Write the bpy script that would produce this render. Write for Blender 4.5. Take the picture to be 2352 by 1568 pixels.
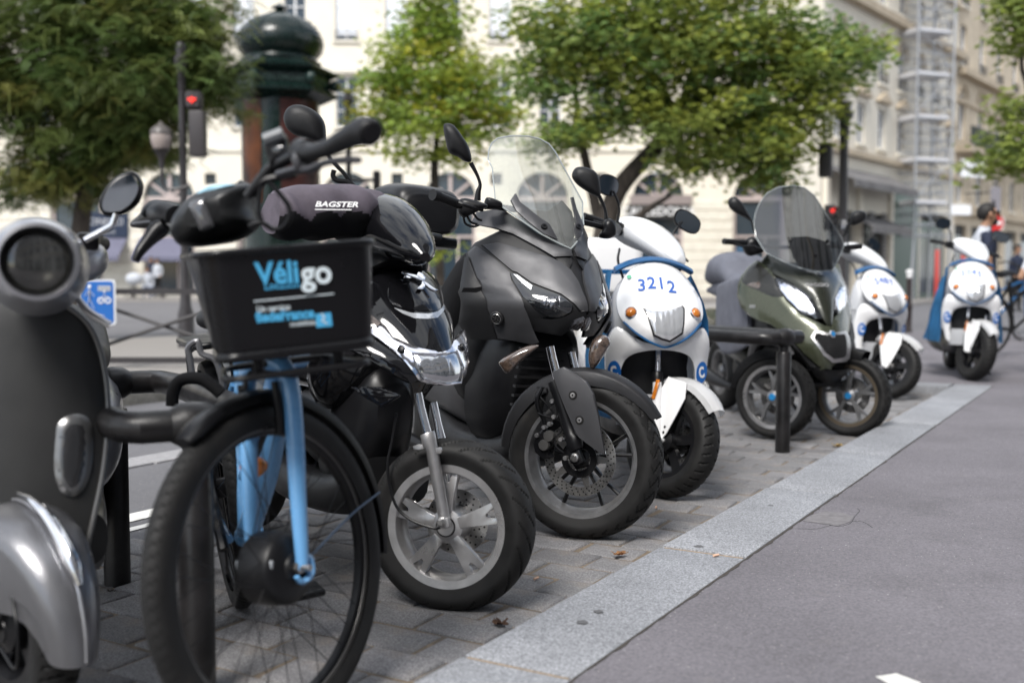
import bpy, bmesh, math, random
from math import sin, cos, pi, radians, sqrt, atan2, exp
from mathutils import Vector as V, Matrix as Mx
from mathutils.geometry import delaunay_2d_cdt
random.seed(7)
for _o in list(bpy.data.objects): bpy.data.objects.remove(_o)
S = bpy.context.scene
C = S.collection
# ---------------------------------------------------------------- camera
FPX, CZ, PITCH = 2483.0, 0.97, math.atan(148/2483.0)
cd = bpy.data.cameras.new('camera'); cam = bpy.data.objects.new('camera', cd); C.objects.link(cam)
cam.location = (0, 0, CZ); cam.rotation_euler = (pi/2-PITCH, 0, 0)
cd.sensor_width = 36; cd.lens = 36*FPX/2352; cd.clip_start = .05; cd.clip_end = 3000
cd.dof.use_dof = True; cd.dof.focus_distance = 3.75; cd.dof.aperture_fstop = 1.8
S.camera = cam
# ---------------------------------------------------------------- sky and sun
SUN_EL, SUN_AZ = 50, 203          # the sun stands behind the camera, to the left; thin broken cloud
w = bpy.data.worlds.new('World'); S.world = w; w.use_nodes = True
nt = w.node_tree; nt.nodes.clear()
def wn(t): return nt.nodes.new(t)
out = wn('ShaderNodeOutputWorld'); bg = wn('ShaderNodeBackground'); sky = wn('ShaderNodeTexSky')
sky.sky_type = 'NISHITA'; sky.sun_disc = False
sky.sun_elevation = radians(SUN_EL); sky.sun_rotation = radians(SUN_AZ)
tc = wn('ShaderNodeTexCoord'); no = wn('ShaderNodeTexNoise'); rp = wn('ShaderNodeValToRGB'); mx = wn('ShaderNodeMixRGB')
no.inputs['Scale'].default_value = 2.3; no.inputs['Detail'].default_value = 7; no.inputs['Roughness'].default_value = .55
rp.color_ramp.elements[0].position = .40; rp.color_ramp.elements[1].position = .56
mx.inputs[2].default_value = (8.6, 8.9, 9.3, 1)
nt.links.new(tc.outputs['Generated'], no.inputs['Vector']); nt.links.new(no.outputs['Fac'], rp.inputs['Fac'])
nt.links.new(rp.outputs['Color'], mx.inputs[0]); nt.links.new(sky.outputs[0], mx.inputs[1])
nt.links.new(mx.outputs[0], bg.inputs['Color']); bg.inputs['Strength'].default_value = .12
nt.links.new(bg.outputs[0], out.inputs['Surface'])
sd = bpy.data.lights.new('sun', 'SUN'); sun = bpy.data.objects.new('sun', sd); C.objects.link(sun)
sd.energy = 3.0; sd.angle = radians(20); sd.color = (1, .965, .92)
_az = radians(SUN_AZ)
_sd = V((sin(_az)*cos(radians(SUN_EL)), cos(_az)*cos(radians(SUN_EL)), sin(radians(SUN_EL))))
sun.rotation_euler = _sd.to_track_quat('Z', 'Y').to_euler()
S.view_settings.view_transform = 'Standard'; S.view_settings.look = 'None'
S.view_settings.exposure = 0.55; S.view_settings.gamma = 1
S.render.engine = 'CYCLES'
# ---------------------------------------------------------------- helpers: pixels (2352 wide) to space
def ray(x, y):
    p = PITCH; a = (x-1176)/FPX; b = (784-y)/FPX
    return V((a, cos(p)+b*sin(p), -sin(p)+b*cos(p)))
CAM = V((0, 0, CZ))
def G(x, y, z=0.0):
    d = ray(x, y); return CAM+d*((z-CZ)/d.z)
def AT(x, y, Y):
    d = ray(x, y); return CAM+d*(Y/d.y)
def ZM(x0, y0, x1, wz=2352):                # pixels of an enlarged crop -> pixels of the 2352 wide picture
    k = (x1-x0)/wz*.91875
    return lambda *p: [(x0*.91875+a*k, y0*.91875+b*k) for a, b in p]
# ---------------------------------------------------------------- helpers: materials
MATS = {}
def mat(name, col, rough=.5, metal=0, var=0, vs=40, bump=0, bs=200, coat=0, spec=.5, trans=0, ior=1.45, emit=None, es=0, tone=False, col2=None, rv=0, det=4, stretch=None):
    if name in MATS: return MATS[name]
    m = bpy.data.materials.new(name); m.use_nodes = True; t = m.node_tree; b = t.nodes['Principled BSDF']; L = t.links.new
    b.inputs['Base Color'].default_value = (*col, 1); b.inputs['Roughness'].default_value = rough; b.inputs['Metallic'].default_value = metal
    b.inputs['Coat Weight'].default_value = coat; b.inputs['Coat Roughness'].default_value = .04
    b.inputs['Specular IOR Level'].default_value = spec; b.inputs['Transmission Weight'].default_value = trans; b.inputs['IOR'].default_value = ior
    if emit: b.inputs['Emission Color'].default_value = (*emit, 1); b.inputs['Emission Strength'].default_value = es
    co = t.nodes.new('ShaderNodeTexCoord').outputs['Object']
    if stretch:
        mp = t.nodes.new('ShaderNodeMapping'); mp.inputs['Scale'].default_value = stretch; L(co, mp.inputs['Vector']); co = mp.outputs[0]
    src = None
    if var or rv:
        n = t.nodes.new('ShaderNodeTexNoise'); n.inputs['Scale'].default_value = vs; n.inputs['Detail'].default_value = det; n.inputs['Roughness'].default_value = .6
        L(co, n.inputs['Vector'])
    if var:
        r = t.nodes.new('ShaderNodeValToRGB'); r.color_ramp.elements[0].position = .32; r.color_ramp.elements[1].position = .68
        c2 = col2 or tuple(min(1, c*(1+var)) for c in col); c1 = col if col2 else tuple(c*(1-var) for c in col)
        r.color_ramp.elements[0].color = (*c1, 1); r.color_ramp.elements[1].color = (*c2, 1)
        L(n.outputs['Fac'], r.inputs['Fac']); src = r.outputs['Color']; L(src, b.inputs['Base Color'])
    if rv:
        mr = t.nodes.new('ShaderNodeMapRange'); mr.inputs['From Min'].default_value = .3; mr.inputs['From Max'].default_value = .7
        mr.inputs['To Min'].default_value = max(0.02, rough-rv); mr.inputs['To Max'].default_value = rough+rv
        n3 = t.nodes.new('ShaderNodeTexNoise'); n3.inputs['Scale'].default_value = 9; n3.inputs['Detail'].default_value = 6; L(co, n3.inputs['Vector'])
        L(n3.outputs['Fac'], mr.inputs['Value']); L(mr.outputs[0], b.inputs['Roughness'])
    if tone:                                   # per-piece tone stored with the mesh
        a = t.nodes.new('ShaderNodeAttribute'); a.attribute_name = 'tone'
        mm = t.nodes.new('ShaderNodeMixRGB'); mm.blend_type = 'MULTIPLY'; mm.inputs[0].default_value = 1
        if src: L(src, mm.inputs[1])
        else: mm.inputs[1].default_value = (*col, 1)
        L(a.outputs['Color'], mm.inputs[2]); L(mm.outputs[0], b.inputs['Base Color'])
    if bump:
        n2 = t.nodes.new('ShaderNodeTexNoise'); n2.inputs['Scale'].default_value = bs; n2.inputs['Detail'].default_value = 3; L(co, n2.inputs['Vector'])
        bp = t.nodes.new('ShaderNodeBump'); bp.inputs['Strength'].default_value = bump; bp.inputs['Distance'].default_value = .004
        L(n2.outputs['Fac'], bp.inputs['Height']); L(bp.outputs[0], b.inputs['Normal'])
    MATS[name] = m; return m
def dirty(m, col=(.25,.2,.15), scale=3, lo=.5, hi=.75, amt=.6, det=8):     # blotches of dirt with a shape of their own
    t = m.node_tree; b = t.nodes['Principled BSDF']; L = t.links.new
    n = t.nodes.new('ShaderNodeTexNoise'); n.inputs['Scale'].default_value = scale; n.inputs['Detail'].default_value = det
    n.inputs['Roughness'].default_value = .65
    L(t.nodes.new('ShaderNodeTexCoord').outputs['Object'], n.inputs['Vector'])
    r = t.nodes.new('ShaderNodeMapRange'); r.inputs['From Min'].default_value = lo; r.inputs['From Max'].default_value = hi; r.inputs['To Max'].default_value = amt
    L(n.outputs['Fac'], r.inputs['Value'])
    mm = t.nodes.new('ShaderNodeMixRGB'); inp = b.inputs['Base Color']
    if inp.links: L(inp.links[0].from_socket, mm.inputs[1])
    else: mm.inputs[1].default_value = inp.default_value
    mm.inputs[2].default_value = (*col, 1); L(r.outputs[0], mm.inputs[0]); L(mm.outputs[0], inp); return m
# ---------------------------------------------------------------- helpers: shapes into a bmesh
def BM(): return bmesh.new()
def box(bm, c, s, M=None, bev=0, seg=1):
    r = bmesh.ops.create_cube(bm, size=1); vs = r['verts']
    for v in vs: v.co = V((v.co.x*s[0]+c[0], v.co.y*s[1]+c[1], v.co.z*s[2]+c[2]))
    if bev:
        es = list({e for v in vs for e in v.link_edges})
        q = bmesh.ops.bevel(bm, geom=es, offset=bev, segments=seg, affect='EDGES', profile=.6)
        vs = list({v for v in q['verts']} | {v for v in vs if v.is_valid})
    if M: bmesh.ops.transform(bm, matrix=M, verts=[v for v in vs if v.is_valid])
    return bm
def cat(pts, n=8, closed=False):           # smooth curve through the points
    P = [V(p) for p in pts]; m = len(P); out = []
    rng = range(m) if closed else range(m-1)
    for i in rng:
        if closed: a, b, c, d = P[i-1], P[i], P[(i+1) % m], P[(i+2) % m]
        else:
            b, c = P[i], P[i+1]; a = P[i-1] if i > 0 else b*2-c; d = P[i+2] if i+2 < m else c*2-b
        for k in range(n):
            t = k/n; out.append(.5*((2*b)+(c-a)*t+(2*a-5*b+4*c-d)*t*t+(3*b-a-3*c+d)*t**3))
    if not closed: out.append(P[-1])
    return out
def tube(bm, pts, r, n=12, closed=False, caps=True, smooth=0, flat=1.0):
    if smooth:
        if isinstance(r, (list, tuple)):
            rr = cat([(a, 0, 0) for a in r], smooth, closed); r = [a.x for a in rr]
        pts = cat(pts, smooth, closed)
    P = [V(p) for p in pts]; m = len(P); rad = list(r) if isinstance(r, (list, tuple)) else [r]*m
    T = []
    for i in range(m):
        a = P[i-1] if (i > 0 or closed) else P[i]; b = P[(i+1) % m] if (i < m-1 or closed) else P[i]
        T.append((b-a).normalized())
    up = V((0, 0, 1)) if abs(T[0].z) < .9 else V((1, 0, 0))
    N = T[0].cross(up).normalized(); rings = []
    for i in range(m):
        N = (N-T[i]*N.dot(T[i])).normalized(); B = T[i].cross(N)
        rings.append([bm.verts.new(P[i]+(N*cos(2*pi*k/n)+B*sin(2*pi*k/n)*flat)*rad[i]) for k in range(n)])
    for i in range(m if closed else m-1):
        A, Bq = rings[i], rings[(i+1) % m]
        for k in range(n): bm.faces.new((A[k], A[(k+1) % n], Bq[(k+1) % n], Bq[k]))
    if caps and not closed:
        bm.faces.new(rings[0][::-1]); bm.faces.new(rings[-1])
    return bm
def lathe(bm, prof, n=32, M=None, closed=False):    # prof [(radius, height)], about local z
    rings = []; M = M or Mx()
    for r, h in prof:
        if r < 1e-6: rings.append([bm.verts.new(M @ V((0, 0, h)))])
        else: rings.append([bm.verts.new(M @ V((r*cos(2*pi*k/n), r*sin(2*pi*k/n), h))) for k in range(n)])
    for i in range(len(rings) if closed else len(rings)-1):
        A, B = rings[i], rings[(i+1) % len(rings)]
        for k in range(n):
            a, b = A[k % len(A)], A[(k+1) % len(A)]; c, d = B[(k+1) % len(B)], B[k % len(B)]
            f = []
            for v in (a, b, c, d):
                if v not in f: f.append(v)
            if len(f) > 2: bm.faces.new(f)
    return bm
def prism(bm, poly, h, M=None, bev=0):      # polygon in local xy, thickness h along z
    M = M or Mx()
    a = [bm.verts.new(V((x, y, 0))) for x, y in poly]; b = [bm.verts.new(V((x, y, h))) for x, y in poly]; n = len(poly)
    fs = [bm.faces.new(a[::-1]), bm.faces.new(b)]
    for i in range(n): fs.append(bm.faces.new((a[i], a[(i+1) % n], b[(i+1) % n], b[i])))
    vs = a+b
    if bev:
        q = bmesh.ops.bevel(bm, geom=list({e for f in fs for e in f.edges if len(e.link_faces) == 2}), offset=bev, segments=2, affect='EDGES', profile=.6)
        vs = list(set(q['verts']) | {v for v in vs if v.is_valid})
    bmesh.ops.transform(bm, matrix=M, verts=[v for v in vs if v.is_valid]); return bm
def loft(bm, secs, ring=True, caps=True):
    R = [[bm.verts.new(V(p)) for p in s] for s in secs]; n = len(R[0])
    for i in range(len(R)-1):
        for k in range(n if ring else n-1):
            bm.faces.new((R[i][k], R[i][(k+1) % n], R[i+1][(k+1) % n], R[i+1][k]))
    if ring and caps: bm.faces.new(R[0][::-1]); bm.faces.new(R[-1])
    return bm
def sup(c, ax, ay, ex, ey, n=20, p=2.0, z0=-1):     # superellipse ring at c in the plane of unit vectors ax, ay
    o = []
    for k in range(n):
        t = 2*pi*k/n; ct, st = cos(t), sin(t)
        o.append(V(c)+V(ax)*ex*math.copysign(abs(ct)**(2/p), ct)+V(ay)*ey*math.copysign(abs(st)**(2/p), st))
    return o
def ball(bm, c, r, n=16, m=10, s=(1,1,1)):
    q = bmesh.ops.create_uvsphere(bm, u_segments=n, v_segments=m, radius=1)
    for v in q['verts']: v.co = V((v.co.x*r*s[0]+c[0], v.co.y*r*s[1]+c[1], v.co.z*r*s[2]+c[2]))
    return bm
def frame(o, z, x=None):                    # matrix with local z along z
    z = V(z).normalized(); x = V(x) if x else (V((1, 0, 0)) if abs(z.x) < .9 else V((0, 1, 0)))
    x = (x-z*x.dot(z)).normalized(); y = z.cross(x)
    return Mx(((x.x, y.x, z.x, o[0]), (x.y, y.y, z.y, o[1]), (x.z, y.z, z.z, o[2]), (0, 0, 0, 1)))
def obj(name, bm, m, parent=None, sharp=38, M=None, kind=None, label=None, fixn=True):
    if M: bm.transform(M)
    if fixn: bmesh.ops.recalc_face_normals(bm, faces=bm.faces)
    for f in bm.faces: f.smooth = True
    me = bpy.data.meshes.new(name); bm.to_mesh(me); bm.free()
    if sharp < 180: me.set_sharp_from_angle(angle=radians(sharp))
    for q in (m if isinstance(m, (list, tuple)) else [m]): me.materials.append(q)
    o = bpy.data.objects.new(name, me); C.objects.link(o)
    if parent: o.parent = parent
    if kind: o['kind'] = kind
    if label: o['label'] = label
    return o
def thing(name, label, cat_, M=None, group=None):
    o = bpy.data.objects.new(name, None); C.objects.link(o); o.empty_display_size = .1
    if M is not None: o.matrix_world = M
    o['label'] = label; o['category'] = cat_
    if group: o['group'] = group
    return o
def tag(o, label, cat_, group=None):
    o['label'] = label; o['category'] = cat_
    if group: o['group'] = group
    return o
def struct(o): o['kind'] = 'structure'; return o
def quad(bm, a, b, c, d): bm.faces.new([bm.verts.new(V(p)) for p in (a, b, c, d)])
def poly(bm, pts): bm.faces.new([bm.verts.new(V(p)) for p in pts])
FONT = None
def text(name, body, m, parent, M, size, align='CENTER', depth=.001, bold=0, sx=1, shear=0, res=3, spacing=1, fit=0):
    cu = bpy.data.curves.new(name, 'FONT'); cu.body = body; cu.size = size; cu.align_x = align; cu.align_y = 'CENTER'
    cu.extrude = depth; cu.offset = bold; cu.shear = shear; cu.resolution_u = res; cu.space_character = spacing
    o = bpy.data.objects.new(name, cu); C.objects.link(o)
    dg = bpy.context.evaluated_depsgraph_get(); me = bpy.data.meshes.new_from_object(o.evaluated_get(dg))
    bpy.data.objects.remove(o)
    if fit: xs = [q.co.x for q in me.vertices]; sx = fit/(max(xs)-min(xs))
    me.transform(Mx.Diagonal((sx, 1, 1, 1))); me.transform(M)
    me.materials.clear(); me.materials.append(m)
    q = bpy.data.objects.new(name, me); C.objects.link(q)
    if parent: q.parent = parent
    return q
# ---------------------------------------------------------------- ground
KD = V((.5068, .8621, 0)); ND = V((-.8621, .5068, 0)); K0 = V((-.228, 2.353, 0)); KZ = .07; SE = 7.55
def ST(s, t, z=0.0): p = K0+KD*s+ND*t; return V((p.x, p.y, z))
Mst = Mx(((KD.x, ND.x, 0, K0.x), (KD.y, ND.y, 0, K0.y), (0, 0, 1, 0), (0, 0, 0, 1)))
m_asph = mat('asphalt_path', (.150, .141, .155), .86, var=.32, vs=130, bump=.8, bs=260, det=9)
def asphalt_detail(m, big=.9):
    t = m.node_tree; b = t.nodes['Principled BSDF']; L = t.links.new
    co = t.nodes.new('ShaderNodeTexCoord').outputs['Object']
    v = t.nodes.new('ShaderNodeTexVoronoi'); v.inputs['Scale'].default_value = 62; L(co, v.inputs['Vector'])
    r = t.nodes.new('ShaderNodeValToRGB'); r.color_ramp.elements[0].color = (1, 1, 1, 1); r.color_ramp.elements[0].position = .10; r.color_ramp.elements[1].position = .17; r.color_ramp.elements[1].color = (0, 0, 0, 1)
    L(v.outputs['Distance'], r.inputs['Fac'])
    n = t.nodes.new('ShaderNodeTexNoise'); n.inputs['Scale'].default_value = 60; L(co, n.inputs['Vector'])
    q = t.nodes.new('ShaderNodeMath'); q.operation = 'GREATER_THAN'; q.inputs[1].default_value = .56; L(n.outputs['Fac'], q.inputs[0])
    u = t.nodes.new('ShaderNodeMath'); u.operation = 'MULTIPLY'; L(r.outputs['Color'], u.inputs[0]); L(q.outputs[0], u.inputs[1])
    u2 = t.nodes.new('ShaderNodeMath'); u2.operation = 'MULTIPLY'; u2.inputs[1].default_value = .75; L(u.outputs[0], u2.inputs[0])
    mm = t.nodes.new('ShaderNodeMixRGB'); mm.inputs[2].default_value = (.5, .48, .46, 1); L(b.inputs['Base Color'].links[0].from_socket, mm.inputs[1]); L(u2.outputs[0], mm.inputs[0])
    n2 = t.nodes.new('ShaderNodeTexNoise'); n2.inputs['Scale'].default_value = 1.1; n2.inputs['Detail'].default_value = 7; L(co, n2.inputs['Vector'])
    mr = t.nodes.new('ShaderNodeMapRange'); mr.inputs['From Min'].default_value = .3; mr.inputs['From Max'].default_value = .7; mr.inputs['To Min'].default_value = .84; mr.inputs['To Max'].default_value = 1.14
    L(n2.outputs['Fac'], mr.inputs['Value'])
    m2 = t.nodes.new('ShaderNodeMixRGB'); m2.blend_type = 'MULTIPLY'; m2.inputs[0].default_value = 1; L(mm.outputs[0], m2.inputs[1]); L(mr.outputs[0], m2.inputs[2]); L(m2.outputs[0], b.inputs['Base Color'])
asphalt_detail(m_asph); dirty(m_asph, (.07, .066, .07), 1.7, .52, .74, .5); dirty(m_asph, (.24, .22, .2), 6, .62, .75, .3)
m_road = mat('asphalt_road', (.12, .118, .125), .88, var=.2, vs=120, bump=.4, bs=300, det=8); asphalt_detail(m_road)
bm = BM(); R_ = 900
poly(bm, [(-R_, -R_, -.012), (R_, -R_, -.012), (R_, R_, -.012), (-R_, R_, -.012)])
struct(obj('ground', bm, m_road))
bm = BM()                                   # the walked footway right of the kerb, and beyond the bay's end
poly(bm, [ST(-14, -.302, KZ-.004), ST(SE+.28, -.302, KZ-.004), ST(SE+.28, 2.1, KZ-.004), ST(17, 2.1, KZ-.004), ST(17, -40, KZ-.004), ST(-14, -40, KZ-.004)])
a = [ST(SE+.28, 2.1), ST(17, 2.1), ST(17, -40)]
for i in range(2): quad(bm, (*a[i].xy, KZ-.004), (*a[i+1].xy, KZ-.004), (*a[i+1].xy, -.02), (*a[i].xy, -.02))
struct(obj('footway', bm, m_asph))
m_gran = mat('granite_kerb', (.30, .31, .325), .8, var=0, bump=.10, bs=420, tone=True)
def granite(m, c1, c2, c3, sc=300):
    t = m.node_tree; b = t.nodes['Principled BSDF']; L = t.links.new
    co = t.nodes.new('ShaderNodeTexCoord').outputs['Object']
    n = t.nodes.new('ShaderNodeTexNoise'); n.inputs['Scale'].default_value = sc; n.inputs['Detail'].default_value = 3; n.inputs['Roughness'].default_value = .8; L(co, n.inputs['Vector'])
    r = t.nodes.new('ShaderNodeValToRGB'); e = r.color_ramp.elements; e[0].position = .34; e[0].color = (*c1, 1); e[1].position = .66; e[1].color = (*c3, 1)
    k = e.new(.5); k.color = (*c2, 1); L(n.outputs['Fac'], r.inputs['Fac'])
    n2 = t.nodes.new('ShaderNodeTexNoise'); n2.inputs['Scale'].default_value = 4; n2.inputs['Detail'].default_value = 7; L(co, n2.inputs['Vector'])
    mr = t.nodes.new('ShaderNodeMapRange'); mr.inputs['From Min'].default_value = .3; mr.inputs['From Max'].default_value = .7; mr.inputs['To Min'].default_value = .82; mr.inputs['To Max'].default_value = 1.12; L(n2.outputs['Fac'], mr.inputs['Value'])
    m2 = t.nodes.new('ShaderNodeMixRGB'); m2.blend_type = 'MULTIPLY'; m2.inputs[0].default_value = 1; L(r.outputs[0], m2.inputs[1]); L(mr.outputs[0], m2.inputs[2])
    a = t.nodes.new('ShaderNodeAttribute'); a.attribute_name = 'tone'
    m3 = t.nodes.new('ShaderNodeMixRGB'); m3.blend_type = 'MULTIPLY'; m3.inputs[0].default_value = 1; L(m2.outputs[0], m3.inputs[1]); L(a.outputs['Color'], m3.inputs[2])
    L(m3.outputs[0], b.inputs['Base Color'])
granite(m_gran, (.11, .114, .122), (.24, .247, .262), (.41, .42, .44), 165)
def tone_attr(o, fn):
    a = o.data.color_attributes.new('tone', 'FLOAT_COLOR', 'CORNER')
    for p in o.data.polygons:
        c = fn(p)
        for li in p.loop_indices: a.data[li].color = (*c, 1)
kerb = struct(obj('kerb', box(BM(), (3, -.15, -.05), (17.6, .28, .06), Mst), mat('joint_mortar', (.27, .20, .13), .95, var=.3, vs=90)))
js = [-3.4, -2.2, -1.0, .21, 1.43, 2.61, 3.73, 5.06, 6.3, SE+.285]
def kstone(c, s, par, i):
    bm = BM(); box(bm, (0, 0, 0), s, bev=.009, seg=2)
    o = obj('kerb_stone', bm, m_gran, par); o.matrix_world = Mst @ Mx.Translation((c[0], c[1]+.0025*sin(i*2.3), c[2]+.0015*sin(i*3.7))) @ Mx.Rotation(.0015*sin(i*1.9), 4, 'Z'); g = [1, .93, 1.05, .97, 1.02][i % 5]
    tone_attr(o, lambda p: (g, g, g*1.01)); return o
for i in range(len(js)-1):
    a, b = js[i]+.009, js[i+1]-.009
    kstone(((a+b)/2, -.151, KZ-.10), (b-a, .294, .2), kerb, i)
for i in range(2):                          # the kerb that closes the bay at its far end
    kstone((SE+.142, .004+.6*i*1.75+.52, KZ-.10), (.285, 1.03, .2), kerb, i+1)
bm = BM()
box(bm, (3, -.15, .0215), (17.5, .272, .085), Mst)
o = obj('joint_fill', bm, MATS['joint_mortar'], kerb)
# setts of the parking bay
m_set = mat('granite_setts', (.2, .2, .2), .82, bump=.5, bs=330, tone=True); granite(m_set, (.10, .099, .101), (.178, .175, .178), (.29, .286, .286), 190)
dirty(m_set, (.22, .17, .12), 5, .53, .72, .55)
bay = struct(obj('parking_bay', box(BM(), (3, .875, -.0385), (17, 1.76, .06), Mst), dirty(mat('sand_joint', (.17, .135, .10), .97, var=.35, vs=60, bump=.4), (.1, .09, .08), 7, .5, .65, .8)))
SL, SW = .232, .163
smesh = []
def sett_bm(bm, l, wd, seed, M=Mx()):
    r = random.Random(seed); h = .05
    p = [(-l/2, -wd/2), (l/2, -wd/2), (l/2, wd/2), (-l/2, wd/2)]; jt = .007
    p = [(x+r.uniform(-jt, jt), y+r.uniform(-jt, jt)) for x, y in p]
    def ring(k, z): return [bm.verts.new(M @ V((x*(1-k/l*2), y*(1-k/wd*2), z))) for x, y in p]
    A, B, D = ring(0, -h), ring(0, -.007), ring(.006, 0)
    E = ring(.022, .0015)
    for X, Y in ((A, B), (B, D), (D, E)):
        for i in range(4): bm.faces.new((X[i], X[(i+1) % 4], Y[(i+1) % 4], Y[i]))
    bm.faces.new(E)
for i in range(14):
    bm = BM(); r = random.Random(i); sett_bm(bm, SL-.004-r.uniform(0, .006), SW-.006, i)
    o = obj('sett', bm, m_set, None, sharp=60); g = r.uniform(.78, 1.2); tone_attr(o, lambda p, g=g: (g, g*r.uniform(.985, 1), g)); smesh.append(o.data); bpy.data.objects.remove(o)
cand = []
for i in range(-14, int(SE/SW)):
    for j in range(-1, 8):
        s = (i+.5)*SW; t = (j+.5)*SL+(.5*SL if i % 2 else 0)
        if t > 1.78 or t < -.02: continue
        cand.append((s, t))
def inview(p):
    if p.y < .5: return False
    x = 1176+FPX*p.x/p.y; y = 636+FPX*CZ/p.y; return -60 < x < 2420 and y < 1720
vis = sorted([c for c in cand if inview(ST(*c))], key=lambda c: ST(*c).length)
top = set(vis[:300]); rest = BM(); lay = []
for idx, (s, t) in enumerate(cand):
    r = random.Random(idx*7+1)
    M = Mst @ Mx.Translation((s+r.uniform(-.004, .004), t+r.uniform(-.006, .006), -.003+r.uniform(-.004, .003))) @ Mx.Rotation(pi/2+r.uniform(-.02, .02), 4, 'Z') @ Mx.Rotation(r.uniform(-.012, .012), 4, 'X')
    if (s, t) in top:
        o = bpy.data.objects.new('sett', r.choice(smesh)); C.objects.link(o); o.parent = bay; o.matrix_world = M
    else:
        sett_bm(rest, SL-.008, SW-.006, idx, M); lay.append(r.uniform(.78, 1.2))
o = obj('sett_paving', rest, m_set, bay, sharp=60, kind='stuff'); k = len(o.data.polygons)//max(1, len(lay))
tone_attr(o, lambda p: (lay[min(len(lay)-1, p.index//k)],)*3)
# carriageway lines, slab band, traffic island beyond
m_line = mat('road_paint', (.62, .61, .58), .8, var=.2, vs=14, bump=.2)
bm = BM(); 
for a, b, t0, t1 in ((-6, 1.72, 2.10, 2.22), (1.86, 8, 2.10, 2.22), (-6, 8, 1.97, 2.02)): poly(bm, [ST(a, t0, -.008), ST(b, t0, -.008), ST(b, t1, -.008), ST(a, t1, -.008)])
struct(obj('lane_line', bm, m_line))
m_slab = mat('pale_slab', (.27, .265, .27), .85, var=.15, vs=30, bump=.3, bs=200)
band = struct(obj('channel', box(BM(), (3, 3.2, -.03), (40, .24, .03), Mst), m_road))
for i in range(26):
    o = obj('channel_stone', box(BM(), (-8+.8*i, 3.2, -.016), (.785, .22, .03), Mst, .004), m_slab, band)
m_isl = mat('island_top', (.24, .225, .21), .9, var=.12, vs=50, bump=.3, bs=200, det=7)
isl = struct(obj('traffic_island', box(BM(), (20, 8.3, .035), (90, 5.6, .13), Mst), m_isl))
m_old = dirty(mat('kerb_old', (.25, .24, .215), .9, var=.2, vs=30, bump=.4, bs=120), (.1, .09, .07), 3, .45, .7, .6)
for i in range(40): obj('kerb_stone', box(BM(), (-14+1.1*i, 5.42, .02), (1.09, .24, .19), Mst, .02, 2), m_old, isl)
bm = BM(); box(bm, (0, 45.5, .03), (120, 5.5, .16)); struct(obj('far_pavement', bm, m_isl))
# litter on the ground
def leaf(px, py, z, rot, sc, col, lab, lobes=5):
    bm = BM(); n = 40; ring = []; r = random.Random(px)
    for k in range(n):
        t = 2*pi*k/n; rr = (.55+.45*abs(cos(lobes*t/2)))*(1+r.uniform(-.1, .1))
        ring.append(bm.verts.new((rr*cos(t)*sc, rr*sin(t)*sc*.8, .012*sin(3*t)*sc/.04*.5+.006+rr*rr*.25*sc)))
    c = bm.verts.new((0, 0, .003))
    for k in range(n): bm.faces.new((c, ring[k], ring[(k+1) % n]))
    tube(bm, [(sc*.9, 0, .004), (sc*1.5, sc*.2, .008)], .0012, 5)
    bmesh.ops.solidify(bm, geom=bm.faces[:], thickness=.0008)
    o = obj('dead_leaf', bm, mat('leaf_%.2f%.2f' % col[:2], col, .8, var=.3, vs=60)); p = G(px, py, z)
    o.matrix_world = Mx.Translation((p.x, p.y, z+.002)) @ Mx.Rotation(rot, 4, 'Z'); tag(o, lab, 'leaf')
leaf(1420, 1277, .0, .4, .028, (.36, .19, .09), 'dry orange brown leaf lying on the setts near the kerb joint')
leaf(1150, 1437, .0, 1.9, .03, (.10, .055, .035), 'dark brown curled leaf lying against the kerb')
leaf(1922, 1026, .0, .1, .035, (.42, .31, .13), 'yellow leaf on the setts beside the far kerb')
leaf(253, 1362, .0, .1, .012, (.04, .03, .025), 'small black crumpled leaf on the setts by the rail post')
def butt(px, py, z, rot, lab):
    bm = BM(); tube(bm, [(-.012, 0, .004), (.010, 0, .004)], .0038, 10); p = G(px, py, z)
    o = obj('cigarette_end', bm, mat('butt_paper', (.7, .45, .32), .8)); o.matrix_world = Mx.Translation((p.x, p.y, z)) @ Mx.Rotation(rot, 4, 'Z'); tag(o, lab, 'cigarette end')
butt(1645, 1277, KZ, .6, 'orange cigarette end on the granite kerb just below a joint')
butt(1507, 1166, 0, 1.4, 'pale cigarette end on the setts between two front tyres')
butt(1232, 1330, 0, .9, 'tan cigarette end on the setts beside the silver spoked tyre')
m_stain = mat('gum_stain', (.10, .10, .105), .9)
bm = BM()
for (x, y, r) in ((1605, 1254, .018), (1337, 1427, .016), (1170, 1438, .012), (1575, 1213, .012), (1770, 1160, .012), (1375, 1403, .014)):
    z = KZ+.0012; p = G(x, y, z); rr = random.Random(x)
    poly(bm, [(p.x+r*cos(a*pi/8)*rr.uniform(.75, 1.15), p.y+r*sin(a*pi/8)*rr.uniform(.75, 1.15), z) for a in range(16)])
struct(obj('kerb_stain', bm, m_stain))
bm = BM(); z = KZ-.0025
cr = [G(x, y, z) for x, y in ZM(1450, 800, 2250)((1640, 1475), (1700, 1430), (1800, 1405), (1940, 1415), (2010, 1440), (1985, 1480), (1890, 1510), (1760, 1490))]
poly(bm, cr); struct(obj('footway_patch', bm, mat('patch', (.165, .157, .163), .92, var=.2, vs=30, bump=.4)))
bm = BM()
for L_ in (((1640, 1475), (1760, 1480), (1890, 1512), (1985, 1490), (2020, 1440), (2055, 1400), (2040, 1385)), ((1600, 1530), (1740, 1530), (1860, 1500)), ((2000, 1475), (2080, 1480), (2150, 1520))):
    tube(bm, [(*G(x, y, KZ-.003).xy, KZ-.0038) for x, y in ZM(1450, 800, 2250)(*L_)], .001, 5, smooth=5)
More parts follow.
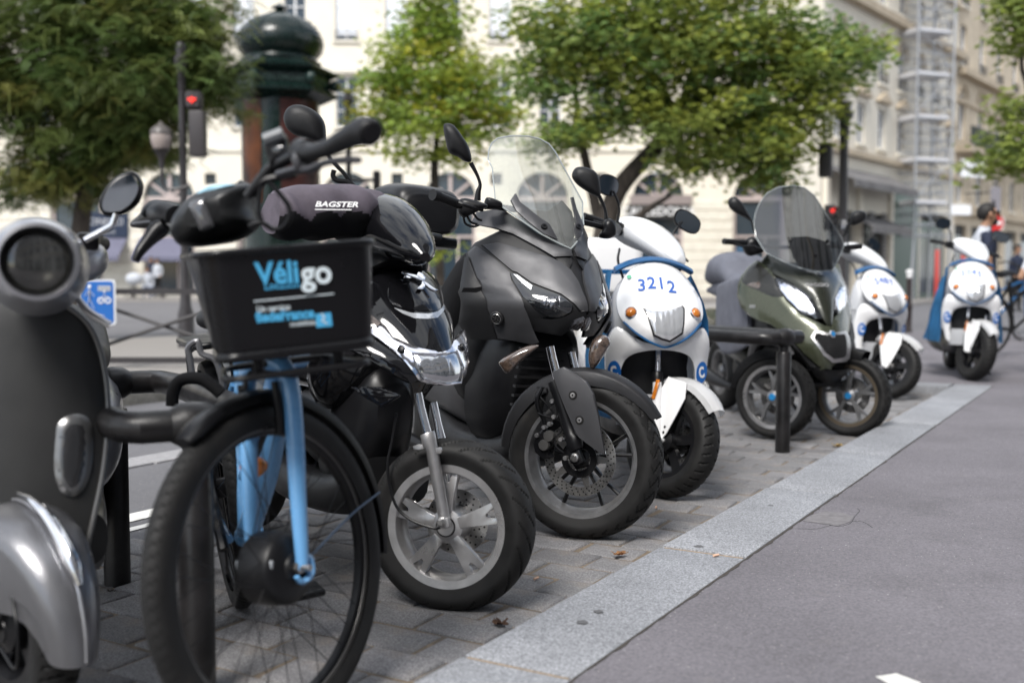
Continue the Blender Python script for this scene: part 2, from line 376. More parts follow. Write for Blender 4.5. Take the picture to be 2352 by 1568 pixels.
struct(obj('footway_crack', bm, mat('crack', (.03, .03, .03), 1)))
bm = BM(); rr_ = random.Random(5); pa = []; pb = []
for k in range(260):                        # grit gathered where the asphalt meets the kerb
    s_ = -1.2+k*.035; pa.append(ST(s_, -.298, KZ-.0022)); pb.append(ST(s_, -.302-abs(rr_.gauss(.0015, .0035)), KZ-.0022))
for k in range(259): quad(bm, pa[k], pb[k], pb[k+1], pa[k+1])
struct(obj('kerb_grit', bm, mat('grit', (.055, .048, .042), .95, var=.5, vs=120)))
bm = BM(); poly(bm, [G(x, y, KZ-.002) for x, y in ((2010, 1552), (2060, 1545), (2115, 1566), (2110, 1590), (2060, 1580))]); struct(obj('paint_mark', bm, m_line))
# ================================================================ buildings
m_cream = dirty(mat('cream_stone', (.74, .69, .59), .85, var=.05, vs=1.2, bump=.15, bs=30), (.6, .53, .42), .6, .5, .8, .35)
m_course = mat('course_stone', (.70, .66, .57), .85, var=.1, vs=2, bump=.2, bs=30)
m_warm = dirty(mat('warm_stone', (.54, .46, .35), .85, var=.12, vs=1.5, bump=.15, bs=30), (.30, .24, .17), .7, .45, .75, .5)
m_warm2 = mat('warm_trim', (.42, .35, .26), .85, var=.15, vs=2)
m_glass = mat('window_glass', (.03, .045, .06), .06, spec=.8)
m_frame = mat('window_frame', (.72, .72, .72), .5, var=.05, vs=8)
m_blind = mat('blind_cloth', (.74, .77, .82), .8, var=.04, vs=5)
m_pinkf = mat('fan_frame', (.45, .38, .36), .6)
m_iron = mat('black_iron', (.02, .02, .022), .45)
m_dark = mat('shop_dark', (.02, .019, .018), .6)
m_navy = mat('navy_sign', (.012, .022, .05), .4)
m_awn = mat('awning_cloth', (.12, .12, .17), .8, var=.1, vs=3)
m_awg = mat('awning_grey', (.13, .125, .125), .8, var=.3, vs=2)
m_white = mat('white_letters', (.8, .8, .8), .5)
m_bulb = mat('warm_bulb', (1, .7, .35), .5, emit=(1, .62, .25), es=5)
m_green = mat('green_shopfront', (.012, .055, .035), .35)
m_zinc = mat('roof_zinc', (.2, .21, .23), .5)
def wall(bm, u0, u1, z0, z1, ops, dep=.35):
    us = sorted({u0, u1, *[o[0] for o in ops], *[o[1] for o in ops]}); zs = sorted({z0, z1, *[o[2] for o in ops], *[o[3] for o in ops]})
    for i in range(len(us)-1):
        for j in range(len(zs)-1):
            a, b, c, d = us[i], us[i+1], zs[j], zs[j+1]; mu, mz = (a+b)/2, (c+d)/2
            if mu < u0 or mu > u1 or mz < z0 or mz > z1: continue
            if any(o[0] < mu < o[1] and o[2] < mz < o[3] for o in ops): continue
            quad(bm, (a, 0, c), (b, 0, c), (b, 0, d), (a, 0, d))
    for o in ops:
        a, b, c, d = o[:4]
        quad(bm, (a, 0, c), (a, dep, c), (a, dep, d), (a, 0, d)); quad(bm, (b, 0, c), (b, 0, d), (b, dep, d), (b, dep, c))
        quad(bm, (a, 0, c), (b, 0, c), (b, dep, c), (a, dep, c))
        if len(o) > 4:                      # round head
            r = (b-a)/2; cu = (a+b)/2; cz = d-r; arc = [(cu-r*cos(pi*k/16), cz+r*sin(pi*k/16)) for k in range(17)]
            for h in (arc[:9], arc[8:][::-1]):
                cx = a if h[0][0] < cu else b
                poly(bm, [(cx, 0, d)]+[(x, 0, z) for x, z in h])
            for k in range(16): quad(bm, (arc[k][0], 0, arc[k][1]), (arc[k+1][0], 0, arc[k+1][1]), (arc[k+1][0], dep, arc[k+1][1]), (arc[k][0], dep, arc[k][1]))
        else: quad(bm, (a, 0, d), (a, dep, d), (b, dep, d), (b, 0, d))
def window(par, M, u, z0, z1, wd, y=.16, blind=False, arch=False, glass=None, fm=None, rail=False, bars=2, sill=True):
    fm = fm or m_frame; bm = BM(); a, b = u-wd/2, u+wd/2; t = .06
    box(bm, (a+t/2, y, (z0+z1)/2), (t, .07, z1-z0)); box(bm, (b-t/2, y, (z0+z1)/2), (t, .07, z1-z0))
    box(bm, (u, y+.002, z0+t/2), (wd-2*t, .066, t)); box(bm, (u, y+.002, z1-t/2), (wd-2*t, .066, t))
    box(bm, (u, y+.004, (z0+z1)/2), (.09, .06, z1-z0-2*t))
    for k in range(1, bars+1): box(bm, (u, y+.008, z0+(z1-z0)*k/(bars+1)), (wd-2*t, .04, .045))
    o = obj('window', bm, fm, par, M=M)
    obj('pane', box(BM(), (u, y+.05, (z0+z1)/2), (wd-.02, .012, z1-z0-.02)), glass or m_glass, o, M=M)
    if blind: obj('blind', box(BM(), (u, y+.022, (z0+z1)/2+(z1-z0)*.04), (wd-.14, .02, (z1-z0)*.86)), m_blind, o, M=M)
    if sill: obj('sill', box(BM(), (u, -.03, z0-.07), (wd+.24, .16, .1)), m_course, o, M=M)
    if rail:
        bm = BM(); box(bm, (u, -.06, z0+.42), (wd+.05, .03, .03)); box(bm, (u, -.06, z0+.05), (wd+.05, .03, .03))
        n = int(wd/.11)
        for k in range(n+1): box(bm, (a+wd*k/n, -.06, z0+.22), (.018, .018, .4))
        obj('railing', bm, m_iron, o, M=M)
    return o
# ---- the long pale building across the square (its front parallel to the picture)
YB = 52.0
MB_ = Mx.Translation((0, YB, 0))
def U(x): return (x-1176)/FPX*YB
def ZB(y): return AT(1176, y, YB).z
bld = thing('corner_building', 'long cream stone building with arched shop fronts behind the trees', 'building', MB_)
arc_c = [180, 392, 606, 800, 1035, 1245, 1510, 1740]
ops = []; wins = []
for c in arc_c: ops.append((U(c-58), U(c+58), .1, ZB(395), 1))
for c in (488, 914, 1140, 1378): ops.append((U(c-13), U(c+13), ZB(424), ZB(398)))
cols = [100, 217, 334, 451, 568, 685, 801, 914, 1035, 1149, 1262, 1380, 1497, 1614, 1731, 1846]
for c in cols:
    for (y0, y1) in ((292, 176), (93, -25), (-75, -180)): ops.append((U(c-25), U(c+25), ZB(y0), ZB(y1)))
bm = BM(); wall(bm, -45, U(1902), 0, 20, ops, .4)
quad(bm, (U(1902), 0, 0), (U(1902), 18, 0), (U(1902), 18, 20), (U(1902), 0, 20)); quad(bm, (-45, 0, 20), (U(1902), 0, 20), (U(1902), 18, 20), (-45, 18, 20))
obj('wall', bm, m_cream, bld, fixn=False)
for i, c in enumerate(cols):
    window(bld, None, U(c), ZB(292), ZB(176), 1.05, rail=False)
    window(bld, None, U(c), ZB(93), ZB(-25), 1.05, blind=(i % 3 != 2), rail=True)
    window(bld, None, U(c), ZB(-75), ZB(-180), 1.05)
for z, h, d in ((ZB(160), .22, .16), (ZB(345), .14, .1), (19.8, .5, .5)):
    bm = BM(); box(bm, ((U(1902)-45)/2, -d/2+.01, z), (U(1902)+45, d, h)); obj('cornice', bm, m_course, bld)
for c in cols[5:9]:
    bm = BM(); box(bm, (U(c), -.07, ZB(166)), (1.7, .2, .12)); obj('lintel', bm, m_course, bld)
for c in (488, 914, 1140, 1378): window(bld, None, U(c), ZB(424), ZB(398), .54, bars=0, sill=False, fm=m_iron)
for i, c in enumerate(arc_c):
    u = U(c); r = (U(c+58)-U(c-58))/2; zt = ZB(395); zs = zt-r
    bm = BM(); box(bm, (u, .2, zs+r*.48), (.16, .08, r*.96)); box(bm, (u, .2, zs-.05), (2*r, .09, .22))
    for s in (-1, 1): box(bm, (0, 0, r*.5), (.13, .08, r*.98), Mx.Translation((u, .205, zs)) @ Mx.Rotation(s*radians(52), 4, 'Y'))
    for s in (-1, 1): box(bm, (u+s*(r-.07), .2, zs/2), (.14, .08, zs-.2))
    box(bm, (u, .21, 2.9), (2*r-.28, .07, .12)); box(bm, (u+.35, .21, 1.45), (.1, .07, 2.8))
    sf = obj('shop_front', bm, m_pinkf, bld)
    obj('pane', box(BM(), (u, .30, zt/2), (2*r-.02, .02, zt-.1)), m_glass, sf)
# stone courses of the ground storey
zc = [.25+.49*k for k in range(9)]
piers = []
ed = [-45]+[v for c in arc_c for v in (U(c-58), U(c+58))]+[U(1902)]
for i in range(0, len(ed), 2): piers.append((ed[i], ed[i+1]))
for a, b in piers:
    for z in zc: obj('stone_course', box(BM(), ((a+b)/2, -.02, z+.22), (b-a-.03, .06, .455), None, .025), m_course, bld)
# shop signs, awnings and lit windows
def awning(x0, x1, y0, y1, m, lab, drop=.0, Y=YB-.05, par=None):
    a = AT(x0, y0, Y); b = AT(x1, y0, Y); z1 = AT(x0, y1, Y-1.3).z; bm = BM()
    secs = []
    for k in range(2):
        u = a.x if k == 0 else b.x
        secs.append([(u, Y, a.z), (u, Y-1.3, z1+.2), (u, Y-1.3, z1), (u, Y-1.26, z1), (u, Y-1.26, z1+.17), (u, Y, a.z-.06)])
    loft(bm, secs); o = obj('shop_awning', bm, m, sharp=20); tag(o, lab, 'awning'); return o
awning(197, 293, 545, 600, m_awn, 'slate blue awning below the navy shop sign')
awning(322, 432, 545, 600, m_awn, 'slate blue awning behind the bicycle handlebar')
def signboard(x0, x1, y0, y1, Y, m, txt, lab, tm=None, size=.5, sx=1, name='shop_sign', sub=None):
    a = AT(x0, y1, Y); b = AT(x1, y0, Y); t = thing(name, lab, 'sign', Mx.Translation(((a.x+b.x)/2, Y, a.z)))
    obj('board', box(BM(), (0, 0, (b.z-a.z)/2), (b.x-a.x, .08, b.z-a.z), None, .01), m, t)
    if txt: text('lettering', txt, tm or m_white, t, Mx.Translation((0, -.046, (b.z-a.z)*(.5 if not sub else .62))) @ Mx.Rotation(pi/2, 4, 'X'), size, bold=.008, sx=sx, depth=.004)
    if sub: text('lettering', sub, tm or m_white, t, Mx.Translation((0, -.046, (b.z-a.z)*.2)) @ Mx.Rotation(pi/2, 4, 'X'), size*.5, bold=.004, sx=sx, depth=.004)
    return t
signboard(196, 294, 488, 545, YB-.12, m_navy, 'ONDICI', 'navy shop sign board with pale lettering over an awning', mat('pale_letters', (.35, .36, .38), .5), .46, sub='BEAUTE')
signboard(1440, 1585, 470, 503, YB-.12, m_dark, 'CALZEDONIA', 'black shop sign with bold white capital letters', None, .56, 1.0)
signboard(1446, 1590, 448, 470, YB-.1, mat('lintel_pink', (.26, .22, .21), .7), None, 'greyish stone lintel above the black shop sign')
def lights(x0, x1, y0, y1, n, lab, r=.07, seed=1):
    rr = random.Random(seed); t = thing('shop_display', lab, 'shop window', Mx.Translation((*AT((x0+x1)/2, y1, YB+.9).xy, .2)))
    a, b = AT(x0, y1, YB+.9), AT(x1, y0, YB+.9); c = t.location
    obj('back_panel', box(BM(), (0, .35, (b.z+a.z)/2-c.z), (b.x-a.x, .05, b.z-a.z)), mat('shop_wood', (.09, .055, .03), .6, var=.4, vs=3), t)
    for k in range(3): obj('shelf', box(BM(), (0, .2, a.z-c.z+(b.z-a.z)*(.2+.25*k)), (b.x-a.x, .3, .04)), mat('shelf_wood', (.2, .13, .07), .5), t)
    for k in range(n):
        bm = BM(); ball(bm, (rr.uniform(a.x, b.x)-c.x, .1, rr.uniform(a.z, b.z)-c.z), r*rr.uniform(.7, 1.2), 10, 6); obj('lamp', bm, m_bulb, t)
lights(200, 285, 605, 680, 9, 'warm lit shop window display under the slate awning', seed=3)
lights(352, 430, 605, 680, 7, 'warm lit shop window behind the people on the pavement', seed=5)
lights(1455, 1580, 520, 640, 6, 'brown lit shop interior under the black sign', seed=6)
lights(1636, 1676, 570, 660, 3, 'small lit doorway in the pale stone pier', seed=8, r=.1)
bm = BM(); c = AT(1704, 585, YB-.1); prism(bm, [(-.3, -.42), (.3, -.42), (.3, .25), (.2, .38), (0, .45), (-.2, .38), (-.3, .25)], .05, Mx.Translation(c) @ Mx.Rotation(pi/2, 4, 'X'), .01)
tag(obj('street_plaque', bm, mat('plaque_blue', (.04, .09, .16), .3)), 'small dark blue round topped street plaque on stone pier', 'plaque')
# ---- two buildings that run away along the street at the right
D2 = V((.618, .786, 0)); B0 = V((10.3, 36.3, 0)); C0 = V((19.5, 48.0, 0))
def MD(o, n=0): return Mx(((D2.x, -D2.y, 0, o.x), (D2.y, D2.x, 0, o.y), (0, 0, 1, 0), (0, 0, 0, 1)))
b2 = thing('side_building', 'pale stone building with pedimented windows beside the scaffold', 'building', MD(B0))
us = [1.45, 3.57, 5.67, 7.8, 9.9, 12.0, 14.0]
ops = []
for u in us: ops += [(u-.42, u+.42, 5.75, 7.2), (u-.42, u+.42, 8.15, 9.8, 1), (u-.42, u+.42, 11.0, 12.0), (u-.42, u+.42, 13.2, 14.6)]
ops += [(.5, 3.1, .1, 3.3), (3.7, 6.4, .1, 3.3), (7.0, 9.6, .1, 3.6), (10.4, 14, .1, 3.6)]
bm = BM(); wall(bm, 0, 15.1, 0, 17, ops); quad(bm, (0, 0, 0), (0, 1, 0), (0, 1, 17), (0, 0, 17)); quad(bm, (0, 0, 17), (15.1, 0, 17), (15.1, 1, 17), (0, 1, 17)); quad(bm, (0, 1, 0), (15.1, 1, 0), (15.1, 1, 17), (0, 1, 17))
obj('wall', bm, dirty(mat('pale_wall', (.62, .58, .50), .85, var=.1, vs=1), (.5, .43, .34), .5, .45, .8, .4), b2, fixn=False)
for u in us:
    window(b2, None, u, 5.75, 7.2, .84, bars=1); window(b2, None, u, 8.15, 9.8, .84, rail=True, bars=1); window(b2, None, u, 11, 12, .84, bars=1); window(b2, None, u, 13.2, 14.6, .84, bars=1)
    bm = BM(); prism(bm, [(-.75, 0), (.75, 0), (0, .42)], .18, Mx.Translation((u, -.001, 7.42)) @ Mx.Rotation(pi/2, 4, 'X'), .01); obj('pediment', bm, m_warm2, b2)
    bm = BM(); tube(bm, [(u+.55*cos(pi*k/10), -.03, 9.38+.55*sin(pi*k/10)) for k in range(11)], .06, 6); obj('arch_moulding', bm, m_warm2, b2)
for z, h, d in ((10.6, .3, .35), (12.7, .16, .18), (5.3, .2, .25), (16.9, .4, .5)): obj('cornice', box(BM(), (7.55, -d/2+.01, z), (15.1, d, h)), m_warm2, b2)
for a, b, m in ((.5, 3.1, m_dark), (3.7, 6.4, m_dark), (7.0, 9.6, m_green), (10.4, 14, m_green)):
    o = obj('shop_front', box(BM(), ((a+b)/2, .2, 1.7), (b-a, .1, 3.2)), m, b2)
    for k in range(3): obj('pane', box(BM(), (a+(b-a)*(k+.5)/3, .13, 1.6), ((b-a)/3-.14, .03, 2.6)), m_glass, o)
bm = BM(); box(bm, (8.3, -.05, 2.2), (2.9, .14, 4.4)); obj('shop_casing', bm, m_green, b2)
for i, u in enumerate((.35, 3.4, 6.65)): obj('pilaster', box(BM(), (u, -.06, 2.3), (.32, .16, 4.6)), m_cream, b2)
for u in (4.7, 6.0):
    bm = BM()
    for k in range(16): box(bm, (u, -.05, 1.2+.14*k), (.5, .05, .1))
    obj('shutter', bm, mat('shutter_paint', (.1, .09, .09), .5), b2)
def awn2(u0, u1, z0, z1, d, m, lab):
    bm = BM(); secs = []
    for u in (u0, u1): secs.append([(u, 0, z0), (u, -d, z1+.25), (u, -d, z1), (u, -d+.04, z1), (u, -d+.04, z1+.22), (u, 0, z0-.06)])
    loft(bm, secs); o = obj('shop_awning', bm, m, sharp=20); o.matrix_world = MD(B0); tag(o, lab, 'awning')
awn2(.2, 6.6, 4.75, 3.95, 1.1, m_awg, 'worn grey glazed canopy above the cafe shutters')
awn2(2.2, 6.3, 3.15, 2.5, 1.0, m_awg, 'lower grey awning below the long canopy')
b3 = thing('long_building', 'tall warm stone building with balcony and round headed windows', 'building', MD(C0))
ops = []; us = [.9+3.05*k for k in range(12)]
for u in us: ops += [(u-.5, u+.5, 4.3, 5.8), (u-.5, u+.5, 7.1, 8.65), (u-.33, u+.33, 8.75, 9.4, 1), (u-.5, u+.5, 10.35, 12.1), (u-.5, u+.5, 12.95, 14.2), (u-.5, u+.5, 15.2, 16.6), (u-1.15, u+1.15, .1, 3.3)]
bm = BM(); wall(bm, 0, 40, 0, 19, ops); quad(bm, (0, 0, 0), (0, 12, 0), (0, 12, 19), (0, 0, 19)); quad(bm, (0, 0, 19), (40, 0, 19), (40, 12, 19), (0, 12, 19))
obj('wall', bm, m_warm, b3, fixn=False)
for i, u in enumerate(us[:9]):
    window(b3, None, u, 4.3, 5.8, 1, bars=1); window(b3, None, u, 7.1, 8.65, 1, bars=0, sill=False); window(b3, None, u, 8.75, 9.4, .66, bars=0, sill=False)
    for z in (10.35, 12.95): window(b3, None, u, z, z+(1.75 if z < 12 else 1.25), 1, rail=True, bars=1)
    window(b3, None, u, 15.2, 16.6, 1, bars=1)
    bm = BM(); tube(bm, [(u+.72*cos(pi*k/12), -.03, 8.95+.62*sin(pi*k/12)) for k in range(13)], .09, 6); obj('arch_moulding', bm, m_warm2, b3)
    o = obj('shop_front', box(BM(), (u, .2, 1.7), (2.3, .1, 3.2)), m_dark, b3); obj('pane', box(BM(), (u, .13, 1.6), (1.9, .03, 2.5)), m_glass, o)
for z, h, d in ((10.0, .3, .4), (14.7, .2, .25), (8.72, .12, .12), (6.6, .28, .7), (3.9, .25, .3)): obj('cornice', box(BM(), (20, -d/2+.01, z), (40, d, h)), m_warm2, b3)
bm = BM(); box(bm, (20, -.66, 7.55), (40, .05, .05)); box(bm, (20, -.66, 6.8), (40, .05, .05))
for k in range(300): box(bm, (k*.1333, -.66, 7.17), (.03, .03, .74))
obj('balcony_railing', bm, mat('balcony_iron', (.045, .055, .05), .6), b3)
for u0 in [v+1.15 for v in us[:8]]:
    for k in range(4): obj('stone_course', box(BM(), (u0+.38, -.02, 4.2+.58*k), (.72, .06, .54), None, .03), m_warm, b3)
# scaffold tower
def scaffold():
    P = AT(2115, 640, 42.0); P.z = 0
    t = thing('scaffold_tower', 'tall aluminium scaffold tower with white decks and ladder stairs', 'scaffold', Mx.Translation(P) @ Mx.Rotation(.35, 4, 'Z'))
    al = mat('aluminium', (.42, .43, .45), .4, .6); dk = mat('deck_white', (.55, .55, .57), .6); rd = mat('deck_red', (.55, .06, .05), .5)
    wd, dp, H = .85, .55, 13.4
    for sx in (-1, 1):
        for sy in (-1, 1): obj('upright', tube(BM(), [(sx*wd, sy*dp, 0), (sx*wd, sy*dp, H)], .042, 8), al, t)
    for k in range(8):
        z = 2.55+1.61*(k-0.15)
        obj('deck', box(BM(), (-.1, 0, z+1.5), (1.55, 1.1, .15), None, .01), dk, t)
        bm = BM()
        for q in range(4):
            zz = z+.25+.4*q
            for sy in (-1, 1): tube(bm, [(-wd, sy*dp, zz), (wd, sy*dp, zz)], .028, 6)
            for sx in (-1, 1): tube(bm, [(sx*wd, -dp, zz+.02), (sx*wd, dp, zz+.02)], .02, 6)
        obj('guard_rail', bm, al, t)
        bm = BM()
        for s in (-.18, .18): tube(bm, [(.75+s*.2, -.2+s, z), (.15+s*.2, -.2+s, z+1.6)], .022, 6)
        for q in range(6): tube(bm, [(.75-.1*q, -.38, z+.25*q+.1), (.75-.1*q, -.02, z+.25*q+.1)], .018, 6)
        obj('ladder', bm, al, t)
        obj('brace', tube(BM(), [(-wd, -dp, z), (wd, -dp, z+1.6)] if k % 2 else [(wd, -dp, z), (-wd, -dp, z+1.6)], .02, 6), al, t)
    for s in (-1, 1): obj('outrigger', tube(BM(), [(s*.85, -.55, 2.4), (s*1.5, -1.1, 0)], .025, 8), al, t)
    for s in (.1, 1.35): obj('base_guard', box(BM(), (s, -.75, 1.0), (.16, .1, 2.0), None, .03), rd, t)
scaffold()
# hanging shop boards at the right
def board(x0, x1, y0, y1, Y, m, lab, txt=None, rot=.3):
    c = AT((x0+x1)/2, (y0+y1)/2, Y); wd = (x1-x0)/FPX*Y; h = (y1-y0)/FPX*Y
    t = thing('notice_board', lab, 'sign', Mx.Translation(c) @ Mx.Rotation(rot, 4, 'Z'))
    obj('panel', box(BM(), (0, 0, 0), (wd, .05, h), None, .008), m, t)
    obj('bracket', tube(BM(), [(-wd/2, .03, h*.3), (-wd/2-.5, .5, h*.3)], .02, 6), m_iron, t)
    if txt: text('lettering', txt, mat('grey_print', (.12, .12, .13), .6), t, Mx.Translation((0, -.028, h*.12)) @ Mx.Rotation(pi/2, 4, 'X'), h*.3, depth=.002)
board(2202, 2268, 368, 407, 38, mat('board_white', (.75, .76, .78), .6), 'white hanging notice board beside the scaffold', 'CLER TOITURE')
board(2180, 2234, 471, 494, 40, MATS['board_white'], 'pale blank shop board below the notice board')
board(2275, 2298, 430, 492, 30, mat('grey_panel', (.2, .19, .21), .7), 'grey rectangular back of a street sign panel', rot=.0)
# ================================================================ street furniture far off
m_post = mat('street_post', (.035, .032, .034), .4, var=.2, vs=20)
def lamp_post(x, Y, ytop, w_px, lab, ball_=True):
    p = AT(x, 636, Y); zt = AT(x, ytop, Y).z; r = w_px/2/FPX*Y
    t = thing('signal_post', lab, 'post', Mx.Translation((p.x, Y, 0)))
    bm = BM(); lathe(bm, [(0, 0), (r*2.2, 0), (r*2.2, .5), (r*1.5, .62), (r*1.25, 1), (r, 1.3), (r*.95, zt-.75), (r*.95, zt-.6)], 16); obj('shaft', bm, m_post, t)
    bm = BM(); pr = [(r*.95, zt-.6)]
    for k in range(4): pr += [(r*1.15, zt-.57+.06*k), (r*1.15, zt-.545+.06*k), (r*.95, zt-.54+.06*k)]
    pr += [(r*1.9, zt-.28), (r*1.9, zt-.2), (r*1.3, zt-.17), (r*1.45, zt-.08), (r*1.1, zt-.02), (0, zt)]
    lathe(bm, pr, 16); obj('finial', bm, m_post, t); return t
def signal(t, off, s, red=True, rot=0):
    M = Mx.Translation(off) @ Mx.Rotation(rot, 4, 'Z') @ Mx.Scale(s, 4)
    bm = BM(); box(bm, (0, 0, 0), (.26, .22, .72), None, .05, 2); q = obj('signal_box', bm, mat('signal_grey', (.045, .04, .042), .45), t, M=M)
    for k in range(3):
        bm = BM()
        for j in range(9):
            a = pi*(j/8)
            if j < 8: quad(bm, (.1*cos(a), -.11, .22-.22*k+.1*sin(a)), (.1*cos(a+pi/8), -.11, .22-.22*k+.1*sin(a+pi/8)), (.1*cos(a+pi/8), -.24, .22-.22*k+.09*sin(a+pi/8)), (.1*cos(a), -.24, .22-.22*k+.09*sin(a)))
        bmesh.ops.remove_doubles(bm, verts=bm.verts[:], dist=1e-4); bmesh.ops.solidify(bm, geom=bm.faces[:], thickness=.006); obj('visor', bm, MATS['signal_grey'], q, M=M)
    for k in range(3):
        bm = BM(); lathe(bm, [(0, .02), (.06, .012), (.085, 0)], 16, frame((0, -.112, .22-.22*k), (0, -1, 0)))
        obj('lens', bm, mat('lamp_red', (1, .05, .03), .4, emit=(1, .03, .02), es=.9) if red and k == 0 else mat('lens_dark', (.02, .02, .02), .2), q, M=M)
    obj('arm', tube(BM(), [(0, .1, .2), (.16, .16, .2)], .025, 8), m_post, q, M=M)
p = lamp_post(803, 24, 205, 13, 'slim dark post with ringed finial right of the advertising column')
bm = BM(); tube(bm, [(0, 0, 3.1), (.55, 0, 3.1)], .04, 8); box(bm, (.62, 0, 2.95), (.16, .2, .7), None, .03); obj('bracket', bm, m_post, p)
p = lamp_post(1933, 19, 232, 21, 'thick dark signal post with ringed top behind the olive three wheeler')
signal(p, (-.33, -.05, 3.0), .85, False, pi-.5); signal(p, (-.26, -.1, 2.0), .62, True, .5)
p = lamp_post(425, 13.4, 95, 17, 'dark traffic signal post standing in front of the tree')
bm = BM(); box(bm, (.19, 0, 2.72), (.19, .18, .56), None, .03, 2); s_ = obj('signal_box', bm, MATS['signal_grey'], p)
bm = BM()
for a in (0, 1): box(bm, (.15, -.1, 3.12), (.075, .012, .022) if a else (.022, .014, .07))
for a in (.11, .19): ball(bm, (a, -.1, 3.13), .013, 8, 6)
obj('lamp', bm, MATS['lamp_red'], s_)
bm = BM(); box(bm, (.15, 0, 3.13), (.2, .16, .22), None, .03); obj('signal_head', bm, MATS['signal_grey'], p)
# globe lantern on a bracket
def lantern(x, y, Y):
    c = AT(x, y, Y); t = thing('street_lantern', 'opal globe lantern on a curved bracket below the leaves', 'lamp', Mx.Translation(c)); s = Y/FPX
    bm = BM(); lathe(bm, [(0, -62*s), (6*s, -58*s), (7*s, -40*s), (15*s, -22*s), (22*s, -18*s)], 20); obj('holder', bm, m_post, t)
    bm = BM(); lathe(bm, [(16*s, -18*s), (22*s, -5*s), (24*s, 12*s), (22*s, 18*s)], 20); obj('globe', bm, mat('opal_glass', (.32, .27, .25), .3), t)
    bm = BM(); lathe(bm, [(25*s, 17*s), (23*s, 26*s), (15*s, 34*s), (8*s, 38*s), (3*s, 45*s), (0, 46*s)], 20); obj('cap', bm, mat('lantern_cap', (.1, .09, .085), .4), t)
    bm = BM(); tube(bm, [(0, 0, -55*s), (4*s, 0, -100*s), (30*s, 0, -108*s), (62*s, 0, -100*s)], 4*s, 8, smooth=6); obj('bracket', bm, m_post, t)
lantern(370, 325, 13.2)
# bollard with white ball
def bollard(x, yb, Y, h, lab):
    p = AT(x, 636, Y); t = thing('bollard', lab, 'bollard', Mx.Translation((p.x, Y, -.01)))
    bm = BM(); lathe(bm, [(0, 0), (.06, 0), (.06, .12), (.05, .15), (.05, h*.42), (.058, h*.43), (.058, h*.47), (.045, h*.48), (.045, h-.17), (.055, h-.16), (.03, h-.13)], 16); obj('shaft', bm, mat('bollard_brown', (.03, .022, .022), .4), t)
    bm = BM(); lathe(bm, [(.035, h-.135), (.045, h-.11), (.038, h-.09), (.058, h-.05), (.055, h-.015), (.03, h), (0, h+.003)], 16); obj('knob', bm, mat('knob_white', (.8, .8, .8), .4), t)
bollard(2089, 770, 17.6, 1.1, 'brown bollard with white ball top on the road edge')
bollard(1976, 760, 19, 1.0, 'white topped bollard half hidden behind the middle white scooter')
# crossed barrier and blue path sign at the left
def barrier(x0, x1, Y, lab):
    A = AT(x0, 636, Y); B = AT(x1, 636, Y-.05); t = thing('street_barrier', lab, 'barrier', Mx.Translation((A.x, Y, .09))); L_ = B.x-A.x
    bi = mat('barrier_brown', (.035, .032, .034), .45)
    for u in (0, L_):
        bm = BM(); lathe(bm, [(0, 0), (.035, 0), (.035, .86), (.045, .87), (.04, .92), (0, .94)], 12); bm.transform(Mx.Translation((u, 0, 0))); obj('post', bm, bi, t)
    for z in (.74, .08): obj('rail', box(BM(), (L_/2, 0, z), (L_-.06, .035, .055)), bi, t)
    obj('cross_bar', tube(BM(), [(0, -.012, .1), (L_, -.012, .72)], .018, 8), bi, t); obj('cross_bar', tube(BM(), [(0, .025, .72), (L_, .025, .1)], .018, 8), bi, t)
barrier(150, 590, 10.4, 'dark crossed pedestrian barrier carrying the blue path sign')
barrier(-160, 140, 10.4, 'dark crossed barrier hidden behind the silver scooter headlamp')
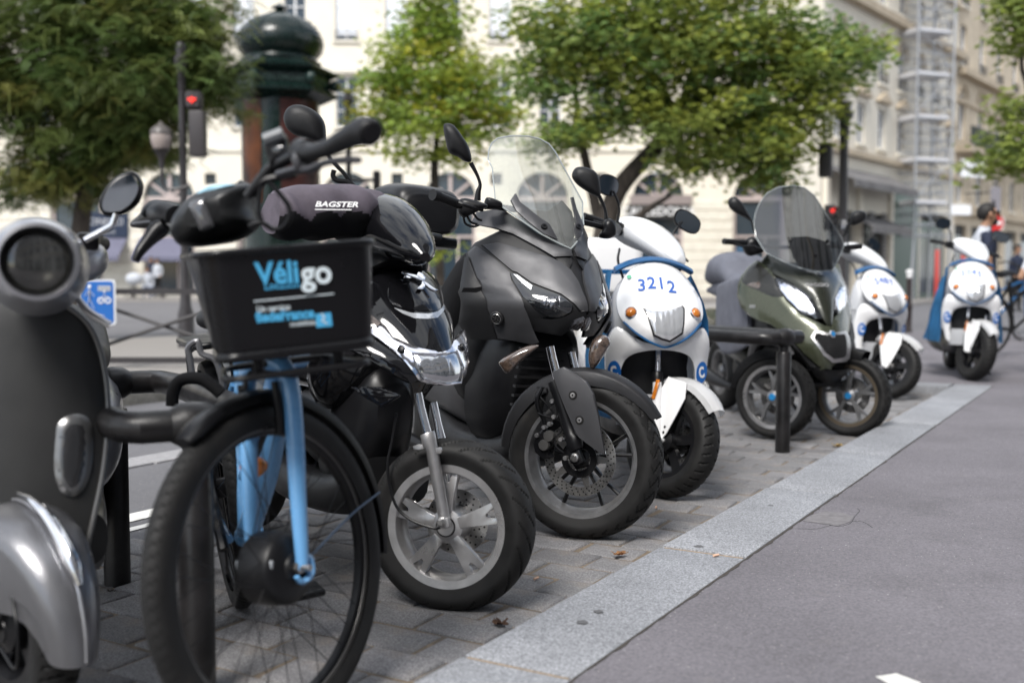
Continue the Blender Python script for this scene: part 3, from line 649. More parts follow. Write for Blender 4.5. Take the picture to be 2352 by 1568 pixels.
def path_sign():
    c = AT(224, 694, 10.2); t = thing('path_sign', 'blue sign with white walker and bicycle on the barrier', 'sign', Mx.Translation((c.x, c.y, c.z)) @ Mx.Rotation(.12, 4, 'Z')); s = 10.2/FPX
    w_, h_ = 41*s, 52*s
    def rr(a, b, r):
        o = []
        for cx, cy, st in ((a-r, b-r, 0), (-a+r, b-r, 90), (-a+r, -b+r, 180), (a-r, -b+r, 270)):
            o += [(cx+r*cos(radians(st+15*k)), cy+r*sin(radians(st+15*k))) for k in range(7)]
        return o
    RX = Mx.Rotation(pi/2, 4, 'X')
    obj('board', prism(BM(), rr(w_, h_, .03), .02, RX), mat('sign_rim', (.7, .71, .73), .4), t)
    obj('panel', prism(BM(), rr(w_*.9, h_*.92, .025), .004, Mx.Translation((0, -.02, 0)) @ RX), mat('sign_blue', (.015, .12, .42), .35), t)
    bm = BM(); y = -.026; k = s
    def bar(a, b, wd): tube(bm, [(a[0]*k, y, a[1]*k), (b[0]*k, y, b[1]*k)], wd*k, 6, flat=.3)
    ball(bm, (-16*k, y, 36*k), 4.2*k, 10, 6, (1, .3, 1)); bar((-16, 30), (-16, 8), 4.5); bar((-16, 28), (-27, 14), 2.2); bar((-16, 28), (-5, 14), 2.2); bar((-16, 8), (-25, -14), 2.8); bar((-16, 8), (-6, -14), 2.8)
    for cx in (9, 25): tube(bm, [(cx*k+6*k*cos(a*pi/8), y, 4*k+6*k*sin(a*pi/8)) for a in range(16)], 1.6*k, 6, closed=True)
    bar((9, 4), (14, 15), 1.3); bar((14, 15), (22, 15), 1.3); bar((22, 15), (25, 4), 1.3); bar((14, 15), (17, 4), 1.3); bar((17, 4), (22, 15), 1.3)
    ball(bm, (17*k, y, 25*k), 2.6*k, 8, 6, (1, .3, 1)); bar((17, 22), (17, 14), 2)
    obj('pictogram', bm, m_white, t)
    obj('plate', box(BM(), (17*k, -.026, 32*k), (28*k, .004, 11*k)), mat('plate_grey', (.45, .47, .5), .5), t)
    obj('scribble', tube(BM(), [((5+q*2)*k, -.0285, (32+3*sin(q*2.1))*k) for q in range(13)], .5*k, 5, smooth=3), mat('grey_print', (.12, .12, .13), .6), t)
    text('lettering', 'Rugier', m_white, t, Mx.Translation((6*k, -.026, -30*k)) @ RX, 8*k, depth=.0005)
path_sign()
# advertising column
def column():
    Y = 22.0; s = Y/FPX; c = AT(650, 636, Y)
    t = thing('advertising_column', 'dark green domed advertising column with theatre posters', 'column', Mx.Translation((c.x, Y, 0)))
    Zp = lambda y: AT(650, y, Y).z
    gr = mat('column_green', (.004, .012, .010), .25, var=.2, vs=6, rv=.1); gr2 = mat('column_green_light', (.010, .026, .022), .3, var=.3, vs=9)
    r = 86*s
    bm = BM(); lathe(bm, [(0, 0), (r*1.15, 0), (r*1.15, .5), (r*1.02, .6), (r, .7), (r, Zp(232))], 48); obj('shaft', bm, gr, t)
    hx = lambda rad, z: [V((rad*cos(pi/3*k+.25), rad*sin(pi/3*k+.25), z)) for k in range(6)]
    bm = BM(); loft(bm, [hx(90*s, Zp(240)), hx(128*s, Zp(222)), hx(128*s, Zp(216)), hx(116*s, Zp(208)), hx(112*s, Zp(204)), hx(112*s, Zp(182)), hx(130*s, Zp(172)), hx(134*s, Zp(168)), hx(104*s, Zp(155)), hx(92*s, Zp(150)), hx(92*s, Zp(142))])
    fr = obj('frieze', bm, gr, t, sharp=15)
    bm = BM()
    for k in range(6):
        a = pi/3*k+.25; p = V((121*s*cos(a), 121*s*sin(a), Zp(194))); ball(bm, p, 13*s, 10, 8, (.9, .9, 1.1)); ball(bm, p+V((5*s*cos(a), 5*s*sin(a), 2*s)), 8*s, 8, 6)
    obj('lion_mask', bm, gr2, fr)
    for k, tx in ((3, 'SPECTACLES'), (4, 'SPECTACLES'), (5, 'SPECTACLES')):
        a = pi/3*(k+.5)+.25; d = 112*s*cos(pi/6)+.006
        text('lettering', tx, mat('frieze_letters', (.06, .10, .085), .4), fr, Mx.Translation((d*cos(a), d*sin(a), Zp(193))) @ Mx.Rotation(a+pi/2, 4, 'Z') @ Mx.Rotation(pi/2, 4, 'X'), 17*s, depth=.002)
    bm = BM(); pr = [(84*s, Zp(142)), (80*s, Zp(134)), (92*s, Zp(120)), (96*s, Zp(104)), (94*s, Zp(88)), (85*s, Zp(70)), (70*s, Zp(55)), (50*s, Zp(43)), (28*s, Zp(34)), (12*s, Zp(28)), (8*s, Zp(22)), (20*s, Zp(19)), (14*s, Zp(15)), (6*s, Zp(11)), (0, Zp(6))]
    lathe(bm, pr, 48); dm = obj('dome', bm, gr, t)
    bm = BM()
    for k in range(6):
        a = pi/3*k+.25; tube(bm, [(rr*1.005*cos(a), rr*1.005*sin(a), z) for rr, z in pr[1:10]], 1.5*s, 6)
    obj('rib', bm, gr, dm)
    bm = BM()                               # fish-scale tiles on the facets
    for k in range(6):
        for row in range(5):
            for j in range(-4, 5):
                a = pi/3*(k+.5)+.25+j*.105+(.05 if row % 2 else 0); q = 3+row*.75; i0 = int(q); f = q-i0
                rr = pr[i0][0]*(1-f)+pr[i0+1][0]*f; z = pr[i0][1]*(1-f)+pr[i0+1][1]*f
                ball(bm, (rr*cos(a), rr*sin(a), z), 3.6*s, 8, 5, (.28, .28, 1.1))
    obj('dome_scale', bm, gr, dm, kind='stuff')
    def poster(a0, a1, y0, y1, m, name='poster'):
        bm = BM(); n = 10; rr = r+.012
        for k in range(n):
            b0, b1 = a0+(a1-a0)*k/n, a0+(a1-a0)*(k+1)/n
            quad(bm, (rr*cos(b0), rr*sin(b0), Zp(y1)), (rr*cos(b1), rr*sin(b1), Zp(y1)), (rr*cos(b1), rr*sin(b1), Zp(y0)), (rr*cos(b0), rr*sin(b0), Zp(y0)))
        bmesh.ops.solidify(bm, geom=bm.faces[:], thickness=.006); return obj(name, bm, m, t)
    mp = mat('poster_print', (.22, .07, .02), .35, var=1, vs=2.6, col2=(.02, .01, .01), det=5, stretch=(1, 1, .5))
    poster(pi*1.02, pi*1.16, 238, 470, mat('poster_black', (.02, .012, .012), .3)); poster(pi*1.165, pi*1.40, 238, 470, mp)
    poster(pi*1.56, pi*1.92, 238, 470, mat('poster_print2', (.16, .06, .05), .35, var=1, vs=3.1, col2=(.03, .014, .016), det=5)); poster(pi*.5, pi*.95, 238, 470, mp)
    for i, ch in enumerate(('LES', 'O', 'BRE', 'GE', 'LI')):
        a = pi*1.10; rr = r+.02
        text('lettering', ch, mat('poster_white', (.5, .45, .42), .5), t, Mx.Translation((rr*cos(a), rr*sin(a), Zp(275+22*i))) @ Mx.Rotation(a+pi/2, 4, 'Z') @ Mx.Rotation(pi/2, 4, 'X'), 20*s, depth=.001)
column()
# ================================================================ trees
m_bark = mat('bark', (.055, .045, .038), .9, var=.4, vs=14, bump=.8, bs=30, stretch=(1, 1, .3))
def leafmat(name, c, tr=.25):
    m = mat(name, c, .5, tone=True, spec=.35); b = m.node_tree.nodes['Principled BSDF']; t = m.node_tree
    tb = t.nodes.new('ShaderNodeBsdfTranslucent'); ms = t.nodes.new('ShaderNodeMixShader'); ms.inputs[0].default_value = tr
    t.links.new(b.inputs['Base Color'].links[0].from_socket, tb.inputs['Color'])
    o = t.nodes['Material Output']; t.links.new(b.outputs[0], ms.inputs[1]); t.links.new(tb.outputs[0], ms.inputs[2]); t.links.new(ms.outputs[0], o.inputs['Surface']); return m
def tree(name, label, base, trunk, limbs, blobs, n_sprig, kind, m_leaf, tones, seed, pods=0, tw=.16):
    rr = random.Random(seed); t = thing(name, label, 'tree', Mx.Translation(base))
    bm = BM(); m = len(trunk); tube(bm, trunk, [tw*(1-.5*i/(m-1)) for i in range(m)], 10, smooth=5); tk = obj('trunk', bm, m_bark, t)
    bm = BM()
    for L_ in limbs: tube(bm, L_, [tw*.5*(1-.75*i/(len(L_)-1)) for i in range(len(L_))], 7, smooth=4)
    top = V(trunk[-1]); tips = []
    for c, r, wgt in blobs:
        c = V(c)
        tube(bm, [top*.8+V(trunk[-2])*.2, (top+c)/2+V((rr.uniform(-.3, .3), rr.uniform(-.3, .3), .1)), c], [tw*.3, tw*.2, tw*.08], 6, smooth=4)
        for k in range(6):
            d = V((rr.gauss(0, 1), rr.gauss(0, 1), rr.gauss(0, .7))).normalized(); tube(bm, [c, c+V((d.x*r[0], d.y*r[1], d.z*r[2]))*.8], [tw*.08, tw*.02], 5)
    obj('limb', bm, m_bark, t)
    V_ = []; F_ = []; T_ = []
    def leafq(p, d, s, l, wd, tn):
        d = d.normalized(); s = (s-d*s.dot(d)).normalized(); nn = d.cross(s); i = len(V_)
        V_.extend((p, p+d*l*.45+s*wd/2+nn*wd*.18, p+d*l-nn*wd*.25, p+d*l*.45-s*wd/2+nn*wd*.18)); F_.append((i, i+1, i+2)); F_.append((i, i+2, i+3)); T_.extend((tn, tn))
    tot = sum(b[2] for b in blobs); podbm = BM()
    for c, r, wgt in blobs:
        c = V(c); nc = max(4, int(n_sprig*wgt/tot/38))
        for q in range(nc):
            d = V((rr.gauss(0, 1), rr.gauss(0, 1), rr.gauss(0, 1))).normalized(); rad = rr.uniform(.15, 1)**.6
            cc = c+V((d.x*r[0], d.y*r[1], d.z*r[2]))*rad; ct = rr.choice(tones); cl = rr.uniform(.75, 1.2)
            for j in range(38):
                p = cc+V((rr.gauss(0, .20), rr.gauss(0, .20), rr.gauss(0, .085)))*(.9 if kind == 'pinnate' else 1.15)
                az = rr.uniform(0, 2*pi); dr = V((cos(az), sin(az), rr.uniform(-.75, .15))).normalized(); sd_ = V((-sin(az), cos(az), rr.uniform(-.3, .3)))
                g = cl*rr.uniform(.8, 1.2); tn = (ct[0]*g, ct[1]*g, ct[2]*g)
                if kind == 'pinnate':
                    L_ = rr.uniform(.16, .24)
                    for i in range(6):
                        b = p+dr*L_*i/6-V((0, 0, .05*(i/6)**2))
                        for s in (-1, 1): leafq(b, sd_*s+dr*.5, dr, .058, .026, tn)
                    leafq(p+dr*L_-V((0, 0, .05)), dr, sd_, .05, .022, tn)
                else:
                    for i in range(5):
                        a = (i-2)*.6; leafq(p, dr*cos(a)+sd_*sin(a)-V((0, 0, .25)), sd_*cos(a)-dr*sin(a), rr.uniform(.07, .12)*(1-.1*abs(i-2)), .045, tn)
            if pods and rr.random() < pods:
                for z in range(3):
                    p = cc+V((rr.gauss(0, .12), rr.gauss(0, .12), 0)); l = rr.uniform(.12, .3); tube(podbm, [p, p-V((.01, 0, l*.5)), p-V((0, 0, l))], [.006, .009, .004], 5)
    me = bpy.data.meshes.new('crown'); me.from_pydata(V_, [], F_); me.materials.append(m_leaf)
    a = me.color_attributes.new('tone', 'FLOAT_COLOR', 'CORNER'); buf = []
    for tn in T_: buf.extend((*tn, 1)*3)
    a.data.foreach_set('color', buf)
    o = bpy.data.objects.new('crown', me); C.objects.link(o); o.parent = t
    if pods: obj('seed_pod', podbm, mat('pod_green', (.16, .2, .05), .6), o, kind='stuff')
    else: podbm.free()
    return t
def blob(b, x, y, Y, rx, ry, rz, wgt): p = AT(x, y, Y)-b; k = Y/FPX; return ((p.x, p.y, p.z), (rx*k, ry, rz*k), wgt)
lf1 = leafmat('leaf_dark', (.14, .185, .055), .38); lf2 = leafmat('leaf_yellow', (.40, .48, .10), .4); lf3 = leafmat('leaf_mid', (.27, .35, .10), .4)
b = V((AT(178, 636, 15.2).x, 15.2, .09))
tree('pod_tree', 'dark green tree with feathery leaves and hanging pods at left', b, [(0, 0, 0), (.02, 0, 1), (.08, 0, 1.7), (.22, .1, 2.6), (.5, .2, 3.4)], [],
     [blob(b, x, y, Y+1.7, rx, 1.0, rz, wt) for x, y, Y, rx, rz, wt in ((60, 60, 13.6, 150, 140, 2.6), (20, 200, 13.4, 110, 120, 1.6), (340, 330, 13.6, 90, 50, .7), (250, 330, 13.6, 120, 70, 1.1), (230, 90, 13.2, 160, 140, 2.6), (400, 90, 12.6, 140, 130, 2.4), (110, 250, 13.6, 150, 110, 2), (290, 230, 13.0, 140, 100, 2), (420, 230, 12.8, 110, 75, 1.2), (70, 400, 13.8, 110, 70, 1.1), (190, 410, 13.9, 110, 60, .9), (475, 120, 12.4, 55, 100, .7), (300, -80, 13, 260, 90, 2))],
     20000, 'pinnate', lf1, [(1, 1, 1), (1.2, 1.1, 1), (.8, .95, 1), (1, 1, 1), (.9, 1, 1), (1.5, 1.15, 1.1)], 11, pods=.3)
b = V((AT(1012, 636, 23).x, 23, .09))
tree('young_tree', 'young tree with yellow green leaves behind the scooter mirror', b, [(0, 0, 0), (-.02, 0, 1.2), (-.08, 0, 2.3), (-.1, 0, 3.2), (-.05, .1, 4.2)], [],
     [blob(b, x, y, Y, rx, 1.0, rz, wt) for x, y, Y, rx, rz, wt in ((1000, 70, 23, 80, 70, 1.1), (960, 140, 23, 120, 90, 1.6), (1050, 170, 22.6, 110, 90, 1.5), (900, 230, 23, 90, 75, 1), (1010, 270, 22.5, 130, 70, 1.4), (1110, 260, 23, 90, 70, 1), (960, 330, 22.8, 70, 50, .5), (990, 0, 23, 50, 40, .4), (1060, 340, 23, 60, 40, .3), (860, 290, 23, 50, 45, .4), (1008, 560, 23, 30, 70, .14))],
     10000, 'palmate', lf2, [(1, 1, 1), (1.05, 1, .8), (.8, .9, 1), (.9, 1, 1), (.7, .85, 1), (1, 1, 1), (1.2, .97, .6)], 12, tw=.11)
b = V((AT(1380, 636, 19).x, 19, .09))
tree('broad_tree', 'broad green tree with leaning trunk behind the white scooter', b, [(0, 0, 0), (.02, 0, .9), (.05, 0, 1.6), (.3, 0, 2.4), (1.0, .1, 3.2), (1.4, .1, 3.8)], [[(.05, 0, 1.5), (-.2, .1, 2.6), (-.4, .1, 3.6), (-.5, .2, 4.8)], [(.12, 0, 1.3), (.6, -.1, 1.9), (1.2, -.2, 2.3)]],
     [blob(b, x, y, Y, rx, 1.1, rz, wt) for x, y, Y, rx, rz, wt in ((1300, 60, 19, 120, 90, 1.4), (1260, 170, 19, 75, 70, .8), (1420, 90, 18.6, 140, 110, 1.8), (1560, 100, 18.2, 150, 120, 2.1), (1720, 110, 18.4, 150, 120, 2.1), (1850, 150, 18.6, 110, 100, 1.4), (1950, 130, 18.6, 65, 60, .6), (1440, 230, 18.8, 130, 90, 1.3), (1600, 270, 18.3, 140, 80, 1.4), (1760, 290, 18.4, 130, 90, 1.4), (1690, 370, 18.6, 120, 60, .8), (1340, 300, 19, 80, 60, .6), (1560, 370, 18.8, 70, 50, .4), (1850, 260, 18.8, 70, 70, .6), (1600, -40, 18.6, 300, 70, 1.6), (1760, 410, 18.6, 50, 40, .25), (1240, 330, 19, 45, 40, .22))],
     24000, 'palmate', lf3, [(1, 1, 1), (1.2, 1.1, .9), (.75, .9, 1), (1.35, 1.15, .8)], 13, tw=.24)
b = V((AT(2420, 636, 16).x, 16, .09))
tree('edge_tree', 'green branch of a tree reaching in from the right edge', b, [(0, 0, 0), (0, 0, 2), (-.1, 0, 3.2)], [], [blob(b, x, y, 16, rx, .5, rz, wt) for x, y, rx, rz, wt in ((2370, 70, 45, 60, .5), (2360, 340, 55, 60, .6), (2320, 370, 35, 22, .2), (2350, 250, 22, 40, .2), (2345, 5, 40, 25, .3))], 2000, 'palmate', lf3, [(1, 1, 1), (1.2, 1.1, .9)], 14)

# the building line along the footway, behind the camera: it shades the street and shows in the glossy bodywork
bl = thing('street_building', 'stone street front lining the footway, mirrored in the glossy scooters', 'building', Mst @ Mx.Translation((-1.5, -8.5, 0)) @ Mx.Rotation(pi, 4, 'Z'))
ops = []
for k in range(-5, 8):
    u = k*2.6
    for z in (4.8, 8.2, 11.4, 14.4): ops.append((u-.6, u+.6, z, z+2))
    ops.append((u-1, u+1, .2, 3.3))
bm = BM(); wall(bm, -16, 22, 0, 19, ops); quad(bm, (-16, .6, 0), (22, .6, 0), (22, .6, 19), (-16, .6, 19)); obj('wall', bm, mat('street_wall', (.36, .36, .37), .85, var=.1, vs=1), bl, fixn=False)
for o_ in ops: obj('pane', box(BM(), ((o_[0]+o_[1])/2, .3, (o_[2]+o_[3])/2), (o_[1]-o_[0], .03, o_[3]-o_[2])), m_glass, bl)
for z in (4.2, 7.6, 18.8): obj('cornice', box(BM(), (3, -.1, z), (38, .24, .25)), m_warm2, bl)
# ================================================================ parking hoops (loop rails on two posts)
m_rail = mat('rail_paint', (.013, .012, .0125), .38, .1, var=.6, vs=7, rv=.12, bump=.12, bs=160, det=8)
def hoop(P1, P2, lab, wd=.33, z=.635, r=.037):
    d = (P2-P1); Ln = d.length; d.normalize(); n = V((-d.y, d.x, 0)); M = Mx(((d.x, n.x, 0, P1.x), (d.y, n.y, 0, P1.y), (0, 0, 1, 0), (0, 0, 0, 1)))
    t = thing('parking_hoop', lab, 'parking rail', M, 'parking hoops')
    for u in (0, Ln):
        bm = BM(); lathe(bm, [(0, -.02), (.041, -.02), (.041, z-.085), (.038, z-.08), (.026, z-.078), (.026, z-.03)], 20, Mx.Translation((u, 0, 0))); po = obj('post', bm, m_rail, t)
        bm = BM(); lathe(bm, [(0, -.062), (.035, -.056), (.05, -.03), (.053, 0), (.05, .03), (.035, .054), (0, .06)], 20, frame((u, 0, z), (0, 1, 0))); obj('knob', bm, m_rail, po)
    w2 = wd/2; c = .17
    pts = [(0, .02, z), (0, w2-.05, z), (.03, w2-.02, z), (c, w2, z), (Ln-c, w2, z), (Ln-.03, w2-.02, z), (Ln, w2-.05, z), (Ln, .02, z), (Ln, -.02, z), (Ln, -w2+.05, z), (Ln-.03, -w2+.02, z), (Ln-c, -w2, z), (c, -w2, z), (.03, -w2+.02, z), (0, -w2+.05, z), (0, -.02, z)]
    bm = BM(); tube(bm, pts, r, 16, closed=True); obj('loop_rail', bm, m_rail, t); return t
PA = G(270, 1335); hoop(PA, PA+V((.533, -.95, 0)), 'dark brown parking hoop between silver scooter and blue bicycle')
PB = G(1797, 1037); hoop(PB, PB+V((-.62, 1.02, 0)), 'dark brown parking hoop in front of the three wheeled scooter')
# ================================================================ vehicles: common helpers
def pose(x, y, z, a, lean): return Mx.Translation((x, y, z)) @ Mx.Rotation(radians(a)-pi/2, 4, 'Z') @ Mx.Rotation(radians(-lean), 4, 'X')
def xm(tab):
    tab = sorted(tab)
    def f(z):
        if z <= tab[0][0]: return tab[0][1]+(z-tab[0][0])*(tab[1][1]-tab[0][1])/(tab[1][0]-tab[0][0])
        for i in range(len(tab)-1):
            if z <= tab[i+1][0]:
                a, b = tab[max(0, i-1)], tab[min(len(tab)-1, i+2)]; p, q = tab[i], tab[i+1]; h = q[0]-p[0]; t = (z-p[0])/h
                m0 = (q[1]-a[1])/(q[0]-a[0])*h; m1 = (b[1]-p[1])/(b[0]-p[0])*h
                return (2*t**3-3*t*t+1)*p[1]+(t**3-2*t*t+t)*m0+(-2*t**3+3*t*t)*q[1]+(t**3-t*t)*m1
        return tab[-1][1]+(z-tab[-1][0])*(tab[-1][1]-tab[-2][1])/(tab[-1][0]-tab[-2][0])
    return f
class Veh:
    def __init__(s, M): s.M = M; s.I = M.inverted(); s.o = s.I @ CAM; s.R3 = s.I.to_3x3()
    def d(s, px, py): return s.R3 @ ray(px, py)
    def hit(s, px, py, F, t0=.8, t1=14):
        d = s.d(px, py); n = 260; pt = t0; pg = None
        for k in range(n+1):
            t = t0+(t1-t0)*(k/n); p = s.o+d*t; g = p.x-F(p.y, p.z)
            if pg is not None and pg > 0 >= g:
                a, b = pt, t
                for _ in range(30):
                    c = (a+b)/2; q = s.o+d*c
                    if q.x-F(q.y, q.z) > 0: a = c
                    else: b = c
                return s.o+d*a
            pt, pg = t, g
        return s.X(px, py, 0)
    def X(s, px, py, x): d = s.d(px, py); return s.o+d*((x-s.o.x)/d.x)
    def Y(s, px, py, y): d = s.d(px, py); return s.o+d*((y-s.o.y)/d.y)
    def W(s, px, py, Yw): return s.I @ AT(px, py, Yw)
    def pts(s, P, F): return [(q.y, q.z) for q in (s.hit(a, b, F) for a, b in P)]
def inpoly(x, y, P):
    c = False; j = len(P)-1
    for i in range(len(P)):
        if (P[i][1] > y) != (P[j][1] > y) and x < (P[j][0]-P[i][0])*(y-P[i][1])/(P[j][1]-P[i][1])+P[i][0]: c = not c
        j = i
    return c
def edist(x, y, P):
    m = 9
    for i in range(len(P)):
        ax, ay = P[i-1]; bx, by = P[i]; dx, dy = bx-ax, by-ay; l = dx*dx+dy*dy or 1e-12; t = max(0, min(1, ((x-ax)*dx+(y-ay)*dy)/l))
        m = min(m, (x-ax-t*dx)**2+(y-ay-t*dy)**2)
    return sqrt(m)
def panel(name, P, F, m, par, th=.006, off=0, mir=False, sm=0, bev=.004, br=.012, step=.018, sharp=38, label=None, inset=None, crown=0):
    if sm: P = [(q.x, q.y) for q in cat([(a, b, 0) for a, b in P], sm, True)]
    res = []                                # resample long edges
    for i in range(len(P)):
        a, b = P[i-1], P[i]; L_ = math.hypot(b[0]-a[0], b[1]-a[1]); n = max(1, int(L_/step+.5))
        for k in range(n): res.append((a[0]+(b[0]-a[0])*k/n, a[1]+(b[1]-a[1])*k/n))
    P = res; nb = len(P)
    x0, x1 = min(p[0] for p in P), max(p[0] for p in P); y0, y1 = min(p[1] for p in P), max(p[1] for p in P); pts = list(P)
    nx, ny = int((x1-x0)/step)+1, int((y1-y0)/step)+1
    for i in range(nx+1):
        for j in range(ny+1):
            x, y = x0+i*step+(step/2 if j % 2 else 0), y0+j*step
            if inpoly(x, y, P) and edist(x, y, P) > step*.45: pts.append((x, y))
    r = delaunay_2d_cdt([V(p) for p in pts], [(i, (i+1) % nb) for i in range(nb)], [], 1, 1e-5)
    vs, fs, orig = r[0], r[2], r[3]
    bm = BM(); fr = []; bk = []
    for q in vs:
        x, y = q; e = edist(x, y, P); dp = bev*max(0, 1-e/br)**2; X = F(x, y)+off-dp+crown*min(1, e/.05)
        fr.append(bm.verts.new((X, x, y))); bk.append(bm.verts.new((F(x, y)+off-th-dp, x, y)))
    ec = {}
    for f in fs:
        try: bm.faces.new([fr[i] for i in f]); bm.faces.new([bk[i] for i in f][::-1])
        except ValueError: continue
        for i in range(3):
            k = (f[i], f[(i+1) % 3]); ec[k] = ec.get(k, 0)+1
    for (a, b) in list(ec):
        if (b, a) not in ec:
            try: bm.faces.new((fr[b], fr[a], bk[a], bk[b]))
            except ValueError: pass
    if mir:
        b2 = bm.copy(); b2.transform(Mx.Diagonal((1, -1, 1, 1))); bmesh.ops.reverse_faces(b2, faces=b2.faces[:])
        o2 = obj(name, b2, m, par, sharp=sharp, label=label)
    return obj(name, bm, m, par, sharp=sharp, label=label)
def symm(P): return P+[(-y, z) for y, z in P[::-1] if abs(y) > 1e-4]
def hull(name, st, m, par, n=24, M=None, sharp=45, label=None):       # stations (x, z, half width, half height, power[, y])
    bm = BM(); loft(bm, [sup((s[0], s[5] if len(s) > 5 else 0, s[1]), (0, 1, 0), (0, 0, 1), s[2], s[3], n, s[4]) for s in st])
    return obj(name, bm, m, par, M=M, sharp=sharp, label=label)
def smst(st, k=5):                          # smooth a station list
    st = [s if len(s) > 5 else (*s, 0) for s in st]
    A = cat([s[:3] for s in st], k); B = cat([s[3:6] for s in st], k)
    return [(a.x, a.y, a.z, b.x, b.y, b.z) for a, b in zip(A, B)]
def norm_of(F, y, z, e=.004):
    return V((1, -(F(y+e, z)-F(y-e, z))/(2*e), -(F(y, z+e)-F(y, z-e))/(2*e))).normalized()
def onF(F, y, z, off=0, roll=0):            # matrix lying on the fairing, local x = rider's left seen from the front, local y = up
    n = norm_of(F, y, z); u = V((0, 0, 1)); u = (u-n*u.dot(n)).normalized(); r = u.cross(n)
    p = V((F(y, z), y, z))+n*off
    return Mx(((r.x, u.x, n.x, p.x), (r.y, u.y, n.y, p.y), (r.z, u.z, n.z, p.z), (0, 0, 0, 1))) @ Mx.Rotation(roll, 4, 'Z')
def dome(v, name, P, Yw, bulge, m, par, back=.012, mb=None, n=5, tilt=(0, 0)):   # rounded shell whose outline is seen by the camera at distance Yw
    w0 = [AT(x, y, Yw) for x, y in P]; c = sum(w0, V())/len(w0)
    w0 = [p+V((0, tilt[0]*(p.x-c.x)+tilt[1]*(p.z-c.z), 0)) for p in cat(w0, 5, True)]
    bm = BM(); secs = [[c+(p-c)*.93+V((0, back, 0)) for p in w0], [p+V((0, back*.5, 0)) for p in w0]]
    for k in range(n):
        a = pi/2*k/n; secs.append([c+(p-c)*cos(a)**.7-V((0, bulge*sin(a), 0)) for p in w0])
    loft(bm, [[v.I @ p for p in s] for s in secs]); o = obj(name, bm, m, par)
    if mb:
        b2 = BM(); b2.faces.new([b2.verts.new(v.I @ (c+(p-c)*.88+V((0, back+.002, 0)))) for p in w0])
        b2.faces.new([b2.verts.new(v.I @ (c+(p-c)*.88+V((0, back+.0008, 0)))) for p in w0][::-1]); obj('mirror_glass', b2, mb, o)
    return o
m_tyre = mat('tyre_rubber', (.013, .0127, .0127), .62, var=.35, vs=9, rv=.12, bump=.15, bs=400, spec=.3)
dirty(m_tyre, (.11, .085, .065), 9, .6, .82, .2)
m_alu = mat('wheel_alloy', (.50, .49, .49), .36, .85, var=.18, vs=12, rv=.12, bump=.05, bs=200, det=8)
m_aluD = mat('alloy_grey', (.22, .22, .225), .38, .7, var=.25, vs=14, rv=.1)
m_chr = mat('chrome', (.78, .78, .8), .08, 1, rv=.05)
m_steel = mat('steel_disc', (.42, .41, .40), .28, .95, var=.25, vs=20, rv=.1)
m_blk = mat('black_plastic', (.009, .009, .010), .45, bump=.12, bs=900, rv=.1, var=.25, vs=11, spec=.35)
m_blk2 = mat('black_satin', (.006, .006, .007), .35, rv=.08, spec=.35)
m_gloss = mat('gloss_black', (.005, .005, .006), .06, coat=.25, spec=.42, rv=.03)
m_hole = mat('hole_dark', (.004, .004, .004), .9)
m_mirg = mat('mirror_glass', (.6, .62, .65), .03, 1)
m_amber = mat('amber_lens', (.55, .17, .02), .15, coat=.6, var=.25, vs=60)
m_wclear = mat('clear_indicator', (.075, .052, .04), .1, coat=1, var=.6, vs=70, spec=.8)
def refl(name, base=(.75, .76, .78), sc=38, st=.9):
    if name in MATS: return MATS[name]
    m = mat(name, base, .1, .92, coat=1); t = m.node_tree; b = t.nodes['Principled BSDF']
    v = t.nodes.new('ShaderNodeTexVoronoi'); v.inputs['Scale'].default_value = sc; v.feature = 'SMOOTH_F1'
    mp = t.nodes.new('ShaderNodeMapping'); mp.inputs['Scale'].default_value = (.6, 3.0, .35)
    t.links.new(t.nodes.new('ShaderNodeTexCoord').outputs['Object'], mp.inputs[0]); t.links.new(mp.outputs[0], v.inputs['Vector'])
    bp = t.nodes.new('ShaderNodeBump'); bp.inputs['Strength'].default_value = st; bp.inputs['Distance'].default_value = .03; t.links.new(v.outputs['Distance'], bp.inputs['Height']); t.links.new(bp.outputs[0], b.inputs['Normal']); return m
m_refl = refl('lamp_reflector', (.62, .63, .65), 20, .2); m_refl.node_tree.nodes['Principled BSDF'].inputs['Metallic'].default_value = .6; m_reflD = refl('lamp_reflector_dark', (.12, .12, .13), 26, .7)
def tyre_bm(R, Rr, tw, tread, NA, NS=22, gd=.006):
    bm = BM(); rings = []; Rm = Rr+.42*(R-Rr)
    for i in range(NA):
        th = 2*pi*i/NA; ring = []
        for j in range(NS+1):
            ph = radians(-112+224*j/NS); z = tw/2*sin(ph) if abs(ph) < pi/2 else math.copysign(tw/2*(1-.18*((abs(ph)-pi/2)/radians(22))), ph)
            r = Rm+(R-Rm)*max(0, cos(ph))**.85 if abs(ph) < pi/2 else Rm-(Rm-Rr)*((abs(ph)-pi/2)/radians(22))
            g = tread(th, ph) if tread else 0
            r -= g*gd*(1 if abs(ph) < 1.25 else 0)
            ring.append(bm.verts.new((r*cos(th), r*sin(th), z)))
        rings.append(ring)
    for i in range(NA):
        A, B = rings[i], rings[(i+1) % NA]
        for j in range(NS):
            f = bm.faces.new((A[j], A[j+1], B[j+1], B[j]))
            if tread and tread(2*pi*(i+.5)/NA, radians(-112+224*(j+.5)/NS)): f.material_index = 1  # groove faces take the near-black material: their shade is put into the colour
    return bm
def vee(N, k, wdt=.22, lim=1.1, cen=.06, flip=1):
    def f(th, ph):
        a = abs(ph)
        if a > lim or a < cen: return 0
        q = (th*N/(2*pi)+flip*k*a+(.5 if ph < 0 else 0)) % 1
        return 1 if q < wdt else 0
    return f
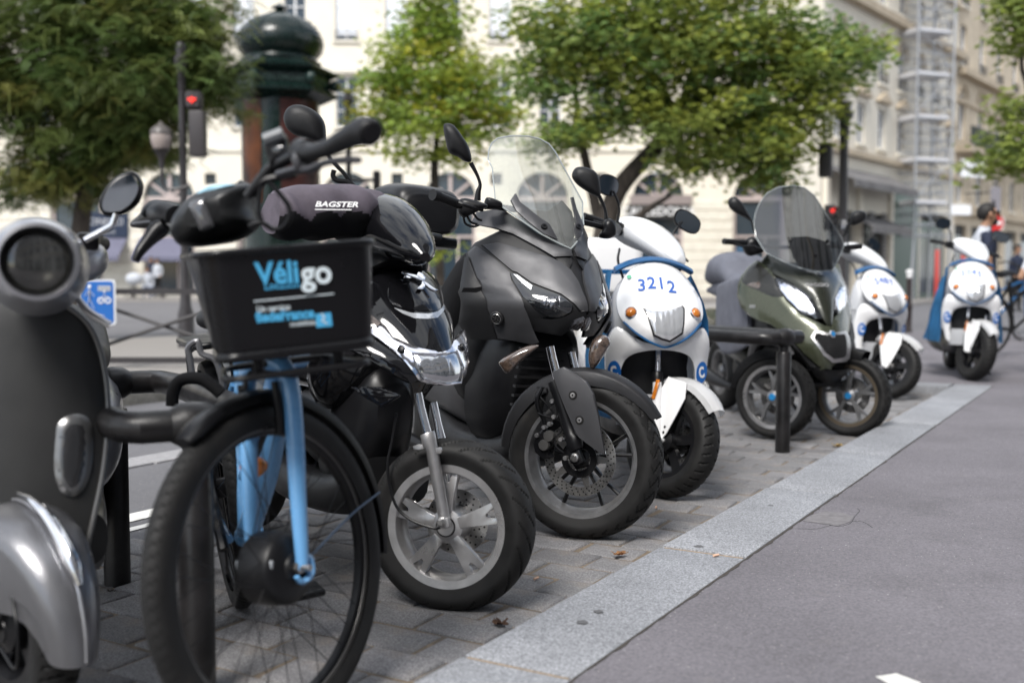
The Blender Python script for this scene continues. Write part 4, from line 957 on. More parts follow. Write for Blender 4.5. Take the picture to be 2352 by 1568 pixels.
def zig(N):
    def f(th, ph):
        a = abs(ph)
        if a > 1.15 or a < .05: return 0
        tri = abs(((a*2.4) % 2)-1)
        q = (th*N/(2*pi)+.75*tri+(.5 if ph < 0 else 0)) % 1
        return 1 if q < .2 else 0
    return f
def wheel(name, par, W, R, Rr, tw, spokes, m_rim, m_spk, tread=None, NA=240, hub=.05, hubw=.09, disc=None, m_lip=None, lipw=.02, discz=.0, holes=24, label=None):
    b = BM(); w2 = tw*.40                    # rim barrel
    lathe(b, [(Rr+.003, w2), (Rr+.003, w2-.006), (Rr-.016, w2-.010), (Rr-.02, w2*.4), (Rr-.02, -w2*.4), (Rr-.016, -w2+.010), (Rr+.003, -w2+.006), (Rr+.003, -w2), (Rr-lipw, -w2+.002), (Rr-lipw-.006, -w2*.6), (Rr-.032, -w2*.3), (Rr-.032, w2*.3), (Rr-lipw-.006, w2*.6), (Rr-lipw, w2-.002)], 72, closed=True)
    root = obj(name, b, m_rim, par, M=W, label=label)
    obj('tyre', tyre_bm(R, Rr, tw, tread, NA, 36), [m_tyre, m_hole], root, M=W, sharp=30)
    if m_lip: obj('rim_lip', lathe(BM(), [(Rr+.0045, w2+.0015), (Rr-lipw, w2-.001), (Rr-lipw-.002, w2-.004), (Rr-.004, w2-.003)], 72, closed=True), m_lip, root, M=W)
    n, pl, th, z0, dish = spokes
    for k in range(n):
        bm = BM()
        if callable(pl): pl(bm)
        else: prism(bm, pl, th, Mx.Translation((0, 0, z0)), .0025)
        if dish:
            for vv in bm.verts: vv.co.z += dish*(1-vv.co.x/Rr)
        obj('spoke', bm, m_spk, root, M=W @ Mx.Rotation(2*pi*(k+.25)/n, 4, 'Z'))
    bm = BM(); lathe(bm, [(0, hubw/2), (hub*.5, hubw/2), (hub*.55, hubw/2-.004), (hub, hubw/2-.012), (hub*1.05, 0), (hub, -hubw/2), (0, -hubw/2)], 28); obj('hub', bm, m_spk, root, M=W)
    if disc:
        ri, ro = disc
        bm = BM(); lathe(bm, [(ri, discz+.002), (ro, discz+.002), (ro, discz-.002), (ri, discz-.002)], 64, closed=True)
        for k in range(5):
            a = 2*pi*k/5; prism(bm, [(hub*.8, -.02), (ri+.004, -.009), (ri+.004, .009), (hub*.8, .02)], .004, Mx.Rotation(a, 4, 'Z') @ Mx.Translation((0, 0, discz-.002)))
        dk = obj('brake_disc', bm, m_steel, root, M=W)
        bm = BM()
        for k in range(holes):
            for j in range(3):
                a = 2*pi*(k+j*.33)/holes; r = ri+(ro-ri)*(.2+.3*j); lathe(bm, [(0, discz+.0026), (.0032, discz+.0024), (.0032, discz)], 8, Mx.Translation((r*cos(a), r*sin(a), 0)))
        obj('disc_hole', bm, m_hole, dk, M=W, kind='stuff')
    return root
def steer(A, rake, ang): ax = V((-sin(radians(rake)), 0, cos(radians(rake)))); return Mx.Translation(A) @ Mx.Rotation(radians(ang), 4, ax) @ Mx.Translation(-V(A))
def wmat(SM, R, x=0, y=0): return SM @ frame((x, y, R), (0, -1, 0), (1, 0, 0))
def fork(par, SM, top, bot, y, r1, r2, m_up, m_lo, split=.45, boot=None, name='fork_leg'):
    t, b = V((top[0], y, top[1])), V((bot[0], y, bot[1])); c = t.lerp(b, split)
    o = obj(name, tube(BM(), [t, c], r1, 16), m_up, par, M=SM)
    bm = BM(); d = (b-c).normalized(); tube(bm, [c-d*.012, c, c+d*.004, b-d*.05, b], [r2*1.08, r2*1.1, r2, r2*.95, r2*.9], 18); obj('slider', bm, m_lo, o, M=SM)
    if boot: obj('gaiter', tube(BM(), [c-d*.05, c-d*.035, c-d*.02, c], [r2*1.05, r2*1.25, r2*1.2, r2*1.15], 16), boot, o, M=SM)
    return o
def rear_end(par, wb, R, m_side, m_seat, seat_z=.78, tail=-1.55, w=.17, m_low=None, stand=True):
    m_low = m_low or m_blk
    hull('floorboard', smst([(-.22, .34, .14, .08, 3), (-.4, .28, .15, .07, 3.5), (-.7, .28, .17, .07, 3.5), (-.95, .36, .16, .1, 3)]), m_low, par)
    hull('side_panel', smst([(-.62, .40, .10, .10, 2.5), (-.75, .5, w, .15, 2.8), (-1.05, .56, w*1.1, .16, 2.8), (-1.35, .62, w*.95, .12, 2.6), (tail, .68, w*.6, .06, 2.4)]), m_side, par)
    hull('seat', smst([(-.55, seat_z-.1, .09, .03, 2.4), (-.66, seat_z-.04, .14, .065, 2.6), (-.9, seat_z-.03, .17, .06, 2.8), (-1.1, seat_z+.03, .16, .075, 2.8), (-1.4, seat_z+.04, .14, .065, 2.6), (tail+.03, seat_z+.03, .09, .03, 2.4)]), m_seat, par)
    hull('engine_case', smst([(wb+.38, .3, .07, .07, 2.6, .08), (wb+.15, .28, .09, .09, 2.6, .1), (wb-.08, .26, .07, .08, 2.6, .11)]), mat('engine_grey', (.06, .06, .062), .45, .3), par)
    bm = BM(); tube(bm, [(wb+.4, -.1, .2), (wb+.1, -.15, .24), (wb-.2, -.17, .3), (wb-.35, -.17, .34)], [.02, .05, .055, .045], 14, smooth=4); obj('silencer', bm, m_blk2, par)
    wheel('rear_wheel', par, frame((wb, 0, R), (0, -1, 0), (1, 0, 0)), R, R*.62, .12, (5, [(.03, -.02), (R*.6, -.014), (R*.6, .014), (.03, .02)], .02, -.01, 0), m_aluD, m_aluD, NA=72, hub=.06)
    hull('rear_mudguard', smst([(wb+.1, R*2+.03, .05, .03, 2.5), (wb-.15, R*2+.0, .055, .03, 2.5), (wb-.3, R*1.7, .05, .03, 2.5)]), m_low, par)
    bm = BM(); box(bm, (tail+.0, 0, .66), (.05, .2, .07), None, .012, 2); obj('tail_lamp', bm, mat('tail_red', (.35, .01, .01), .15, coat=1), par)
    if stand: obj('side_stand', tube(BM(), [(-.7, .1, .22), (-.62, .2, .04), (-.6, .26, .015)], .012, 8), m_blk2, par)
# ================================================================ the white electric hire scooters
m_wht = mat('white_shell', (.82, .82, .825), .22, coat=.6, rv=.06, var=.02, vs=3)
m_wgr = mat('grey_shell', (.42, .43, .45), .35, rv=.08)
m_blue = mat('blue_trim', (.006, .075, .20), .4, var=.2, vs=8)
m_blufab = mat('blue_apron', (.035, .19, .40), .75, var=.25, vs=7, bump=.3, bs=300)
m_blu2 = mat('blue_logo', (.01, .12, .42), .35)
m_num = mat('number_blue', (.025, .10, .40), .4)
Mg1 = pose(.654, 4.738, 0, 6, 1.0); vg = Veh(Mg1)
GX = xm([(.40, -.07), (.55, -.03), (.64, .02), (.70, .045), (.78, .03), (.86, -.02), (.95, -.1), (1.04, -.19), (1.12, -.27)])
FG = lambda y, z: GX(z)-1.5*y*y-3*y**4
Z2 = ZM(1150, 600, 1850, 2350)
def half(P, F, v=vg, side=1): q = v.pts(P, F); return q
g_sh = half(Z2((1700, 893), (1790, 878), (1870, 842), (1960, 775), (2030, 690), (2050, 620), (2035, 520), (1990, 430), (1930, 340), (1870, 275), (1790, 222), (1690, 190)), FG)
cy = g_sh[-1][0]
g_sh = [(max(.0, y-.0), z) for y, z in g_sh]; g_sh[0] = (0, g_sh[0][1]); g_sh[-1] = (0, g_sh[-1][1]+.003)
g_hl = vg.pts(Z2((1540, 572), (1600, 590), (1700, 596), (1790, 572), (1848, 553), (1864, 575), (1862, 690), (1850, 775), (1750, 840), (1690, 822), (1622, 790), (1590, 690), (1565, 620)), FG)
_c = (max(p[0] for p in g_hl)+min(p[0] for p in g_hl))/2; g_hl = [(y-_c, z) for y, z in g_hl]
g_ind = vg.hit(*Z2((1975, 615))[0], FG); g_ind = (g_ind.y, g_ind.z); g_num = [vg.hit(*q, FG) for q in Z2((1525, 385), (1607, 366), (1688, 368), (1775, 400))]
nz = sum(q.z for q in g_num)/4
def scooter_white(M, st, num, lab, case=False, aprons=(-1, 1), flare=0):
    t = thing('electric_scooter', lab, 'scooter', M, 'white hire scooters'); R = .245
    SM = steer((-.10, 0, R), 25, st)
    panel('front_shield', symm(g_sh), FG, m_wht, t, th=.02, sm=3, bev=.02, br=.05, step=.022)
    lo = [(y*1.004, z) for y, z in g_sh[:5]]
    bm = BM(); tube(bm, [(FG(a.x, a.y)-.012, a.x, a.y-.004) for a in cat([(y, z, 0) for y, z in lo[::-1]]+[(-y, z, 0) for y, z in lo[1:]], 4)], .0055, 8); obj('shield_trim', bm, m_blue, t)
    hl = panel('headlamp', [(y*1.09, (z-.82)*1.08+.82) for y, z in g_hl], FG, m_blk2, t, th=.02, off=.005, step=.02, bev=.003)
    panel('reflector', g_hl, FG, m_refl, hl, off=.0085, th=.004, step=.015, bev=.0025, br=.012)
    for s in (-1, 1):
        bm = BM(); Mi = onF(FG, s*g_ind[0], g_ind[1], .0)
        lathe(bm, [(0, .018), (.012, .016), (.02, .009), (.023, .002)], 20, Mi); il = obj('indicator', bm, m_amber, t)
        bm = BM(); lathe(bm, [(.0235, .008), (.027, .004), (.029, -.004), (.0235, -.004)], 20, Mi, True); obj('bezel', bm, m_chr, il)
    for ch, q, rl in zip(num, g_num, (8, 3, -4, -12)): text('number', ch, m_num, t, onF(FG, q.y, q.z, .0022, radians(rl)*.6), .10, bold=.0018, depth=.0006, sx=.8)
    bm = BM(); lathe(bm, [(0, .002), (.011, .002), (.011, 0)], 16, onF(FG, -.13, nz+.035, .001)); obj('sticker', bm, mat('sticker_green', (.1, .42, .25), .5), t)
    # lower shield: a white arch over the mudguard
    A = [(.0, .672), (.09, .685), (.17, .735), (.205, .74), (.235, .66), (.225, .5), (.20, .36), (.165, .34), (.175, .45), (.168, .56), (.14, .615), (.08, .64), (0, .648)]
    FL = lambda y, z: GX(max(z, .6))*.6-.035-1.2*y*y-(.6-z)*.12*(z < .6)
    panel('leg_shield', symm(A), FL, m_wht, t, th=.03, sm=3, bev=.012, br=.03, step=.02)
    panel('wheel_arch_liner', symm([(0, .70), (.2, .70), (.19, .36), (0, .36)]), lambda y, z: -.14-1.2*y*y, m_blk, t, step=.04)
    panel('leg_panel', symm([(0, .44), (.16, .44), (.17, .3), (0, .3)]), lambda y, z: -.13-1.0*y*y, m_wgr, t, step=.04, off=.004)
    for s in (-1, 1):
        y0 = s*.198; Mi = onF(FL, y0, .545, .003)
        bm = BM(); lathe(bm, [(0, .0016), (.05, .0016), (.05, 0)], 32, Mi @ Mx.Diagonal((.62, 1, 1, 1))); lg = obj('logo_disc', bm, m_blu2, t)
        text('logo_letter', 'C', m_white, lg, Mi @ Mx.Translation((0, -.002, .0016)) @ Mx.Rotation(.3, 4, 'Z'), .07, depth=.0006, bold=.003, sx=.62)
    # steering head: mudguard, fork and wheel
    fork(t, SM, (-.15, .66), (-.02, R), -.085, .014, .021, m_chr, m_wht, .42, m_blk2); fork(t, SM, (-.15, .66), (-.02, R), .085, .014, .021, m_chr, m_wht, .42, m_blk2)
    bm = BM(); secs = []
    for k in range(13):
        a = radians(40+94*k/12); rr = R+.04; wd = .062*(1-.55*abs((k-4)/9)**2) if k > 4 else .062*(1-.4*((4-k)/4)**2)
        c = V((rr*cos(a), 0, R+rr*sin(a)*.98)); o_ = V((cos(a), 0, sin(a)))
        secs.append([c+V((0, wd, 0))-o_*.03, c+V((0, wd*.96, 0))-o_*.005, c+V((0, wd*.55, 0))+o_*.012, c+o_*.018, c+V((0, -wd*.55, 0))+o_*.012, c+V((0, -wd*.96, 0))-o_*.005, c+V((0, -wd, 0))-o_*.03])
    loft(bm, secs, ring=False); bmesh.ops.solidify(bm, geom=bm.faces[:], thickness=-.005); fe = obj('front_mudguard', bm, m_wht, t, M=SM)
    for s in (-1, 1):
        bm = BM(); prism(bm, [(.075, .20), (.06, .27), (-.05, .28), (-.085, .19), (-.03, .02), (-.008, -.01), (.02, .03), (.05, .12)], .006, Mx.Translation((0, s*.07, R)) @ Mx.Rotation(pi/2, 4, 'X'), .002); bk = obj('mudguard_side', bm, m_wht, fe, M=SM)
        for z in (.06, .035): obj('bolt', lathe(BM(), [(0, .004), (.006, .003), (.006, 0)], 10, frame((0.005, s*.075, R+z), (0, s, 0))), m_blk2, bk, M=SM)
        bm = BM(); box(bm, (-.075, s*.108, R+.21), (.022, .006, .09), Mx(), .003); obj('reflector', bm, m_amber, fe, M=SM)
    wheel('front_wheel', t, wmat(SM, R), R, .165, .118, (5, [(.03, -.022), (.10, -.02), (.158, -.03), (.158, .03), (.10, .02), (.03, .022)], .03, -.015, .01), m_blk2, m_blk2, vee(36, .5, .2, 1.0, .25), 288, .045, .13, (.06, .095), discz=-.045)
    obj('axle', tube(BM(), [(0, -.1, R), (0, .1, R)], .012, 12), m_wht, t, M=SM)
    # steering cover and bars
    S2 = Mx.Translation((0, 0, 0)) @ steer((-.10, 0, R), 25, st)
    st_ = smst([(-.60, 1.18, .11, .045, 2.6), (-.56, 1.18, .145, .065, 2.6), (-.47, 1.17, .155, .075, 2.4), (-.37, 1.135, .12, .07, 2.2), (-.28, 1.095, .08, .052, 2.1), (-.22, 1.065, .03, .022, 2)])
    hull('steering_cover', st_, m_wht, t, M=S2)
    hull('cover_underside', [(a, b-.022, c*1.03, d*.80, e, f) for a, b, c, d, e, f in st_], m_wgr, t, M=S2)
    bm = BM()
    for s in (-1, 1): tube(bm, [(-.50, s*.08, 1.15), (-.53, s*.2, 1.16), (-.57, s*.33, 1.16)], .012, 12)
    hb = obj('handlebar', bm, m_blk2, t, M=S2)
    for s in (-1, 1):
        obj('grip', tube(BM(), [(-.537, s*.22, 1.16), (-.57, s*.345, 1.16)], [.017, .018], 14), m_blk, hb, M=S2)
        bm = BM(); box(bm, (-.515, s*.18, 1.155), (.06, .07, .06), None, .014, 2); obj('switch_block', bm, m_blk2, hb, M=S2)
        obj('brake_lever', tube(BM(), [(-.48, s*.17, 1.15), (-.46, s*.24, 1.145), (-.50, s*.34, 1.14)], [.008, .007, .006], 8, smooth=4), m_blk2, hb, M=S2)
        e = V((-.53, s*.29, 1.33)); mo = obj('mirror', tube(BM(), [(-.51, s*.18, 1.17), (-.505, s*.2, 1.25), (-.52, s*.25, 1.315)], .006, 8, smooth=4), m_blk2, t, M=S2)
        bm = BM(); Q = Mx.Translation(e) @ Mx.Rotation(radians(90-12*s), 4, 'Z') @ Mx.Rotation(radians(8*s), 4, 'Y')
        secs = []
        for k in range(7):
            a = pi/2*k/6; secs.append(sup((0, -.035*sin(a)+.01, 0), (1, 0, 0), (0, 0, 1), .085*max(.05, cos(a))**.7, .05*max(.05, cos(a))**.7, 22, 2.6))
        Qm = Q @ Mx.Rotation(pi, 4, 'Z'); loft(bm, [[Qm @ p for p in s_] for s_ in secs]); obj('mirror_shell', bm, m_blk, mo, M=S2)
        bm = BM(); loft(bm, [[Qm @ p for p in sup((0, .0125, 0), (1, 0, 0), (0, 0, 1), .078, .044, 22, 2.6)], [Qm @ p for p in sup((0, .0108, 0), (1, 0, 0), (0, 0, 1), .078, .044, 22, 2.6)]]); obj('mirror_glass', bm, m_mirg, mo, M=S2)
    bm = BM(); tube(bm, [(-.42, .12, 1.1), (-.3, .15, 1.04), (-.3, .12, .95)], .006, 8, smooth=5); tube(bm, [(-.42, -.12, 1.1), (-.3, -.15, 1.04), (-.3, -.12, .95)], .006, 8, smooth=5); obj('cable', bm, m_blk2, hb)
    # collar of the blue apron and the apron itself
    bm = BM(); secs = []
    for k in range(17):
        y = -.18+.36*k/16; z = 1.045-1.6*y*y; x = FG(y, z)
        secs.append([(x-.014, y, z-.008), (x+.0, y, z+.002), (x-.02, y, z+.016), (x-.06, y, z+.02), (x-.06, y, z-.01)])
    loft(bm, secs); obj('apron_collar', bm, m_blue, t)
    for s in aprons:
        bm = BM(); rows = []
        for i in range(12):
            u = i/11; row = []
            for j in range(10):
                w_ = j/9; z = 1.0-.68*w_; x = FG(.21, max(.62, z))-.055-.55*u*(.5+.5*w_)-.05*w_; y = s*(.182+.055*sin(pi*w_)*(.4+u*.6)+.02*sin(7*u+5*w_)+.03*w_+flare*w_*w_*(.4+.6*u))
                row.append((x, y, z-.10*u*(1-w_)))
            rows.append(row)
        loft(bm, rows, ring=False); bmesh.ops.solidify(bm, geom=bm.faces[:], thickness=.008); obj('leg_apron', bm, m_blufab, t)
    hull('leg_shield_back', smst([(-.17, .62, .19, .24, 3), (-.24, .66, .21, .34, 3), (-.3, .62, .19, .3, 3)]), m_wgr, t)
    rear_end(t, -1.27, R, m_wht, m_blk, .78)
    if not case: return t
    bm = BM(); box(bm, (-1.52, 0, 1.02), (.4, .42, .34), None, .06, 3); tc_ = obj('top_case', bm, m_wht, t)
    obj('case_band', box(BM(), (-1.52, 0, 1.0), (.406, .426, .03), None, .01, 2), m_blue, tc_)
    obj('case_carrier', box(BM(), (-1.45, 0, .84), (.34, .2, .03), None, .008), m_blk2, tc_)
    return t
scooter_white(Mg1, 36, '3212', 'white electric scooter numbered 3212 beside the matte black scooter', True)
scooter_white(pose(2.99, 8.62, 0, 18, 3), 30, '5487', 'white electric scooter half hidden behind the olive three wheeler', aprons=(1,))
scooter_white(pose(4.0, 9.4, KZ, -15, 1), 26, '5045', 'white electric scooter numbered 5045 standing on the footway with blue apron', flare=.13)
# ================================================================ more vehicle helpers
def screen_mat(name, tint, fog=.06, sc=5):
    m = bpy.data.materials.new(name); m.use_nodes = True; t = m.node_tree; t.nodes.clear(); L = t.links.new
    o = t.nodes.new('ShaderNodeOutputMaterial'); tr = t.nodes.new('ShaderNodeBsdfTransparent'); gl = t.nodes.new('ShaderNodeBsdfGlossy'); df = t.nodes.new('ShaderNodeBsdfDiffuse')
    tr.inputs[0].default_value = (*tint, 1); gl.inputs['Roughness'].default_value = .03; df.inputs[0].default_value = (.6, .6, .58, 1)
    lw = t.nodes.new('ShaderNodeLayerWeight'); lw.inputs[0].default_value = .5; pw = t.nodes.new('ShaderNodeMath'); pw.operation = 'POWER'; pw.inputs[1].default_value = 4; L(lw.outputs['Facing'], pw.inputs[0]); fr = t.nodes.new('ShaderNodeMath'); fr.operation = 'MULTIPLY_ADD'; fr.inputs[1].default_value = .75; fr.inputs[2].default_value = .09; L(pw.outputs[0], fr.inputs[0])
    m1 = t.nodes.new('ShaderNodeMixShader'); m2 = t.nodes.new('ShaderNodeMixShader')
    n = t.nodes.new('ShaderNodeTexNoise'); n.inputs['Scale'].default_value = sc; n.inputs['Detail'].default_value = 9; n.inputs['Roughness'].default_value = .7
    L(t.nodes.new('ShaderNodeTexCoord').outputs['Object'], n.inputs['Vector'])
    mr = t.nodes.new('ShaderNodeMapRange'); mr.inputs['From Min'].default_value = .35; mr.inputs['From Max'].default_value = .75; mr.inputs['To Max'].default_value = fog*2; mr.inputs['To Min'].default_value = fog*.4; L(n.outputs['Fac'], mr.inputs['Value'])
    L(mr.outputs[0], m1.inputs[0]); L(tr.outputs[0], m1.inputs[1]); L(df.outputs[0], m1.inputs[2])
    L(fr.outputs[0], m2.inputs[0]); L(m1.outputs[0], m2.inputs[1]); L(gl.outputs[0], m2.inputs[2]); L(m2.outputs[0], o.inputs['Surface']); MATS[name] = m; return m
m_scr = screen_mat('screen_clear', (.90, .92, .90), .11); m_scrS = screen_mat('screen_smoke', (.46, .48, .51), .012)
def planehit(px, py, p0, n): d = ray(px, py); return CAM+d*((p0-CAM).dot(n)/d.dot(n))
def plate(v, name, P, p0, n, th, m, par, bev=.003, off=0, label=None, sm=0):    # flat piece in a world plane, outline seen by the camera
    Q = [planehit(x, y, p0+n*off, n) for x, y in P]
    if sm: Q = cat(Q, sm, True)
    F_ = frame(sum(Q, V())/len(Q), n, (0, 0, 1)); I_ = F_.inverted(); q = [(I_ @ a).xy for a in Q]
    area = sum(q[i-1][0]*q[i][1]-q[i][0]*q[i-1][1] for i in range(len(q)))
    if area < 0: q = q[::-1]
    return obj(name, prism(BM(), q, th, v.I @ F_, bev), m, par, label=label)
def waxis(s, tz=0): s = radians(s); return V((-cos(s), -sin(s), tz)).normalized(), V((sin(s), -cos(s), 0))
def fender(R, w, a0, a1, lip=.045, n=18, tip0=.35, tip1=.6, rise=.03, thick=.005):
    bm = BM(); secs = []
    for k in range(n+1):
        u = k/n; a = radians(a0+(a1-a0)*u); t0 = min(1, tip0+(1-tip0)*min(1, u/.35)); t1 = min(1, tip1+(1-tip1)*min(1, (1-u)/.25)); wd = w/2*min(t0, t1); lp = lip*min(t0, t1)
        o = V((cos(a), sin(a), 0)); c = o*(R+rise); z = V((0, 0, 1))
        secs.append([c+z*wd*1.02-o*lp, c+z*wd-o*.004, c+z*wd*.9+o*.006, c+z*wd*.45+o*.012, c+o*.015, c-z*wd*.45+o*.012, c-z*wd*.9+o*.006, c-z*wd-o*.004, c-z*wd*1.02-o*lp])
    loft(bm, secs, ring=False); bmesh.ops.solidify(bm, geom=bm.faces[:], thickness=-thick); return bm
def wtube(v, P, r, n=12, smooth=0, flat=1): return tube(BM(), [v.W(*p) for p in P], r, n, smooth=smooth, flat=flat)
# ================================================================ matte black scooter with tall clear screen
m_mat = mat('matte_grey', (.055, .055, .059), .43, .35, var=.12, vs=6, rv=.07, bump=.06, bs=1500)
m_mat2 = mat('matte_dark', (.010, .010, .011), .5, bump=.1, bs=1200, rv=.05, spec=.4)
m_lens = mat('smoked_lens', (.012, .013, .015), .05, coat=1, spec=.8)
m_drl = mat('drl_strip', (.5, .52, .55), .2, .3, coat=.5)
m_leath = mat('black_leather', (.008, .008, .009), .5, bump=.5, bs=260, rv=.08)
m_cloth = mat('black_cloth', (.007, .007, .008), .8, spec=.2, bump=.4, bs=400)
ZA = ZM(1100, 300, 1700); Zc2 = ZM(800, 0, 1700); ZC = ZM(1180, 880, 1700, 2350); Z7 = ZM(800, 967, 1700)
def maxi():
    M = pose(.222, 3.95, 0, 30, 5); v = Veh(M)
    t = thing('maxi_scooter', 'matte black scooter with tall clear windscreen and drilled brake disc', 'scooter', M)
    X_ = xm([(.55, -.16), (.72, -.09), (.80, -.03), (.86, .0), (.93, -.045), (1.0, -.095), (1.07, -.145), (1.15, -.215), (1.3, -.34)])
    def F(y, z): a = sqrt(y*y+.0006)-.0245; return X_(z)-.55*a-.7*y*y-.22*max(0, a-.075)-(.35*max(0, a-.17) if z < .9 else .1*max(0, a-.17))
    F0 = lambda y, z: F(y, z)-.012
    def pn(name, P, m, **k): return panel(name, v.pts(P, F), F, m, t, mir=k.pop('mir', True), **k)
    # inner shell the panels sit on
    hb = v.pts(Z2((1075, 590), (940, 610), (700, 650), (620, 740), (640, 850), (330, 840), (200, 760), (90, 500), (85, 110), (160, 20), (420, -110), (930, 20)), F0)
    hb = [(min(0, y), z) for y, z in hb]; hb[0] = (0, hb[0][1]); hb[-1] = (0, hb[-1][1])
    panel('inner_shell', symm(hb), F0, m_mat2, t, th=.03, step=.026)
    pn('hood', Z2((1000, 350), (935, 252), (860, 190), (780, 150), (640, 110), (440, 52), (330, 22), (190, 42), (300, 138), (440, 256), (480, 268), (600, 352), (700, 392), (850, 448), (965, 535), (1010, 588), (1075, 597)), m_mat, th=.02, off=.003, bev=.004, br=.01)
    pn('side_wing', Z2((85, 105), (140, 52), (290, 160), (412, 268), (425, 335), (535, 565), (598, 722), (660, 858), (600, 876), (470, 848), (330, 828), (240, 570), (150, 310)), m_mat, th=.025, off=.012, bev=.008, br=.02)
    pn('side_cover', Z2((35, 400), (75, 140), (142, 316), (232, 575), (320, 832), (250, 838), (110, 836), (20, 700)), m_mat2, th=.03, off=.0, bev=.006)
    pn('headlamp', Z2((428, 274), (475, 283), (590, 372), (700, 408), (850, 462), (957, 545), (942, 600), (860, 648), (760, 648), (640, 578), (540, 478), (452, 335)), m_lens, th=.02, off=-.002, bev=.006, br=.02)
    pn('running_light', Z2((442, 284), (476, 290), (545, 340), (602, 380), (592, 418), (520, 362)), m_drl, th=.004, off=.004, bev=.001, step=.01)
    pn('lamp_module', Z2((690, 480), (760, 478), (845, 470), (838, 540), (790, 590), (700, 545)), m_reflD, th=.004, off=.0015, step=.012)
    pn('chin', Z2((615, 655), (800, 668), (900, 640), (960, 605), (1070, 600), (1072, 640), (1045, 690), (960, 735), (860, 805), (640, 765)), m_mat2, th=.02, off=-.004)
    pn('fog_lamp', Z2((905, 745), (960, 670), (1040, 640), (1058, 660), (1045, 720), (990, 762)), m_reflD, th=.006, off=.0, step=.012)
    # dash cowl around the screen
    FD = lambda y, z: F(y, z)+.004
    dc = v.pts(ZA((340, 990), (385, 898), (600, 866), (650, 905), (960, 1120), (1130, 1165), (1275, 1270), (1290, 1330), (1108, 1338), (960, 1250), (700, 1110), (540, 1060), (350, 1022)), F)
    panel('dash_cowl', dc, FD, m_mat, t, th=.03, off=.01, mir=True, bev=.006)
    pn('hood_insert', ZA((1270, 1460), (1130, 1350), (1110, 1340), (1290, 1335), (1300, 1400)), m_mat2, th=.01, off=.001)
    for s in (-1, 1):
        bm = BM(); Mi = onF(F, s*.245, .80, .012); lathe(bm, [(0, .008), (.024, .008), (.028, .004), (.028, -.006)], 28, Mi); em = obj('emblem', bm, m_mat2, t)
        bm = BM()
        for k in range(3): box(bm, (0, 0, .0085), (.002, .036, .001), Mi @ Mx.Rotation(pi/3*k, 4, 'Z'))
        tube(bm, [Mi @ V((.019*cos(a*pi/12), .019*sin(a*pi/12), .0085)) for a in range(24)], .001, 5, closed=True); obj('emblem_mark', bm, m_steel, em)
    # windscreen
    XS = xm([(1.0, -.085), (1.07, -.135), (1.2, -.22), (1.35, -.31), (1.6, -.44)])
    FS = lambda y, z: XS(z)-1.5*y*y
    sc = v.pts(ZA((472, 385), (480, 300), (510, 225), (570, 178), (700, 156), (860, 158), (980, 185), (1070, 235), (1130, 310), (1180, 400), (1290, 600), (1402, 805), (1400, 900), (1410, 1020), (1395, 1100), (1340, 1200), (1285, 1262), (1180, 1215), (1000, 1120), (830, 1005), (610, 850), (545, 795), (530, 640), (515, 470)), FS)
    ws = panel('windscreen', sc, FS, m_scr, t, th=.004, step=.03, bev=0)
    bm = BM(); tube(bm, [(FS(y, z)-.002, y, z) for y, z in sc], .003, 6, closed=True); obj('screen_edge', bm, mat('screen_rim', (.33, .36, .36), .2, coat=1), ws)
    FI = lambda y, z: FS(y, z)-.022
    panel('screen_backing', v.pts(ZA((785, 808), (860, 850), (940, 885), (1060, 892), (1130, 840), (1200, 785), (1300, 900), (1340, 1100), (1280, 1240), (1150, 1170), (960, 1060), (840, 950)), FI), FI, m_mat2, t, th=.004, step=.03)
    a1 = panel('screen_mount', v.pts(ZA((690, 790), (735, 722), (775, 805), (960, 950), (1065, 1020), (1145, 1172), (1000, 1110), (850, 990), (740, 890)), FS), FS, m_mat, t, th=.01, off=.012)
    a2 = panel('screen_mount', v.pts(ZA((1278, 762), (1300, 755), (1330, 870), (1402, 1040), (1372, 1140), (1335, 1172), (1308, 1070), (1330, 1000)), FS), FS, m_mat, t, th=.01, off=.012)
    for a, q in ((a1, (1030, 1060)), (a2, (1358, 1060))):
        h = v.hit(*ZA(q)[0], lambda y, z: FS(y, z)+.012); Mi = onF(FS, h.y, h.z, .0125); obj('bolt', lathe(BM(), [(.004, .001), (.005, .004), (.011, .004), (.013, 0), (.013, -.004)], 16, Mi), m_blk2, a)
    # front indicators
    dome(v, 'indicator', Z2((330, 1015), (440, 945), (560, 890), (660, 882), (600, 945), (500, 1030), (400, 1118), (345, 1070)), 3.78, .03, m_wclear, t, .03)
    dome(v, 'indicator', Z2((1080, 990), (1112, 850), (1200, 795), (1262, 852), (1200, 980), (1112, 1085)), 4.0, .03, m_wclear, t, .03)
    # wheel, fork, mudguard
    Wc = AT(1343, 1050, 4.02); ax, fw = waxis(66, .07); W = v.I @ frame(Wc, ax, fw)
    def sp(bm):
        for s in (-1, 1): tube(bm, [(.05, s*.012, 0), (.12, s*.02, 0), (.205, s*.045, 0)], [.010, .0075, .008], 8, flat=1.5)
    wheel('front_wheel', t, W, .302, .222, .135, (5, sp, 0, 0, 0), m_aluD, m_blk2, zig(34), 374, .045, .12, (.105, .14), discz=.052, holes=34, lipw=.014, m_lip=m_aluD)
    obj('sensor_ring', lathe(BM(), [(.045, .062), (.07, .062), (.07, .058), (.045, .058)], 40, W, True), m_blk2, t)
    bm = BM()
    for k in range(48): box(bm, (.064, 0, .0632), (.008, .0022, .0014), W @ Mx.Rotation(2*pi*k/48, 4, 'Z'))
    obj('sensor_tooth', bm, m_hole, t, kind='stuff')
    fg = obj('front_mudguard', fender(.302, .15, 30, 176, .05, rise=.022), m_mat, t, M=W, sharp=50)
    p0 = Wc+ax*.10
